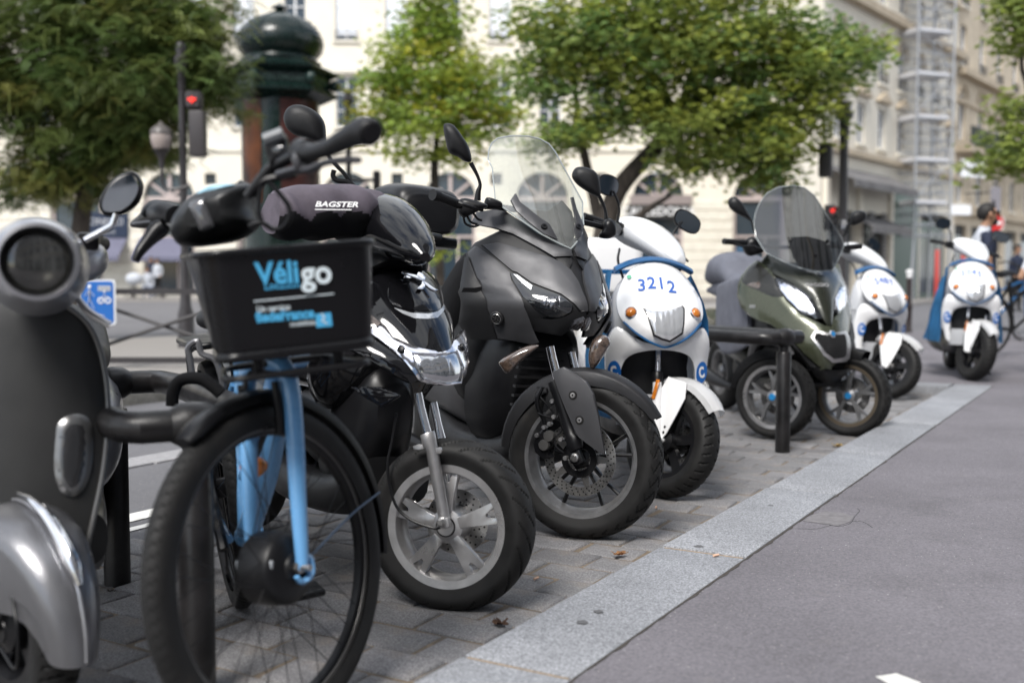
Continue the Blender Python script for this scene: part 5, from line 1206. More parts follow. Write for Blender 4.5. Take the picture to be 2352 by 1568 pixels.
    obj('fork_tube', tube(BM(), [v.I @ planehit(*ZC(q)[0], p0, ax) for q in ((880, -60), (905, 60), (965, 300))], .0165, 18), m_chr, t)
    sl = obj('fork_slider', tube(BM(), [v.I @ planehit(*ZC(q)[0], p0, ax) for q in ((920, 330), (960, 420), (1080, 800), (1120, 930), (1150, 960), (1165, 1060), (1180, 1100))], [.022, .024, .024, .026, .031, .031, .026], 20), m_blk2, t)
    plate(v, 'axle_clamp', ZC((1100, 1090), (1230, 1080), (1290, 1230), (1230, 1270), (1140, 1250)), p0, ax, .03, m_blk2, sl, .006, -.015)
    obj('axle_nut', lathe(BM(), [(0, .03), (.009, .03), (.010, .022), (.016, .02), (.017, .012), (.017, 0)], 12, v.I @ frame(planehit(*ZC((1180, 1185))[0], p0, ax)+ax*.005, ax)), m_steel, sl)
    fc = plate(v, 'fork_cover', ZC((922, 215), (1055, 162), (1180, 235), (1310, 330), (1392, 470), (1440, 720), (1520, 1165), (1450, 1125), (1230, 962), (1180, 920), (1085, 660), (1000, 450), (935, 270)), p0, ax, .018, m_mat, t, .007, .024)
    for q in ((1140, 487), (1215, 768)):
        Mi = v.I @ frame(planehit(*ZC(q)[0], p0+ax*.042, ax), ax); bo = obj('bolt', lathe(BM(), [(0, .001), (.004, .001), (.004, .005), (.0085, .005), (.010, .003), (.010, 0)], 16, Mi), m_alu, fc)
        obj('bolt_recess', lathe(BM(), [(0, .0014), (.016, .0014), (.0165, 0)], 20, Mi), m_hole, bo)
    plate(v, 'fork_cover', ZC((1170, 205), (1250, 250), (1340, 330), (1400, 560), (1330, 420), (1240, 330)), p0-ax*.2, ax, .014, m_mat2, t, .004)
    obj('fork_tube', tube(BM(), [v.I @ planehit(*ZC(q)[0], p0-ax*.2, ax) for q in ((1120, 0), (1165, 200), (1330, 700), (1450, 1180))], [.0165, .0165, .024, .026], 16), m_chr, t)
    # caliper and hoses
    cp = plate(v, 'brake_caliper', ZC((790, 900), (900, 880), (960, 940), (950, 1040), (880, 1110), (960, 1180), (850, 1200), (760, 1120), (740, 1020)), p0, ax, .05, m_blk2, t, .012, -.045)
    for q in ((885, 945), (830, 1045)): obj('piston_cap', lathe(BM(), [(0, .022), (.019, .021), (.021, .017), (.021, 0)], 24, v.I @ frame(planehit(*ZC(q)[0], p0, ax), ax)), mat('caliper_grey', (.07, .068, .066), .5, .3), cp)
    for q in ((820, 850), (880, 810), (930, 730), (912, 555), (740, 940), (1010, 985), (1060, 1195)): obj('bolt', lathe(BM(), [(0, .012), (.007, .012), (.009, .009), (.009, -.01)], 12, v.I @ frame(planehit(*ZC(q)[0], p0, ax), ax)), m_alu, cp)
    for P, r in ((((735, 395), (850, 400), (855, 460), (830, 560)), .003), (((790, 400), (750, 520), (760, 650), (800, 760), (805, 860), (780, 930)), .009), (((745, 650), (780, 700), (900, 740), (980, 780), (1000, 880), (950, 960), (960, 1060), (1040, 1140)), .004), (((715, 440), (860, 590), (930, 700)), .003)):
        obj('hose', tube(BM(), [v.I @ (planehit(*ZC(q)[0], p0, ax)+ax*(.012*sin(i*1.3))) for i, q in enumerate(P)], r, 8, smooth=6), m_blk2, cp)
    plate(v, 'hose_bracket', ZC((870, 420), (950, 520), (960, 740), (920, 740), (900, 600), (830, 680), (800, 660)), p0, ax, .004, m_mat2, cp, .001)
    # dark mass between the legs: inner wheel arch, radiator, steering stem
    hull('wheel_arch', smst([(-.24, .66, .10, .10, 2.6), (-.30, .60, .17, .22, 2.8), (-.4, .56, .2, .28, 2.8), (-.52, .52, .22, .24, 3)]), m_blk2, t)
    for k in range(9): obj('radiator_fin', box(BM(), (-.275+.006*k, -.05, .40+.036*k), (.02, .20, .01)), m_blk, t)
    hull('leg_shield', smst([(-.40, .78, .16, .10, 2.8), (-.45, .76, .22, .2, 3), (-.52, .72, .26, .28, 3), (-.6, .7, .26, .28, 3)]), m_mat2, t)
    # bars, levers, mirrors
    gp = [Zc2(q)[0] for q in ((735, 1272), (770, 1280), (905, 1335), (960, 1345))]
    hb = obj('handlebar', wtube(v, [(*gp[2], 4.04), (*Zc2((1000, 1345))[0], 4.1), (*Zc2((1150, 1350))[0], 4.2), (*Zc2((1500, 1400))[0], 4.4), (*Zc2((1880, 1490))[0], 4.5)], .012, 12), m_blk2, t)
    obj('grip', wtube(v, [(*gp[0], 3.93), (*gp[1], 3.95), (*gp[1], 3.951), (*gp[2], 4.03)], [.021, .021, .0175, .0175], 18), m_blk, hb)
    obj('grip', wtube(v, [(*Zc2((1885, 1470))[0], 4.5), (*Zc2((1925, 1500))[0], 4.62)], .03, 14), m_blk, hb)
    dome(v, 'switch_block', Zc2((900, 1320), (930, 1295), (985, 1300), (1080, 1330), (1095, 1350), (1060, 1365), (990, 1400), (940, 1420), (905, 1390)), 4.05, .03, m_blk2, hb, .04)
    dome(v, 'switch_block', Zc2((1860, 1440), (1900, 1430), (1935, 1480), (1930, 1540), (1880, 1560), (1820, 1545), (1850, 1490)), 4.48, .03, m_blk2, hb, .05)
    dome(v, 'fluid_reservoir', Zc2((1080, 1300), (1110, 1290), (1185, 1320), (1180, 1360), (1080, 1355)), 4.16, .02, m_blk2, hb, .04)
    obj('brake_lever', wtube(v, [(*Zc2((905, 1325))[0], 3.99), (*Zc2((960, 1345))[0], 3.99), (*Zc2((1060, 1372))[0], 4.05)], [.008, .006, .007], 8, 4), m_blk2, hb)
    for P in (((935, 1400), (950, 1460), (1000, 1480), (1040, 1470)), ((960, 1410), (985, 1450), (1030, 1465)), ((1000, 1390), (1030, 1430), (1060, 1440))): obj('cable', wtube(v, [(*Zc2(q)[0], 4.06) for q in P], .0045, 8, 5), m_blk2, hb)
    ms = obj('mirror', wtube(v, [(*Zc2((1028, 1310))[0], 4.1), (*Zc2((1035, 1250))[0], 4.1), (*Zc2((1046, 1205))[0], 4.1), (*Zc2((1025, 1140))[0], 4.1), (*Zc2((985, 1065))[0], 4.1)], [.013, .010, .0065, .0065, .009], 10, 4), m_blk2, t)
    dome(v, 'mirror_shell', Zc2((806, 825), (838, 806), (880, 825), (930, 890), (972, 960), (990, 1048), (950, 1056), (900, 1025), (845, 998), (822, 930)), 4.1, .035, m_blk, ms, .012, m_mirg)
    ms = obj('mirror', wtube(v, [(*Zc2((1870, 1445))[0], 4.5), (*Zc2((1862, 1370))[0], 4.5), (*Zc2((1826, 1280))[0], 4.5)], [.01, .0065, .0075], 10, 4), m_blk2, t)
    dome(v, 'mirror_shell', Zc2((1648, 1130), (1672, 1096), (1722, 1090), (1790, 1114), (1824, 1170), (1832, 1280), (1790, 1276), (1730, 1242), (1680, 1205), (1650, 1165)), 4.5, .035, m_blk, ms, .012, m_mirg)
    # knee apron, saddle, top box
    hull('leg_apron', smst([(-.36, 1.0, .18, .08, 2.6), (-.46, .96, .30, .16, 2.6), (-.6, .86, .31, .2, 2.6), (-.8, .76, .27, .14, 2.6), (-.95, .72, .22, .08, 2.6)]), m_cloth, t)
    rear_end(t, -1.5, .28, m_mat, m_leath, .82, -1.75, .19)
    bm = BM(); hull('top_case', smst([(-1.24, 1.26, .13, .08, 3.2, -.08), (-1.3, 1.28, .17, .11, 3.6, -.08), (-1.5, 1.29, .18, .12, 3.6, -.08), (-1.66, 1.28, .17, .11, 3.4, -.08), (-1.72, 1.27, .14, .08, 3.2, -.08)]), m_blk2, t); bm.free()
    obj('case_carrier', box(BM(), (-1.48, 0, 1.14), (.36, .2, .05), None, .01), m_blk2, t); obj('carrier_leg', tube(BM(), [(-1.5, 0, .8), (-1.5, 0, 1.14)], .04, 10), m_blk2, t)
maxi()
# ================================================================ glossy black city scooter
Z6 = ZM(800, 500, 1500, 2350); Zk = ZM(420, 400, 1080)
def city():
    M = pose(-.275, 3.106, 0, 35, 5); v = Veh(M)
    t = thing('city_scooter', 'glossy black scooter with bare silver spoked front wheel beside blue bicycle', 'scooter', M)
    X_ = xm([(.45, -.1), (.58, -.02), (.66, .035), (.72, .03), (.8, -.025), (.88, -.095), (.96, -.18), (1.04, -.27)])
    def F(y, z): a = sqrt(y*y+.0012)-.0346; return X_(z)-.40*a-1.5*y*y
    def pn(name, P, m, F_=F, **k): return panel(name, v.pts(P, F_), F_, m, t, mir=k.pop('mir', False), **k)
    L0 = v.pts(Z6((1000, 570), (800, 562), (560, 600), (430, 690), (390, 900), (560, 1100), (740, 1300), (880, 1500), (1010, 1560)), F)
    L0 = [(min(0, y), z) for y, z in L0]; L0[0] = (0, L0[0][1]); L0[-1] = (0, L0[-1][1])
    panel('front_shield', symm(L0), F, m_gloss, t, th=.03, sm=3, bev=.012, br=.04, step=.02)
    pn('nose_panel', Z6((590, 650), (630, 612), (760, 602), (905, 602), (985, 680), (1028, 800), (1025, 890), (960, 928), (820, 925), (650, 892), (570, 820)), m_gloss, off=.009, th=.012, sm=3, bev=.006, br=.02)
    pn('trim_strip', Z6((622, 903), (760, 945), (900, 952), (985, 935), (1040, 880), (1044, 915), (985, 985), (900, 996), (790, 990), (690, 950)), mat('silver_trim', (.5, .52, .55), .2, .4, coat=.5), off=.006, th=.008, step=.012)
    lc = pn('headlamp', Z6((380, 975), (420, 950), (560, 1058), (620, 1150), (760, 1192), (1010, 1252), (1130, 1185), (1225, 1092), (1256, 1200), (1262, 1330), (1232, 1480), (1120, 1556), (1000, 1556), (852, 1522), (830, 1500), (700, 1330), (560, 1205), (420, 1105), (372, 1045)), refl('chrome_lamp', (.82, .82, .88), 9, .10), off=.004, th=.02, bev=.01, br=.025, step=.014)
    pn('main_lamp', Z6((765, 1282), (860, 1286), (960, 1292), (1060, 1280), (1135, 1262), (1192, 1400), (1172, 1528), (1050, 1548), (860, 1500), (795, 1400)), refl('lamp_ribbed', (.5, .51, .53), 14, .2), off=.008, th=.006, step=.012, bev=.006, br=.02)
    bm = BM(); q = v.pts(Z6((765, 1282), (860, 1286), (960, 1292), (1060, 1280), (1135, 1262), (1192, 1400), (1172, 1528), (1050, 1548), (860, 1500), (795, 1400)), F); tube(bm, [(F(a, b)+.0085, a, b) for a, b in q], .003, 6, closed=True); obj('lamp_bezel', bm, m_chr, lc)
    for q in ((680, 1260), (1180, 1240)):
        h = v.hit(*Z6(q)[0], F); obj('side_light', lathe(BM(), [(0, .004), (.010, .008), (.012, .002), (.012, 0)], 16, onF(F, h.y, h.z, .004)), m_blk2, lc)
    pn('indicator', Z6((384, 985), (420, 962), (500, 1030), (470, 1060), (410, 1060), (380, 1040)), m_wclear, off=.012, th=.006, step=.012)
    pn('lower_wing', Z6((380, 1115), (560, 1235), (700, 1352), (835, 1510), (780, 1542), (640, 1470), (440, 1350), (290, 1262), (270, 1195)), m_gloss, off=.004, th=.03, bev=.01, br=.03, mir=False)
    # lion-like badge
    h = v.hit(*Z6((780, 690))[0], F); Mi = onF(F, h.y, h.z, .010) @ Mx.Scale(.00112, 4); bm = BM()
    for P in (((-30, 30), (-10, 26), (6, 20), (20, 6), (16, -6), (2, 2), (-10, 8), (-28, 14), (-34, 22)), ((10, 12), (24, 30), (36, 26), (40, 10), (28, -6), (14, -4)), ((20, -4), (12, -22), (-6, -34), (-14, -42), (4, -42), (18, -30), (28, -14)), ((26, -6), (38, -22), (46, -34), (60, -38), (46, -44), (34, -38), (22, -18)), ((-34, 12), (-20, 6), (-10, 2), (-22, -2), (-36, 2))):
        prism(bm, P, 6, Mi, 1)
    obj('badge', bm, m_chr, t)
    # lower body behind the fork
    hull('lower_shield', smst([(-.22, .56, .06, .08, 2.5), (-.26, .54, .09, .15, 2.6), (-.31, .50, .11, .2, 2.8), (-.38, .5, .13, .24, 3), (-.46, .48, .14, .2, 3)]), m_blk2, t)
    hull('leg_shield', smst([(-.26, .80, .13, .10, 2.6), (-.30, .79, .2, .18, 2.8), (-.36, .76, .235, .22, 2.8), (-.43, .72, .21, .2, 3)]), m_gloss, t)
    plate(v, 'side_flash', Z7((210, 0), (330, 0), (420, 0), (540, 55), (415, 135), (330, 80)), AT(890, 905, 3.12), V((-.35, -.93, .1)).normalized(), .02, m_gloss, t, .006)
    # fork and wheel
    Wc = AT(1037, 1203, 3.17); ax, fw = waxis(73, .06); W = v.I @ frame(Wc, ax, fw)
    wheel('front_wheel', t, W, .256, .182, .128, (5, [(.04, .017), (.09, .0215), (.125, .0245), (.168, .036), (.168, .019), (.155, .0125), (.132, .0095), (.124, .005), (.124, -.005), (.132, -.0095), (.155, -.0125), (.168, -.019), (.168, -.036), (.125, -.0245), (.09, -.0215), (.04, -.017)], .022, .016, .012), m_alu, m_alu, vee(20, 1.1, .13, 1.2, .1, -1), 360, .05, .11, (.05, .098), discz=-.048, holes=18, lipw=.022, m_lip=m_alu)
    p0 = Wc+ax*.085
    P = lambda *q: [v.I @ planehit(*a, p0, ax) for a in Z7(*q)]
    fl = obj('fork_leg', tube(BM(), P((640, 40), (660, 140), (705, 310)), .0125, 18), m_chr, t)
    obj('slider', tube(BM(), P((702, 300), (704, 306), (712, 345), (718, 380), (730, 400), (815, 870), (822, 900)), [.021, .0225, .0225, .0215, .0185, .0165, .0165], 22), m_alu, fl)
    plate(v, 'fork_lug', Z7((785, 850), (850, 845), (862, 900), (850, 915), (800, 920), (788, 880)), p0, ax, .02, m_alu, fl, .005, .006)
    obj('axle_nut', lathe(BM(), [(0, .022), (.008, .022), (.012, .018), (.012, .010), (.016, .008), (.017, 0)], 6, v.I @ frame(planehit(*Z7((815, 872))[0], p0, ax)+ax*.02, ax)), m_steel, fl)
    plate(v, 'fork_tab', Z7((612, 385), (650, 372), (690, 378), (690, 402), (650, 408), (618, 408)), p0, ax, .006, m_alu, fl, .001, .004)
    plate(v, 'fork_tab', Z7((740, 398), (795, 392), (803, 412), (795, 432), (765, 436)), p0, ax, .006, m_alu, fl, .001, .004)
    P2 = lambda *q: [v.I @ planehit(*a, p0-ax*.17, ax) for a in Z7(*q)]
    obj('fork_leg', tube(BM(), P2((740, 100), (770, 240), (800, 380), (880, 800)), [.0125, .0125, .017, .017], 14), m_chr, t)
    hull_ = obj('hub_cover', lathe(BM(), [(0, .055), (.03, .052), (.036, .03), (.036, 0)], 24, W), m_blk2, t)
    obj('speedo_cable', tube(BM(), P((500, 170), (470, 360), (445, 480), (450, 620), (500, 780), (600, 870), (740, 920), (790, 915)), .0045, 8, smooth=6), m_blk2, t)
    plate(v, 'brake_caliper', Z7((600, 790), (720, 780), (740, 880), (660, 890), (610, 840)), Wc-ax*.05, ax, .035, m_blk2, t, .008)
    obj('caliper_bolt', lathe(BM(), [(0, .02), (.006, .02), (.006, 0)], 10, v.I @ frame(planehit(*Z7((625, 795))[0], Wc-ax*.03, ax), ax)), mat('brass', (.5, .33, .08), .3, .8), t)
    # steering cover
    bm = BM(); tube(bm, [v.W(*a, d) for a, d in ((Zk((1740, 560))[0], 3.50), (Zk((1830, 560))[0], 3.44), (Zk((1930, 580))[0], 3.36), (Zk((2040, 640))[0], 3.28), (Zk((2150, 730))[0], 3.20), (Zk((2240, 815))[0], 3.13), (Zk((2290, 865))[0], 3.09))], [.085, .105, .112, .100, .078, .05, .016], 26, smooth=5, flat=.85); obj('steering_cover', bm, m_gloss, t)
    obj('steering_neck', tube(BM(), [v.W(*Zk((1950, 800))[0], 3.4), v.W(*Zk((2000, 1020))[0], 3.36)], .095, 20), m_blk2, t)
    hb = obj('handlebar', tube(BM(), [v.W(655, 505, 3.15), v.W(760, 500, 3.28), v.W(880, 510, 3.42), v.W(985, 540, 3.72), v.W(1010, 545, 3.8)], .012, 10), m_blk2, t)
    # cloth muff over the near grip
    bm = BM(); C_ = [v.W(x, y, d) for x, y, d in ((622, 492, 3.10), (650, 492, 3.12), (700, 488, 3.17), (760, 486, 3.23), (820, 490, 3.30), (862, 500, 3.36), (882, 512, 3.39))]
    tube(bm, C_, [.058, .076, .080, .083, .082, .070, .035], 72, smooth=12)
    for q in bm.verts:
        n_ = sin(q.co.x*70+q.co.z*23)*.003+sin(q.co.y*55+q.co.z*60)*.003+sin(q.co.x*31-q.co.y*44)*.004; q.co += V((n_, n_, n_*.8))
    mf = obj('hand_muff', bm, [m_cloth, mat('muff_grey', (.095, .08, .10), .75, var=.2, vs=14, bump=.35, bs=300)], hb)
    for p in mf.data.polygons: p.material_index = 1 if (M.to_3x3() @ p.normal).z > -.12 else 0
    tp = AT(772, 470, 3.06); R_ = Mx.Translation(tp) @ Mx.Rotation(radians(24), 4, 'Z') @ Mx.Rotation(radians(66), 4, 'X') @ Mx.Rotation(radians(1), 4, 'Z')
    text('lettering', 'BAGSTER', m_white, mf, v.I @ R_, .023, depth=.0006, bold=.0006, fit=.125, shear=.35)
    obj('lettering_bar', box(BM(), (-.01, -.016, 0), (.105, .0028, .0012), v.I @ R_), m_white, mf)
    obj('piping', tube(BM(), [v.W(*a, d) for a, d in zip(Zk((1050, 488), (1200, 518), (1300, 500), (1450, 485), (1600, 470), (1700, 462)), (3.06, 3.09, 3.11, 3.15, 3.19, 3.23))], .0022, 6, smooth=5), mat('piping_grey', (.3, .3, .3), .6), mf)
    ms = obj('mirror', tube(BM(), [v.W(*a, 3.3) for a in Zk((1690, 270), (1620, 190), (1560, 110), (1510, 60), (1440, -20), (1390, -120))], .0065, 10, smooth=4), m_blk2, t)
    Z1 = ZM(320, 240, 980)
    dome(v, 'mirror_shell', Z1((1385, 190), (1420, 110), (1490, 78), (1580, 90), (1680, 145), (1745, 230), (1762, 340), (1755, 425), (1700, 420), (1600, 385), (1480, 345), (1410, 280)), 3.3, .035, m_blk, ms, .012, m_mirg)
    obj('strap', tube(BM(), [v.W(*a, 3.28) for a in Zk((1480, 90), (1470, 140), (1500, 180), (1560, 190), (1600, 200), (1660, 240))], .008, 8, smooth=5), m_cloth, mf)
    hull('saddle', smst([(-.50, .66, .09, .05, 2.4), (-.58, .70, .155, .09, 2.8), (-.8, .71, .17, .09, 3), (-1.1, .74, .17, .085, 3), (-1.35, .76, .14, .07, 2.8), (-1.45, .77, .09, .04, 2.4)]), m_leath, t)
    hull('seat_trim', smst([(-.52, .60, .12, .008, 3), (-.8, .62, .178, .008, 3), (-1.3, .68, .15, .008, 3)]), mat('chrome_dull', (.3, .3, .31), .3, .8), t)
    rear_end(t, -1.3, .25, m_gloss, m_leath, .71, -1.55, .18)
    hull('centre_tunnel', smst([(-.38, .5, .14, .16, 3), (-.5, .48, .15, .14, 3), (-.62, .5, .15, .12, 3)]), m_blk, t)
city()
# ================================================================ olive three wheeled scooter
ZT = ZM(1700, 440, 2300); ZW = ZM(1750, 780, 2560); Z3 = ZM(1450, 800, 2250); ZV = ZM(0, 420, 420); Z1 = ZM(320, 240, 980); Zb = ZM(0, 1100, 900, 2325); Zf = ZM(420, 820, 1020)
m_olive = mat('olive_paint', (.050, .056, .034), .28, .35, coat=.5, rv=.06, var=.06, vs=4)
m_oliveD = mat('olive_dark', (.020, .022, .015), .3, .2, coat=.4, rv=.05)
m_greycl = mat('grey_cover', (.11, .115, .14), .8, var=.15, vs=9, bump=.5, bs=90)
def three():
    M = pose(1.84, 6.51, 0, 10, 0); v = Veh(M)
    t = thing('three_wheeler', 'olive three wheeled scooter with smoked screen behind the parking hoop', 'scooter', M)
    X_ = xm([(.30, .02), (.40, .13), (.48, .155), (.56, .165), (.65, .135), (.75, .09), (.85, .04), (.92, -.0), (.99, -.06), (1.08, -.15), (1.2, -.27)])
    def F(y, z): a = sqrt(y*y+.001)-.0316; return X_(z)-.38*a-1.6*y*y
    pn = lambda name, P, m, **k: panel(name, v.pts(P, F), F, m, t, mir=k.pop('mir', False), **k)
    def P_(a, b): return ZT(*a)+ZW(*b)
    h = v.pts(P_(((770, 825), (900, 900), (925, 1000), (950, 1085), (1050, 1225), (1180, 1350), (1430, 1470)), ((945, 110), (960, 300), (960, 420), (870, 395), (760, 300), (640, 170), (520, 90), (430, 60))) + ZT((700, 1370), (620, 1290), (585, 1180), (590, 1070), (620, 980), (690, 890)), F)
    panel('front_fairing', h, F, m_olive, t, th=.03, mir=True, bev=.01, br=.03, step=.024)
    pn('nose_panel', ZT((860, 770), (1150, 905), (1320, 935), (1500, 922), (1560, 860), (1600, 1000), (1565, 1090), (1515, 1200), (1490, 1480), (1440, 1455), (1400, 1385), (1300, 1200), (1200, 1112), (1010, 1000), (930, 960), (800, 845)), m_oliveD, th=.03, off=.006, bev=.01, br=.03)
    for P in (((935, 1000), (1010, 1012), (1200, 1115), (1292, 1195), (1400, 1395), (1330, 1400), (1180, 1338), (1050, 1208), (960, 1092)), ((1500, 1330), (1510, 1200), (1560, 1095), (1620, 1035), (1645, 1150), (1640, 1270), (1560, 1352))):
        hl = pn('headlamp', ZT(*P), m_lens, off=.004, th=.02, bev=.008, br=.02)
        q = v.pts(ZT(*P), F); cy_ = sum(a for a, b in q)/len(q); cz_ = sum(b for a, b in q)/len(q); q = [(cy_+(a-cy_)*.82-.006, cz_+(b-cz_)*.80) for a, b in q]
        panel('reflector', q, F, refl('chrome_lamp', (.82, .82, .88), 9, .10), hl, off=.006, th=.004, step=.014)
    pn('side_inset', ZT((612, 1015), (680, 905), (762, 855), (850, 925), (925, 1005), (948, 1085), (1010, 1175), (900, 1180), (760, 1120), (640, 1065)), mat('inset_black', (.012, .012, .010), .3, coat=.3), off=.004, th=.02, sm=2)
    pn('nose_tip', ZW((640, 175), (760, 300), (865, 398), (950, 425), (1060, 420), (1135, 350), (1120, 420), (1095, 480), (1020, 522), (940, 522), (880, 480), (820, 400), (700, 260)), m_mat2, th=.05, off=-.006, bev=.02, br=.05)
    pn('side_skirt', ZW((1085, 60), (1120, -20), (1160, 30), (1195, 100), (1190, 190), (1165, 215), (1140, 330), (1100, 400), (1085, 340)), m_mat2, th=.03, off=-.01)
    gr = pn('grille', ZW((800, 182), (830, 128), (925, 150), (1058, 135), (1082, 175), (1086, 332), (1060, 358), (960, 366), (892, 312)), m_alu, off=.007, th=.012, bev=.0, step=.02)
    gq = v.pts(ZW((824, 186), (838, 150), (925, 170), (1042, 158), (1054, 182), (1056, 312), (1038, 330), (968, 338), (910, 296)), F); panel('grille_backing', gq, F, m_hole, gr, off=.0095, th=.002, step=.02, bev=0)
    bm = BM(); y0, y1 = min(a for a, b in gq), max(a for a, b in gq); z0, z1 = min(b for a, b in gq), max(b for a, b in gq); hr = .011
    for i in range(14):
        for j in range(12):
            y = y0+i*hr*1.74+(hr*.87 if j % 2 else 0); z = z0+j*hr*1.5
            if inpoly(y, z, gq): tube(bm, [(F(y, z)+.0108, y+hr*.93*cos(pi/6+pi/3*k), z+hr*.93*sin(pi/6+pi/3*k)) for k in range(6)], .0013, 5, closed=True)
    obj('grille_mesh', bm, m_mat, gr, kind='stuff')
    hb_ = v.hit(*ZW((952, 165))[0], F); Mi = onF(F, hb_.y, hb_.z, .014); obj('badge', lathe(BM(), [(0, .006), (.022, .006), (.026, .002), (.026, -.004)], 6, Mi), m_chr, gr)
    obj('badge_face', lathe(BM(), [(0, .008), (.015, .008), (.017, .005)], 6, Mi), mat('badge_blue', (.02, .18, .42), .2, coat=1), gr)
    h = v.hit(*ZT((1340, 1075))[0], F); text('lettering', 'PIAGGIO', m_alu, t, onF(F, h.y, h.z, .008), .036, depth=.0008)
    pn('indicator', ZT((648, 1068), (700, 1045), (772, 1036), (786, 1075), (765, 1102), (700, 1085)), m_wclear, off=.012, th=.012, step=.012)
    h = v.hit(*ZT((710, 1280))[0], F); text('lettering', '300', m_alu, t, onF(F, h.y, h.z, .004), .03, depth=.0006)
    # screen
    XS = xm([(.95, -.0), (1.0, -.015), (1.2, -.08), (1.55, -.175)]); FS = lambda y, z: XS(z)-1.4*y*y
    sc = v.pts(ZT((725, 450), (745, 350), (785, 260), (850, 172), (960, 112), (1110, 92), (1220, 112), (1320, 192), (1430, 370), (1580, 600), (1610, 680), (1560, 800), (1500, 920), (1350, 935), (1180, 900), (1000, 830), (840, 750), (745, 600)), FS)
    ws = panel('windscreen', sc, FS, m_scrS, t, th=.004, step=.035, bev=0)
    obj('screen_edge', tube(BM(), [(FS(y, z)-.002, y, z) for y, z in sc], .003, 6, closed=True), MATS['screen_rim'], ws)
    FI = lambda y, z: FS(y, z)-.03
    panel('dash_panel', v.pts(ZT((1060, 600), (1250, 590), (1430, 640), (1490, 750), (1500, 915), (1350, 930), (1180, 895), (1120, 800)), FI), FI, m_blk2, t, th=.01, step=.03)
    for q in ((1080, 625), (1440, 640), (1330, 780)):
        h = v.hit(*ZT(q)[0], FS); obj('screen_bolt', lathe(BM(), [(0, .008), (.010, .007), (.012, 0)], 14, onF(FS, h.y, h.z, .001)), m_blk2, ws)
    # wheels with their own arms and guards
    for (px, py, Y, s, nm) in ((1781, 911, 6.46, 50, 0), (1954, 908, 6.62, 50, 1)):
        Wc = AT(px, py, Y); ax, fw = waxis(s, .03); W = v.I @ frame(Wc, ax, fw); R = .25
        def sp(bm): prism(bm, [(.03, .010), (.09, .010), (.175, .045), (.175, .03), (.115, 0), (.175, -.03), (.175, -.045), (.09, -.010), (.03, -.010)], .02, Mx.Translation((0, 0, .012)), .003)
        wheel('front_wheel', t, W, R, .19, .118, (5, sp, 0, 0, .0), m_aluD, m_aluD, zig(30), 240, .04, .09, (.06, .11), discz=-.03, lipw=.02, m_lip=m_alu if nm == 0 else mat('brass_rim', (.14, .115, .085), .4, .6))
        cap = obj('hub_cap', lathe(BM(), [(0, .05), (.018, .05), (.022, .046), (.022, .03)], 20, W), MATS['badge_blue'], t)
        obj('mudguard', fender(R, .13, 70, 172, .05, rise=.03, tip0=.9), m_mat2, t, M=W)
        obj('suspension_arm', tube(BM(), [W @ V((0, 0, -.06)), W @ V((-.05, .12, -.09)), v.I @ (M @ V((-.1, (.12 if nm else -.12), .5)))], .022, 10), m_blk2, t)
    obj('axle_arm', tube(BM(), [(-.08, -.2, .42), (-.08, .2, .42)], .03, 10), m_blk2, t); obj('axle_arm', tube(BM(), [(-.08, -.2, .32), (-.08, .2, .32)], .025, 10), m_blk2, t)
    for s in (-1,):
        bm = BM(); tube(bm, [(-.30, s*.30, .44), (-.22, s*.30, .56), (-.1, s*.285, .62), (.02, s*.25, .58), (.08, s*.2, .5)], [.02, .026, .028, .026, .018], 10, smooth=5, flat=1.6); obj('arch_trim', bm, m_mat, t)
    hull('inner_body', smst([(-.02, .56, .1, .1, 2.6), (-.1, .6, .2, .18, 2.8), (-.2, .62, .27, .26, 3), (-.34, .66, .28, .3, 3), (-.44, .62, .24, .3, 3)]), m_blk2, t)
    hull('leg_shield', smst([(-.16, .84, .2, .12, 2.8), (-.24, .84, .29, .2, 3), (-.34, .82, .3, .24, 3), (-.42, .8, .26, .2, 3)]), m_oliveD, t)
    # bars
    hb = obj('handlebar', tube(BM(), [v.W(*ZT((640, 655))[0], 6.75), v.W(*ZT((900, 700))[0], 6.85), v.W(*ZT((1500, 690))[0], 6.95), v.W(*ZT((1650, 700))[0], 7.0)], .012, 10), m_blk2, t)
    obj('grip', tube(BM(), [v.W(*ZT((428, 640))[0], 6.66), v.W(*ZT((650, 655))[0], 6.75)], .019, 14), m_blk, hb); obj('grip', tube(BM(), [v.W(*ZT((1640, 700))[0], 7.0), v.W(*ZT((1770, 690))[0], 7.05)], .019, 14), m_blk, hb)
    dome(v, 'switch_block', ZT((620, 700), (650, 620), (720, 595), (800, 660), (830, 730), (760, 770), (670, 780)), 6.76, .04, m_blk2, hb, .05)
    obj('brake_lever', tube(BM(), [v.W(*ZT(q)[0], 6.68) for q in ((800, 720), (720, 690), (620, 690), (520, 660))], .008, 8), m_blk2, hb)
    ms = obj('mirror', tube(BM(), [v.W(*ZT((740, 560))[0], 6.8), v.W(*ZT((710, 450))[0], 6.8)], .012, 8), m_blk2, t)
    dome(v, 'mirror_shell', ZT((475, 235), (520, 202), (590, 240), (650, 335), (712, 450), (640, 412), (525, 348), (480, 295)), 6.8, .04, m_blk, ms, .02, m_mirg)
    ms = obj('mirror', tube(BM(), [v.W(*ZT((1600, 600))[0], 7.1), v.W(*ZT((1640, 490))[0], 7.1), v.W(*ZT((1690, 450))[0], 7.1)], .01, 8), m_blk2, t)
    dome(v, 'mirror_shell', ZT((1665, 400), (1700, 350), (1770, 338), (1820, 365), (1818, 420), (1760, 465), (1690, 480)), 7.1, .04, m_blk, ms, .02, m_mirg)
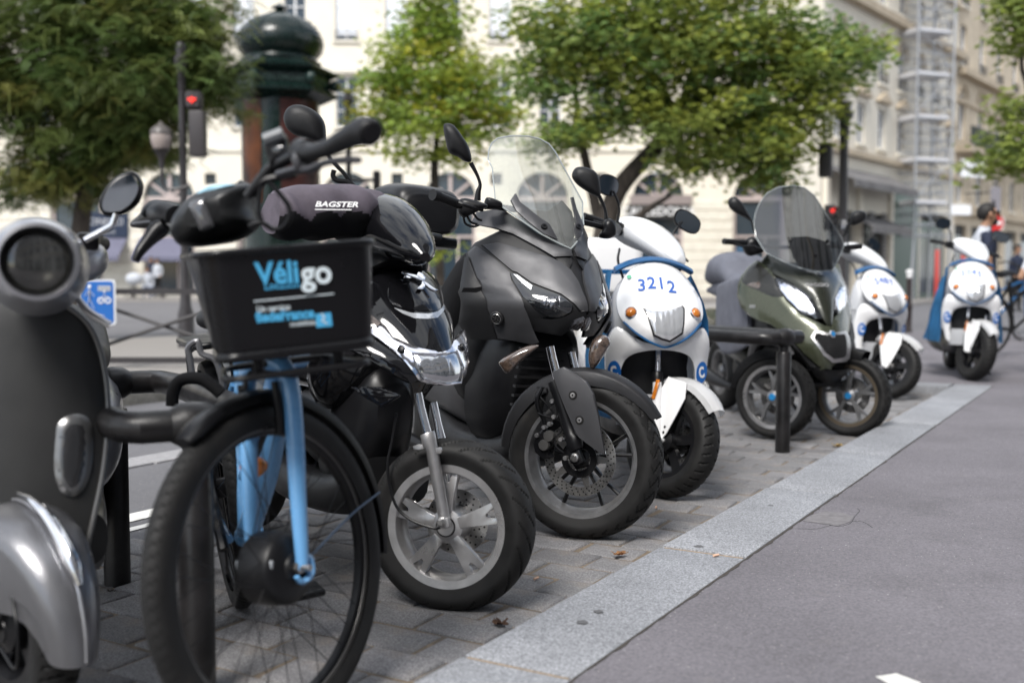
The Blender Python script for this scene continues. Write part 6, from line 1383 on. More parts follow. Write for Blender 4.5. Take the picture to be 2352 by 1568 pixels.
    # saddle under a grey cover, knee apron
    hull('seat_cover', smst([(-.45, .88, .12, .06, 2.4), (-.6, .9, .2, .1, 2.4), (-.85, .9, .23, .11, 2.4), (-.98, .93, .2, .08, 2.4), (-1.1, 1.0, .2, .11, 2.4), (-1.35, 1.03, .2, .12, 2.4), (-1.55, .98, .15, .08, 2.4)]), m_greycl, t)
    for s in (-1, 1): hull('cover_skirt', smst([(-.32, .74, .015, .20, 3, s*.30), (-.5, .72, .02, .24, 3, s*.32), (-.75, .7, .02, .24, 3, s*.3), (-.95, .72, .015, .2, 3, s*.27)]), m_greycl, t)
    rear_end(t, -1.5, .27, m_oliveD, m_greycl, .84, -1.7, .2)
three()
# ================================================================ light blue hire bicycle
m_bblu = mat('bike_blue', (.13, .33, .60), .28, coat=.6, rv=.06, var=.05, vs=6)
m_bblu2 = mat('bike_pale_blue', (.27, .47, .58), .35)
m_bask = mat('basket_plastic', (.005, .005, .006), .32, rv=.08, bump=.05, bs=600, spec=.4)
m_cyan = mat('print_cyan', (.07, .36, .62), .4); m_pr = mat('print_white', (.62, .70, .74), .4)
def bike():
    M = pose(-.50, 2.28, 0, 25, -5); v = Veh(M)
    t = thing('hire_bicycle', 'light blue electric hire bicycle with black front basket', 'bicycle', M)
    R = .356; Wc = AT(632, 1303, 2.28); s = radians(-29); ax = V((cos(s), sin(s), .13)).normalized(); fw = V((sin(s), -cos(s), 0)); W = v.I @ frame(Wc, ax, -fw); L = lambda p: v.I @ p
    def bwheel(name, W, motor):
        rim = obj(name, lathe(BM(), [(.306, .013), (.306, -.013), (.296, -.014), (.284, -.009), (.282, 0), (.284, .009), (.296, .014)], 96, W, True), m_blk2, t)
        obj('brake_track', lathe(BM(), [(.306, .0150), (.293, .0156), (.2925, .0145), (.3055, .0138)], 96, W, True), mat('brake_track', (.16, .155, .15), .4, .4), rim)
        obj('tyre', tyre_bm(R, .30, .056, vee(90, .5, .25, .9, .1), 360, 16, .0015), [m_tyre, m_hole], rim, M=W)
        bm = BM()
        for k in range(36):
            a = 2*pi*k/36; b = a+(.55 if k % 4 < 2 else -.55); z = .03 if k % 2 else -.03; hr = .075 if motor else .025
            tube(bm, [(hr*cos(b), hr*sin(b), z), (.283*cos(a), .283*sin(a), z*.1)], .0011, 5)
        obj('spokes', bm, m_blk2, rim, M=W, kind='stuff')
        if motor:
            hb = obj('hub_motor', lathe(BM(), [(0, .062), (.03, .062), (.034, .056), (.06, .052), (.072, .044), (.078, .036), (.079, 0), (.078, -.036), (.06, -.05), (0, -.055)], 40, W), mat('motor_black', (.006, .006, .007), .4, rv=.08, spec=.3), rim)
            obj('axle_bolt', tube(BM(), [W @ V((0, 0, .06)), W @ V((0, 0, .098))], .007, 12), m_steel, hb); obj('axle_nut', lathe(BM(), [(0, .072), (.013, .072), (.013, .06)], 6, W), m_steel, hb)
            obj('motor_label', box(BM(), (-.055, .02, .0), (.02, .018, .1), W, .002), mat('label_grey', (.3, .32, .34), .5), hb)
        else: obj('hub', lathe(BM(), [(0, .05), (.03, .045), (.03, -.045), (0, -.05)], 20, W), m_blk2, rim)
        return rim
    bwheel('front_wheel', W, True)
    obj('front_mudguard', fender(R, .062, -8, 118, .016, 26, .8, .7, .012, .003), m_blk2, t, M=W)
    obj('mudguard_flap', tube(BM(), [W @ V((cos(a)*(R+.013), sin(a)*(R+.013), 0)) for a in (1.9, 2.0, 2.12, 2.2)], [.024, .03, .03, .02], 12, flat=.5), m_blk2, t)
    st_ = obj('mudguard_stay', tube(BM(), [W @ V((0.0, .0, .068)), W @ V((.2, .07, .055)), W @ V((.35, .10, .034))], .0028, 6, smooth=4), mat('stay_blue', (.06, .09, .14), .4), t)
    pN, pF = Wc+ax*.066, Wc-ax*.066
    up = V((0, 0, 1)); up = (up-ax*up.dot(ax)).normalized()
    crown = W @ V((.04, R+.075, 0))
    for sgn in (1, -1):
        o_ = [W @ V(q) for q in ((.045, R+.085, sgn*.01), (.044, R+.07, sgn*.045), (.04, R+.03, sgn*.062), (.035, R-.06, sgn*.066), (.02, .15, sgn*.068), (.008, .02, sgn*.07), (.004, -.005, sgn*.07))]
        fl = obj('fork_leg', tube(BM(), o_, [.02, .021, .0205, .02, .018, .0145, .012], 18, smooth=5), m_bblu, t)
        obj('dropout', tube(BM(), [W @ V(q) for q in ((.006, .03, sgn*.07), (.03, .012, sgn*.071), (.028, -.02, sgn*.071), (.0, -.03, sgn*.071), (-.016, -.015, sgn*.071))], [.012, .011, .011, .01, .007], 10, smooth=4, flat=.6), m_bblu, fl)
        obj('brake_arm', tube(BM(), [W @ V(q) for q in ((.02, R-.07, sgn*.04), (.01, R-.02, sgn*.05), (.01, R+.04, sgn*.048))], [.013, .010, .008], 10), m_blk2, fl)
        obj('brake_pad', box(BM(), (.02, .302, sgn*.022), (.06, .014, .012), W, .004), m_blk, fl); obj('brake_spring', tube(BM(), [W @ V((.03, R-.09, sgn*.05)), W @ V((.035, R-.03, sgn*.056)), W @ V((.03, R+.01, sgn*.05))], .003, 6), mat('brake_arm_pale', (.5, .48, .44), .4, .4), fl)
    HT = v.I @ AT(617, 838, 2.36); hd = (HT-crown).normalized()
    ht = obj('head_tube', tube(BM(), [crown-hd*.01, crown+hd*.012, crown+hd*.016, crown+hd*.17, crown+hd*.20], [.028, .030, .026, .026, .03], 22), m_bblu, t)
    obj('head_cable', tube(BM(), [v.W(*Zf(q)[0], 2.22) for q in ((750, 600), (780, 480), (850, 420), (1000, 440), (1250, 460), (1420, 390), (1500, 280))], .006, 8, smooth=6), m_blk2, t)
    RW = G(530, 1388); Rc = V((RW.x-.01, RW.y, .352)); dd = (Rc-Wc); dd.z = 0; dd.normalize(); rax = V((-dd.y, dd.x, -.10)).normalized(); rax = rax if rax.x > 0 else -rax
    W2 = v.I @ frame(Rc, rax, dd); bwheel('rear_wheel', W2, False)
    obj('rear_mudguard', fender(R, .062, -20, 150, .016, 22, .8, .7, .012, .003), m_blk2, t, M=W2)
    BB = v.I @ V((-.70, 2.80, .29)); c0 = crown+hd*.10; RL = v.I @ Rc
    fr = obj('frame', tube(BM(), [c0, c0.lerp(BB, .4)+V((0, 0, -.06)), c0.lerp(BB, .8)+V((0, 0, -.03)), BB], .030, 18, smooth=5), m_bblu, t)
    ST_ = v.I @ V((-.745, 2.95, .78)); obj('seat_tube', tube(BM(), [BB, ST_], .019, 14), m_bblu, fr)
    obj('second_tube', tube(BM(), [c0+V((0, 0, .05)), c0.lerp(BB, .5)+V((0, 0, .05)), BB.lerp(ST_, .3)], .016, 14, smooth=5), m_bblu, fr)
    la = (v.I.to_3x3() @ rax)
    for sgn in (1, -1):
        obj('chain_stay', tube(BM(), [BB+la*sgn*.04, RL+la*sgn*.065], .011, 10), m_bblu, fr); obj('seat_stay', tube(BM(), [BB.lerp(ST_, .8)+la*sgn*.02, RL+la*sgn*.065], .009, 10), m_bblu, fr)
        ck = obj('crank', tube(BM(), [BB+la*sgn*.07, BB+la*sgn*.08+V((.05*sgn, 0, -.16*sgn))], .010, 8), m_aluD, fr); obj('pedal', box(BM(), tuple(BB+la*sgn*.13+V((.05*sgn, 0, -.16*sgn))), (.09, .09, .02), None, .006), m_blk2, ck)
        obj('rack_strut', tube(BM(), [RL+la*sgn*.07, RL+la*sgn*.06+V((-.04, 0, .40)), RL+la*sgn*.06+V((.12, 0, .43))], .007, 8), m_blk2, fr)
    obj('chain_ring', lathe(BM(), [(.03, .003), (.085, .003), (.085, -.003), (.03, -.003)], 40, frame(BB-la*.06, la), True), m_blk2, fr)
    obj('chain_guard', tube(BM(), [BB-la*.07+V((.09, 0, .0)), BB-la*.07+V((0, 0, .09)), RL-la*.05+V((0, 0, .05)), RL-la*.05+V((-.06, 0, 0))], .014, 8, smooth=5), m_blk2, fr)
    obj('rear_rack', box(BM(), tuple(RL+V((-.05, 0, .43))), (.36, .13, .02), None, .006), m_blk2, fr)
    obj('rack_bag_loop', tube(BM(), [v.W(*Zf(q)[0], 2.95) for q in ((240, 460), (215, 300), (200, 190), (290, 130), (330, 250), (470, 320), (540, 560), (520, 640))], .009, 8, smooth=4), mat('loop_grey', (.16, .16, .17), .35, .4), fr)
    obj('lock_ring', tube(BM(), [v.W(*Zf(q)[0], 2.75) for q in ((40, 760), (50, 640), (100, 530), (200, 490), (330, 500), (440, 570), (520, 640))], .016, 10, smooth=5), m_cloth, fr)
    sd_ = hull('saddle', smst([(0, .9, .02, .02, 2.4), (-.08, .91, .035, .03, 2.4), (-.18, .92, .08, .035, 2.5), (-.25, .92, .095, .035, 2.5), (-.28, .92, .06, .02, 2.4)]), m_leath, t, M=Mx.Translation((ST_.x+.16, ST_.y, ST_.z-.84))); obj('seat_post', tube(BM(), [ST_, ST_+(ST_-BB).normalized()*.07], .013, 10), m_steel, sd_)
    dome(v, 'reflector', [(x, y) for x, y in Zf((700, 1370), (730, 1290), (830, 1258), (930, 1290), (965, 1340), (940, 1420), (850, 1468), (750, 1440))], 2.42, .015, m_amber, t, .02)
    obj('reflector_arm', tube(BM(), [v.W(580, 1065, 2.44), v.W(610, 990, 2.42)], .008, 8), m_blk2, t)
    # basket
    B0_ = v.I @ AT(680, 678, 2.11); cx, cyy, cz = B0_
    def ring(hw0, hw1, dep, z, r=.05, sk=0):
        o = []; x1 = cx; x0 = cx-dep
        for (px, py, st) in ((x1-r+sk, cyy+hw0-r, 0), (x0+r, cyy+hw1-r, 90), (x0+r, cyy-hw1+r, 180), (x1-r+sk, cyy-hw0+r, 270)):
            for k in range(6):
                a = radians(st+18*k); o.append(V((px+r*cos(a), py+r*sin(a), z)))
        return o
    zt, zb = cz+.092, cz-.105
    bm = BM(); o1 = [ring(.150, .125, .25, zb, .035, -.006), ring(.158, .132, .27, zb+.01, .04, -.003), ring(.172, .160, .32, zt-.01, .05, .006), ring(.173, .162, .325, zt, .05, .008)]
    i1 = [ring(.169, .158, .317, zt, .046, .004), ring(.153, .128, .262, zb+.015, .036, -.007), ring(.145, .12, .24, zb+.008, .03, -.01)]
    loft(bm, o1+i1, caps=False); n_ = len(bm.faces)
    bm.faces.new([bm.verts.new(p) for p in ring(.150, .125, .25, zb, .035, -.006)][::-1]); bm.faces.new([bm.verts.new(p) for p in i1[-1]])
    bk = obj('basket', bm, m_bask, t)
    obj('basket_rim', tube(BM(), ring(.174, .163, .327, zt, .05, .009), .0075, 10, closed=True), m_bask, bk)
    obj('basket_tray', tube(BM(), ring(.150, .125, .25, zb-.004, .035, -.004), .011, 10, closed=True), m_bask, bk)
    obj('tray_frame', tube(BM(), ring(.145, .12, .24, zb-.045, .04, -.01), .007, 8, closed=True), m_blk2, bk)
    for k, yy in enumerate((-.08, .08)): obj('tray_strut', box(BM(), (cx-.03, cyy+yy, zb-.025), (.02, .02, .05), None, .004), m_blk2, bk)
    tl = math.atan2(.024, .223)
    def bt(u, z): p = V((cx+.0085-.0145*(zt-z)/(zt-zb), cyy+u, z)); return Mx.Translation(p) @ Mx.Rotation(pi/2, 4, 'Z') @ Mx.Rotation(pi/2-.07, 4, 'X') @ Mx.Translation((0, 0, .0022))
    def at_(px, py): q = v.X(px, py, cx-.004); return q.y-cyy, q.z
    def wr(body, m, x0, x1, py, size, bold=.001):
        u, z = at_(x0, py); u1, z1 = at_(x1, py); return text('lettering', body, m, bk, bt(u, z) @ Mx.Rotation(-.02, 4, 'Z'), size, align='LEFT', depth=.0004, bold=bold, fit=u1-u)
    wr('Véli', m_cyan, 585, 685, 632, .060, .0016); wr('go', m_pr, 688, 760, 630, .066, .0016)
    wr('Location', m_cyan, 604, 685, 658, .021, .0003); wr('Un service', m_pr, 588, 664, 711, .017, .0002)
    wr('îledeFrance', m_cyan, 588, 724, 730, .028, .0012); wr('mobilités', m_pr, 665, 724, 745, .014, .0001)
    u, z = at_(674, 683); obj('print_line', box(BM(), (0, 0, 0), (.158, .0022, .0006), bt(u, z)), m_pr, bk)
    u, z = at_(742, 731); lg = obj('print_square', box(BM(), (0, 0, 0), (.032, .034, .0006), bt(u, z), .0002), m_cyan, bk)
    bm = BM(); tube(bm, [bt(u, z) @ V(q) for q in ((-.004, .010, .0006), (.002, .002, .0006), (-.004, -.004, .0006), (.006, -.011, .0006))], .0018, 6); obj('print_mark', bm, m_pr, lg)
    # front cowl with lamp
    cw = dome(v, 'handlebar_cowl', Z1((402, 1190), (430, 1090), (520, 970), (600, 890), (720, 828), (900, 792), (1090, 782), (1135, 850), (1125, 1000), (1150, 1140), (1000, 1270), (720, 1330), (500, 1340), (425, 1270)), 2.34, .10, mat('cowl_black', (.009, .0095, .010), .42, rv=.06), t, .06)
    dome(v, 'cowl_cap', Z1((530, 935), (640, 850), (750, 795), (900, 782), (955, 795), (860, 825), (720, 862), (580, 950)), 2.285, .02, m_bblu2, cw, .02)
    dome(v, 'headlamp', Z1((545, 965), (660, 912), (700, 960), (770, 1150), (735, 1190), (655, 1205), (610, 1130)), 2.245, .012, mat('lamp_glass', (.09, .09, .095), .06, .3, coat=1), cw, .03)
    # bars by where they stand: the near bar end swings towards the camera
    q = lambda x, y, Y: v.W(*Z1((x, y))[0], Y)
    hb = obj('handlebar', tube(BM(), [q(1000, 800, 2.33), q(1120, 850, 2.3), q(1200, 740, 2.22), q(1350, 600, 2.12), q(1560, 500, 2.04), q(1760, 470, 2.0)], .0125, 14, smooth=5), m_blk2, t)
    obj('grip', tube(BM(), [q(1560, 500, 2.03), q(1590, 500, 2.02), q(1640, 505, 2.0), q(1800, 455, 1.96), q(1960, 370, 1.92), q(2080, 318, 1.90), q(2160, 322, 1.885), q(2180, 335, 1.88)], [.018, .019, .015, .0165, .020, .0245, .0245, .018], 20, smooth=4), m_blk, hb)
    obj('grip_collar', tube(BM(), [q(1535, 490, 2.05), q(1600, 500, 2.03)], .024, 16), m_blk2, hb)
    obj('brake_lever', tube(BM(), [q(1350, 700, 2.08), q(1500, 655, 2.04), q(1620, 655, 2.0), q(1740, 600, 1.97), q(1880, 575, 1.94), q(2040, 570, 1.92), q(2058, 590, 1.92)], [.011, .010, .010, .008, .0085, .0085, .006], 10, smooth=5, flat=.8), mat('lever_grey', (.05, .05, .055), .35, .3), hb)
    dome(v, 'lever_bracket', Z1((1480, 500), (1530, 510), (1575, 600), (1560, 680), (1500, 690), (1460, 560)), 2.03, .02, MATS['lever_grey'], hb, .02)
    dp = thing_part = dome(v, 'display', Z1((1212, 395), (1380, 325), (1435, 530), (1415, 570), (1275, 620), (1250, 560)), 2.12, .012, m_blk2, hb, .03)
    dome(v, 'display_glass', Z1((1290, 465), (1390, 440), (1405, 495), (1310, 525)), 2.104, .003, m_lens, dp, .004)
    obj('display_hood', tube(BM(), [q(1215, 390, 2.11), q(1380, 328, 2.11)], .012, 8), mat('hood_grey', (.13, .14, .15), .4), dp)
    for P, r in ((((1060, 900), (1150, 770), (1260, 640), (1330, 600)), .009), (((1080, 870), (1200, 760), (1350, 720), (1500, 690)), .008), (((1250, 660), (1260, 760), (1350, 870), (1430, 980), (1440, 1080), (1380, 1170), (1290, 1185), (1190, 1130), (1080, 1160)), .0055), (((1180, 790), (1170, 900), (1160, 1020), (1190, 1120)), .0055)):
        obj('cable', tube(BM(), [q(a, b, 2.14) for a, b in P], r, 8, smooth=6), m_blk2, hb)
    obj('grip', tube(BM(), [q(430, 1075, 2.5), q(330, 1050, 2.55), q(240, 1055, 2.62), q(150, 1110, 2.68), q(40, 1145, 2.72)], [.026, .03, .028, .02, .008], 14, smooth=4), m_blk, hb)
    obj('bell_cap', tube(BM(), [q(160, 1080, 2.6), q(200, 1010, 2.6), q(270, 985, 2.58), q(330, 1010, 2.55)], .016, 10, smooth=4), m_blk2, hb)
    obj('brake_lever', tube(BM(), [q(330, 1150, 2.5), q(260, 1200, 2.5), q(190, 1280, 2.48), q(110, 1380, 2.46), q(65, 1465, 2.45)], [.018, .022, .016, .012, .009], 10, smooth=4), m_blk2, hb)
    obj('cable', tube(BM(), [q(40, 1140, 2.6), q(200, 1120, 2.58), q(320, 1125, 2.52), q(420, 1180, 2.45)], .004, 6, smooth=4), m_aluD, hb)
bike()
# ================================================================ silver classic scooter at the picture's edge
m_silv = mat('silver_paint', (.36, .36, .38), .32, .7, coat=.3, rv=.05, var=.05, vs=3)
m_shadeg = mat('shield_grey', (.026, .026, .026), .42, .2, coat=.1, rv=.06, var=.08, vs=3)
def classic():
    M = pose(-1.05, 2.35, 0, 24, 4); v = Veh(M)
    t = thing('classic_scooter', 'silver grey classic scooter with round headlamp beside the blue bicycle', 'scooter', M)
    F = lambda y, z: -.04-.18*(z-.6)-1.1*y*y
    sh = v.pts([(-170, 720), (0, 694), (90, 690), (150, 702), (200, 742), (230, 808), (246, 900), (246, 985), (236, 1080), (216, 1180), (192, 1280), (170, 1350), (60, 1420), (-170, 1420)], F)
    panel('leg_shield', sh, F, m_shadeg, t, th=.012, sm=3, bev=.004, step=.028)
    bm = BM(); e = [(F(y, z)+.002, y, z) for y, z in v.pts([(60, 690), (110, 692), (152, 703), (201, 743), (231, 808), (247, 900), (247, 985), (237, 1080), (217, 1180), (193, 1280), (172, 1345)], F)]; tube(bm, e, .0065, 10, smooth=4); obj('shield_bead', bm, mat('bead_grey', (.14, .14, .14), .3, .5), t)
    io = v.pts([(128, 1000), (134, 970), (160, 952), (190, 952), (210, 972), (214, 1030), (206, 1090), (186, 1130), (158, 1140), (134, 1118), (124, 1070)], F)
    ind = panel('indicator', io, F, mat('bezel_dull', (.2, .2, .2), .3, .8), t, th=.02, off=.014, sm=3, bev=.01, br=.014, step=.012)
    c_ = (sum(a for a, b in io)/len(io), sum(b for a, b in io)/len(io)); panel('indicator_lens', [(c_[0]+(a-c_[0])*.80, c_[1]+(b-c_[1])*.87) for a, b in io], F, mat('lens_grey', (.03, .03, .032), .2, .3, coat=.6), ind, th=.008, off=.017, sm=3, bev=.008, br=.02, step=.012)
    # headlamp hood
    c0 = AT(86, 602, 2.18); n = V((.40, -.90, .06)).normalized(); Fm = v.I @ frame(c0, n, (0, 0, 1))
    hd = obj('steering_cover', lathe(BM(), [(.062, .012), (.070, .022), (.078, .020), (.084, .006), (.092, -.03), (.100, -.08), (.105, -.14), (.10, -.20), (.085, -.25), (.05, -.28), (0, -.29)], 48, Fm), m_silv, t)
    obj('headlamp_ring', lathe(BM(), [(.062, .012), (.066, .020), (.072, .022), (.074, .012), (.07, .0)], 48, Fm, True), m_blk2, hd)
    obj('headlamp_bowl', lathe(BM(), [(.068, .012), (.064, .006), (.055, -.012), (.035, -.03), (0, -.04)], 40, Fm), mat('lamp_bowl', (.05, .049, .045), .3, .5), hd)
    obj('headlamp_glass', lathe(BM(), [(0, .016), (.03, .014), (.055, .007), (.068, .0)], 40, Fm), screen_mat('lamp_front', (.4, .4, .38), .04, 20), hd)
    hull('bar_cover', smst([(-.16, 1.0, .05, .04, 2.5), (-.2, 1.01, .09, .055, 2.5), (-.25, 1.02, .11, .055, 2.5), (-.3, 1.02, .1, .045, 2.5), (-.34, 1.02, .06, .03, 2.5)]), m_silv, hd)
    obj('steering_column', tube(BM(), [v.W(60, 660, 2.52), v.W(50, 800, 2.56)], .04, 16), m_shadeg, t)
    hb = obj('handlebar', tube(BM(), [v.W(60, 560, 2.45), v.W(165, 555, 2.5), v.W(205, 548, 2.6), v.W(225, 545, 2.68)], .013, 12), m_blk2, t)
    obj('grip', tube(BM(), [v.W(190, 550, 2.58), v.W(235, 560, 2.72)], .02, 12), m_blk, hb); obj('switch_block', box(BM(), (0, 0, 0), (.04, .05, .04), Mx.Translation(v.W(202, 555, 2.52)), .01, 2), m_blk2, hb)
    z4 = ZM(0, 500, 900)
    obj('brake_lever', tube(BM(), [v.W(*a, d) for a, d in zip(z4((420, 570), (500, 640), (580, 730), (690, 800), (718, 815)), (2.40, 2.38, 2.35, 2.33, 2.33))], [.007, .008, .009, .008, .010], 10, smooth=4), m_alu, hb)
    ms = obj('mirror', tube(BM(), [v.W(*a, 2.5) for a in ZV((1200, 1010), (1330, 940), (1480, 860), (1570, 800), (1610, 690), (1625, 640))], [.009, .0085, .0085, .008, .0075, .0075], 12, smooth=4), m_chr, t)
    sh_ = dome(v, 'mirror_shell', ZV((1420, 520), (1440, 400), (1520, 240), (1640, 110), (1780, 45), (1860, 60), (1920, 150), (1945, 250), (1920, 400), (1850, 530), (1740, 630), (1600, 680), (1480, 660)), 2.52, .012, m_blk2, ms, .03, tilt=(.3, .1))
    pt = [AT(x, y, 2.496) for x, y in ZV((1475, 510), (1500, 400), (1570, 260), (1670, 160), (1790, 100), (1850, 110), (1900, 190), (1915, 270), (1890, 390), (1825, 500), (1720, 590), (1600, 620), (1500, 600))]; cc = sum(pt, V())/len(pt); pt = [p+V((0, .3*(p.x-cc.x)+.1*(p.z-cc.z), 0)) for p in cat(pt, 4, True)]
    bm = BM(); loft(bm, [[v.I @ p for p in pt], [v.I @ (p-V((0, .004, 0))) for p in pt]]); obj('mirror_glass', bm, m_mirg, sh_)
    # mudguard, crest, wheel
    Wc = V((-1.08, 2.34, .205)); a_ = radians(50); fw = V((sin(a_), -cos(a_), 0)); ax = V((-cos(a_), -sin(a_), 0)); W = v.I @ frame(Wc, ax, fw)
    wheel('front_wheel', t, W, .205, .13, .10, (5, [(.03, -.02), (.12, -.016), (.12, .016), (.03, .02)], .02, -.01, 0), m_blk2, m_blk2, vee(40, .6), 200, .05, .1)
    bm = BM(); secs = []
    for k in range(15):
        u = k/14; a = radians(-6+165*u); rr = .255; wd = .095*(.50+.5*min(1, u/.45))*(1 if u < .8 else 1-.3*(u-.8)/.2); o_ = V((cos(a), sin(a), 0)); cpt = o_*rr; z = V((0, 0, 1)); ring_ = []
        for j in range(13):
            b = radians(-105+210*j/12); ring_.append(cpt+z*wd*sin(b)+o_*(.05*cos(b)-.03)-(o_*.13*min(1, u/.3) if j in (0, 12) else V()))
        secs.append(ring_)
    loft(bm, secs, ring=False); bmesh.ops.solidify(bm, geom=bm.faces[:], thickness=-.004); mg = obj('front_mudguard', bm, m_silv, t, M=Mx.Translation(v.I.to_3x3() @ V((0, 0, -.0))) @ W)
    Wm = Mx.Translation(v.I.to_3x3() @ V((0, 0, -.0))) @ W
    bm = BM(); P = [Wm @ V((.292*cos(radians(b)), .292*sin(radians(b)), 0)) for b in (28, 38, 50, 64, 78, 90)]; tube(bm, P, [.006, .016, .016, .013, .009, .004], 12, smooth=4); obj('mudguard_crest', bm, m_chr, mg)
    obj('mudguard_rib', tube(BM(), [Wm @ V((.279*cos(radians(b)), .279*sin(radians(b)), 0)) for b in (-4, 8, 20, 32, 60, 90, 120)], .004, 8, smooth=4), m_silv, mg)
    obj('brake_hose', tube(BM(), [Wc_ for Wc_ in (W @ V((.1, .12, .07)), W @ V((.16, .05, .085)), W @ V((.14, -.04, .08)), W @ V((.05, -.02, .07)))], .004, 8, smooth=5), m_blk2, t)
    rear_end(t, -1.25, .21, m_silv, m_leath, .78, -1.5, .2, m_shadeg, False)
    obj('fork_leg', tube(BM(), [W @ V((0, 0, .075)), W @ V((-.12, .3, .06)), v.W(60, 760, 2.45)], .022, 12), m_shadeg, t)
classic()
# ================================================================ people
def person(name, label, M, J, E_, mats, rule, hair=None):
    # J joint -> (x, y, z, radius); one continuous skinned body
    bm = bmesh.new(); sk = bm.verts.layers.skin.verify(); vs = {}
    for k, (x, y, z, r) in J.items():
        v = bm.verts.new((x, y, z)); v[sk].radius = (r, r) if not isinstance(r, tuple) else r; v[sk].use_root = (k == 'pelvis'); vs[k] = v
    for a, b in E_: bm.edges.new((vs[a], vs[b]))
    me = bpy.data.meshes.new('tmp'); bm.to_mesh(me); bm.free(); o = bpy.data.objects.new('tmp', me); C.objects.link(o)
    o.modifiers.new('s', 'SKIN').use_smooth_shade = True; o.modifiers.new('u', 'SUBSURF').levels = 2; o.modifiers['u'].render_levels = 2
    me2 = bpy.data.meshes.new_from_object(o.evaluated_get(bpy.context.evaluated_depsgraph_get())); bpy.data.objects.remove(o)
    t = thing(name, label, 'person', M)
    for m in mats: me2.materials.append(m)
    for p in me2.polygons: p.use_smooth = True; p.material_index = rule(p.center)
    b = bpy.data.objects.new('body', me2); C.objects.link(b); b.parent = t
    return t, b
SKEL = [('pelvis', 'chest'), ('chest', 'neck0'), ('neck0', 'neck'), ('neck', 'jaw'), ('jaw', 'head'), ('head', 'crown'), ('chest', 'shL'), ('shL', 'elL'), ('elL', 'wrL'), ('wrL', 'haL'), ('chest', 'shR'), ('shR', 'elR'), ('elR', 'wrR'), ('wrR', 'haR'), ('pelvis', 'hiL'), ('hiL', 'knL'), ('knL', 'anL'), ('anL', 'toL'), ('pelvis', 'hiR'), ('hiR', 'knR'), ('knR', 'anR'), ('anR', 'toR')]
m_skin = mat('skin_tan', (.30, .165, .10), .5, var=.08, vs=12); m_hair = mat('hair_black', (.012, .010, .009), .6, bump=.5, bs=120)
m_navyT = mat('navy_cloth', (.012, .018, .04), .8); m_whT = mat('white_cloth', (.45, .47, .51), .8, var=.05, vs=6); m_jean = mat('jeans', (.04, .06, .12), .85); m_tanT = mat('khaki_cloth', (.25, .2, .14), .85)
def walker():
    P = AT(2262, 636, 11.2); M = Mx.Translation((P.x, 11.2, KZ)) @ Mx.Rotation(radians(-8), 4, 'Z') @ Mx.Scale(.935, 4)
    # the man faces +x; his right side is towards the camera (-y)
    J = dict(pelvis=(-.02, 0, .93, .15), chest=(-.03, 0, 1.28, (.165, .13)), neck0=(-.02, 0, 1.47, .085), neck=(.0, 0, 1.53, .058), jaw=(.035, 0, 1.585, .07), head=(.03, 0, 1.665, .098), crown=(.015, 0, 1.735, .075),
             shL=(-.02, .19, 1.42, .07), elL=(-.06, .24, 1.13, .048), wrL=(.06, .25, .9, .032), haL=(.1, .25, .82, .03), shR=(-.02, -.19, 1.42, .07), elR=(-.05, -.25, 1.13, .05), wrR=(.03, -.25, .89, .033), haR=(.06, -.25, .81, .03),
             hiL=(-.01, .1, .85, .1), knL=(.12, .1, .48, .062), anL=(.02, .1, .09, .042), toL=(.16, .11, .04, .036), hiR=(-.03, -.1, .85, .1), knR=(-.05, -.1, .48, .062), anR=(-.22, -.1, .1, .042), toR=(-.1, -.11, .04, .036))
    def rule(c):
        if c.z > 1.515 or (abs(c.y) > .17 and c.z < 1.2 and c.z > .74): return 0
        if c.z > .93:
            if (c.y < -.12 and c.x > -.1) or (c.y > .12) or c.x > .03: return 2
            return 1
        if c.z < .12: return 4
        return 3
    t, b = person('person', 'man with short dark hair and sunglasses in white and navy shirt', M, J, SKEL, [m_skin, m_whT, m_navyT, m_jean, m_blk2], rule)
    bm = BM(); ball(bm, (.006, 0, 1.672), .110, 24, 16, (1.0, .84, 1.0))
    bmesh.ops.delete(bm, geom=[f for f in bm.faces if (f.calc_center_median().x > .06 and f.calc_center_median().z < 1.74) or (f.calc_center_median().x > -.02 and f.calc_center_median().z < 1.66) or f.calc_center_median().z < 1.60], context='FACES'); bmesh.ops.solidify(bm, geom=bm.faces[:], thickness=.004); obj('hair', bm, m_hair, t)
    bm = BM(); ball(bm, (.065, 0, 1.575), .062, 18, 12, (.95, .85, .8)); obj('beard', bm, m_hair, t)
    bm = BM(); tube(bm, [(.118, 0, 1.675), (.145, 0, 1.635), (.125, 0, 1.625)], [.012, .018, .012], 8); obj('nose', bm, m_skin, t)
    for s in (-1, 1):
        bm = BM(); ball(bm, (.02, s*.095, 1.645), .03, 12, 8, (.7, .35, 1.1)); obj('ear', bm, m_skin, t)
        bm = BM(); box(bm, (.118, s*.038, 1.672), (.018, .055, .036), None, .006); tube(bm, [(.112, s*.066, 1.68), (.03, s*.098, 1.672)], .004, 6); obj('sunglasses', bm, m_blk2, t)
        for k in range(4): obj('finger', tube(BM(), [(.055+.012*k, s*.25, .80), (.06+.013*k, s*.245, .765), (.056+.012*k, s*.235, .74)], .0075, 8), m_skin, t)
        obj('thumb', tube(BM(), [(.09, s*.245, .83), (.105, s*.23, .80), (.10, s*.22, .775)], .009, 8), m_skin, t)
walker()
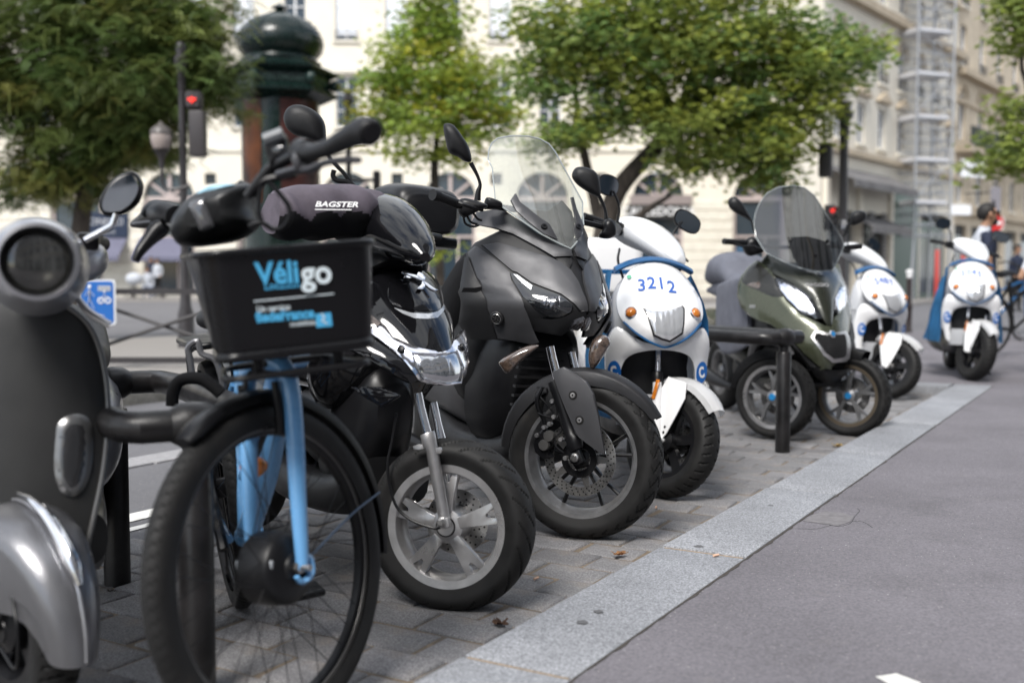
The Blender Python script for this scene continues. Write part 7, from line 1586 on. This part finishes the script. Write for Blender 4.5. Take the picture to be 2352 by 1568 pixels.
def standing(px, Y, z0, h, label, cols, sit=False, turn=0.0, name='person'):
    P = AT(px, 636, Y); k = h/1.75; M = Mx.Translation((P.x, Y, z0)) @ Mx.Rotation(turn, 4, 'Z') @ Mx.Scale(k, 4)
    J = dict(pelvis=(0, 0, .95, .14), chest=(0, 0, 1.28, (.16, .12)), neck0=(0, 0, 1.46, .08), neck=(0, -.005, 1.52, .055), jaw=(0, -.02, 1.575, .065), head=(0, -.015, 1.65, .092), crown=(0, 0, 1.71, .07), shL=(.18, 0, 1.41, .065), elL=(.23, .02, 1.12, .045), wrL=(.2, -.12, .95, .03), haL=(.16, -.16, .93, .03), shR=(-.18, 0, 1.41, .065), elR=(-.23, .02, 1.12, .045), wrR=(-.2, -.12, .95, .03), haR=(-.16, -.16, .93, .03), hiL=(.09, 0, .86, .095), knL=(.1, -.02, .48, .06), anL=(.1, 0, .08, .04), toL=(.1, -.12, .04, .035), hiR=(-.09, 0, .86, .095), knR=(-.1, -.02, .48, .06), anR=(-.1, 0, .08, .04), toR=(-.1, -.12, .04, .035))
    if sit:
        d = -.47
        for q in J:
            x, y, z, r = J[q]
            if q[:2] not in ('hi', 'kn', 'an', 'to'): J[q] = (x, y, z+d, r)
        for s, n in ((1, 'L'), (-1, 'R')): J['hi'+n] = (s*.1, -.05, .46, .095); J['kn'+n] = (s*.12, -.45, .48, .065); J['an'+n] = (s*.12, -.42, .09, .042); J['to'+n] = (s*.13, -.54, .04, .035)
    hz = J['neck'][2]-.01; hp = J['pelvis'][2]
    def rule(c):
        if c.z > hz or (abs(c.x) > .12 and c.y < -.09 and hp-.1 < c.z < hp+.12 and not sit): return 0
        return 1 if c.z > hp-.02 or abs(c.x) > .17 and c.z > hp-.3 else 2
    t, b = person(name, label, M, J, SKEL, [m_skin, cols[0], cols[1]], rule)
    hd = J['head']; bm = BM(); ball(bm, (0, hd[1]+.015, hd[2]+.02), .108, 18, 12, (.88, 1, 1)); bmesh.ops.delete(bm, geom=[f for f in bm.faces if f.calc_center_median().y < hd[1]-.02 and f.calc_center_median().z < hd[2]+.06], context='FACES'); bmesh.ops.solidify(bm, geom=bm.faces[:], thickness=.004); obj('hair', bm, m_hair, t)
    bm = BM(); tube(bm, [(0, hd[1]-.085, hd[2]+.01), (0, hd[1]-.108, hd[2]-.03)], [.009, .014], 8); obj('nose', bm, m_skin, t)
    return t
standing(338, 44, .11, 1.75, 'seated person in pale shirt and jeans on the far pavement', (m_whT, m_jean), True, .3)
standing(362, 45, .11, 1.62, 'person in white top and dark trousers standing behind the seated one', (m_whT, m_blk2), False, -.3)
standing(348, 46, .11, 1.7, 'person in dark blue jacket standing by the lit shop window', (m_navyT, m_jean), False, .2)
standing(2405, 9.8, KZ, 1.66, 'person in white jacket cut off by the right edge', (m_whT, m_tanT), False, -1.2)
standing(2335, 27, KZ, 1.7, 'distant passer-by in dark clothes beyond the parked bicycle', (m_navyT, m_blk2), False, .4)
bn = thing('street_bench', 'dark bench under the seated person', 'bench', Mx.Translation((AT(338, 636, 44).x, 44.12, .11)))
obj('seat', box(BM(), (0, 0, .40), (1.5, .42, .05), None, .01), m_post, bn)
for s in (-.6, .6): obj('leg', box(BM(), (s, 0, .19), (.06, .36, .38), None, .01), m_post, bn)
bn = thing('pushchair', 'pale covered pushchair beside the seated person', 'pushchair', Mx.Translation((AT(308, 636, 43.6).x, 43.6, .11)))
obj('hood', ball(BM(), (0, 0, .78), .34, 16, 10, (1, .8, .75)), m_whT, bn)
for x in (-.28, .28): obj('wheel', tube(BM(), [(x+.12*cos(a*pi/8), 0, .13+.12*sin(a*pi/8)) for a in range(16)], .02, 6, closed=True), m_blk2, bn)
obj('chassis', tube(BM(), [(-.28, 0, .13), (.1, 0, .6), (.42, 0, 1.0)], .018, 6), m_blk2, bn); obj('chassis', tube(BM(), [(.28, 0, .13), (-.05, 0, .55)], .018, 6), m_blk2, bn)
# parked city bicycle at the right edge
def far_bike(px, Y, z0, turn, lab, col):
    P = AT(px, 636, Y); t = thing('parked_bicycle', lab, 'bicycle', Mx.Translation((P.x, Y, z0)) @ Mx.Rotation(turn, 4, 'Z') @ Mx.Rotation(.08, 4, 'X')); R = .34
    for x in (-.52, .52):
        wq = obj('wheel', tube(BM(), [(x+R*cos(a*pi/24), 0, R+R*sin(a*pi/24)) for a in range(48)], .018, 8, closed=True), m_tyre, t)
        bm = BM()
        for k in range(16): tube(bm, [(x, 0, R), (x+.32*cos(k*pi/8), 0, R+.32*sin(k*pi/8))], .0015, 4)
        obj('spokes', bm, m_steel, wq, kind='stuff'); obj('mudguard', tube(BM(), [(x+.375*cos(a*pi/10), 0, R+.375*sin(a*pi/10)) for a in range(0, 11)], .018, 6, flat=.5), m_blk2, wq)
    f = BM()
    for a, b in (((-.52, R), (-.15, .3)), ((-.15, .3), (-.25, .85)), ((-.25, .8), (-.52, R)), ((-.15, .3), (.4, .75)), ((.36, .92), (.52, R)), ((-.23, .68), (.38, .85))): tube(f, [(a[0], 0, a[1]), (b[0], 0, b[1])], .018, 8)
    obj('frame', f, col, t)
    obj('saddle', tube(BM(), [(-.38, 0, .93), (-.28, 0, .95), (-.1, 0, .94)], [.08, .07, .02], 10, flat=.5), m_blk, t)
    obj('handlebar', tube(BM(), [(.22, -.3, 1.08), (.32, -.22, 1.1), (.36, 0, 1.04), (.32, .22, 1.1), (.22, .3, 1.08)], .013, 8, smooth=4), m_blk2, t)
    bm = BM(); box(bm, (.55, 0, .95), (.26, .32, .2), None, .02); obj('basket', bm, m_blk, t)
    obj('crank', tube(BM(), [(-.15, -.08, .3), (-.05, -.08, .17)], .01, 6), m_steel, t)
far_bike(2352, 12.4, KZ, .25, 'dark parked city bicycle with basket at the right edge', m_blk2)
far_bike(2300, 15.2, KZ, .5, 'blue framed parked bicycle behind the white scooter 5045', m_blue)
far_bike(1500, 30, -.01, .3, 'dark bicycle parked on the far side of the square', m_blk2)
# no-entry disc on its post
P = AT(2283, 512, 24.0); t = thing('no_entry_sign', 'red no entry disc with white bar behind the walking man', 'sign', Mx.Translation((P.x, 24, 0)))
obj('post', tube(BM(), [(0, .04, 0), (0, .04, P.z+.5)], .035, 10), m_post, t)
obj('disc', lathe(BM(), [(0, .012), (.22, .012), (.225, 0), (0, 0)], 32, frame((0, 0, P.z), (0, -1, 0))), mat('sign_red', (.5, .02, .02), .35), t); obj('rim', lathe(BM(), [(.21, .014), (.225, .014), (.225, 0), (.21, 0)], 32, frame((0, 0, P.z), (0, -1, 0)), True), m_white, t)
obj('bar', box(BM(), (0, -.016, P.z), (.32, .01, .07)), m_white, t)
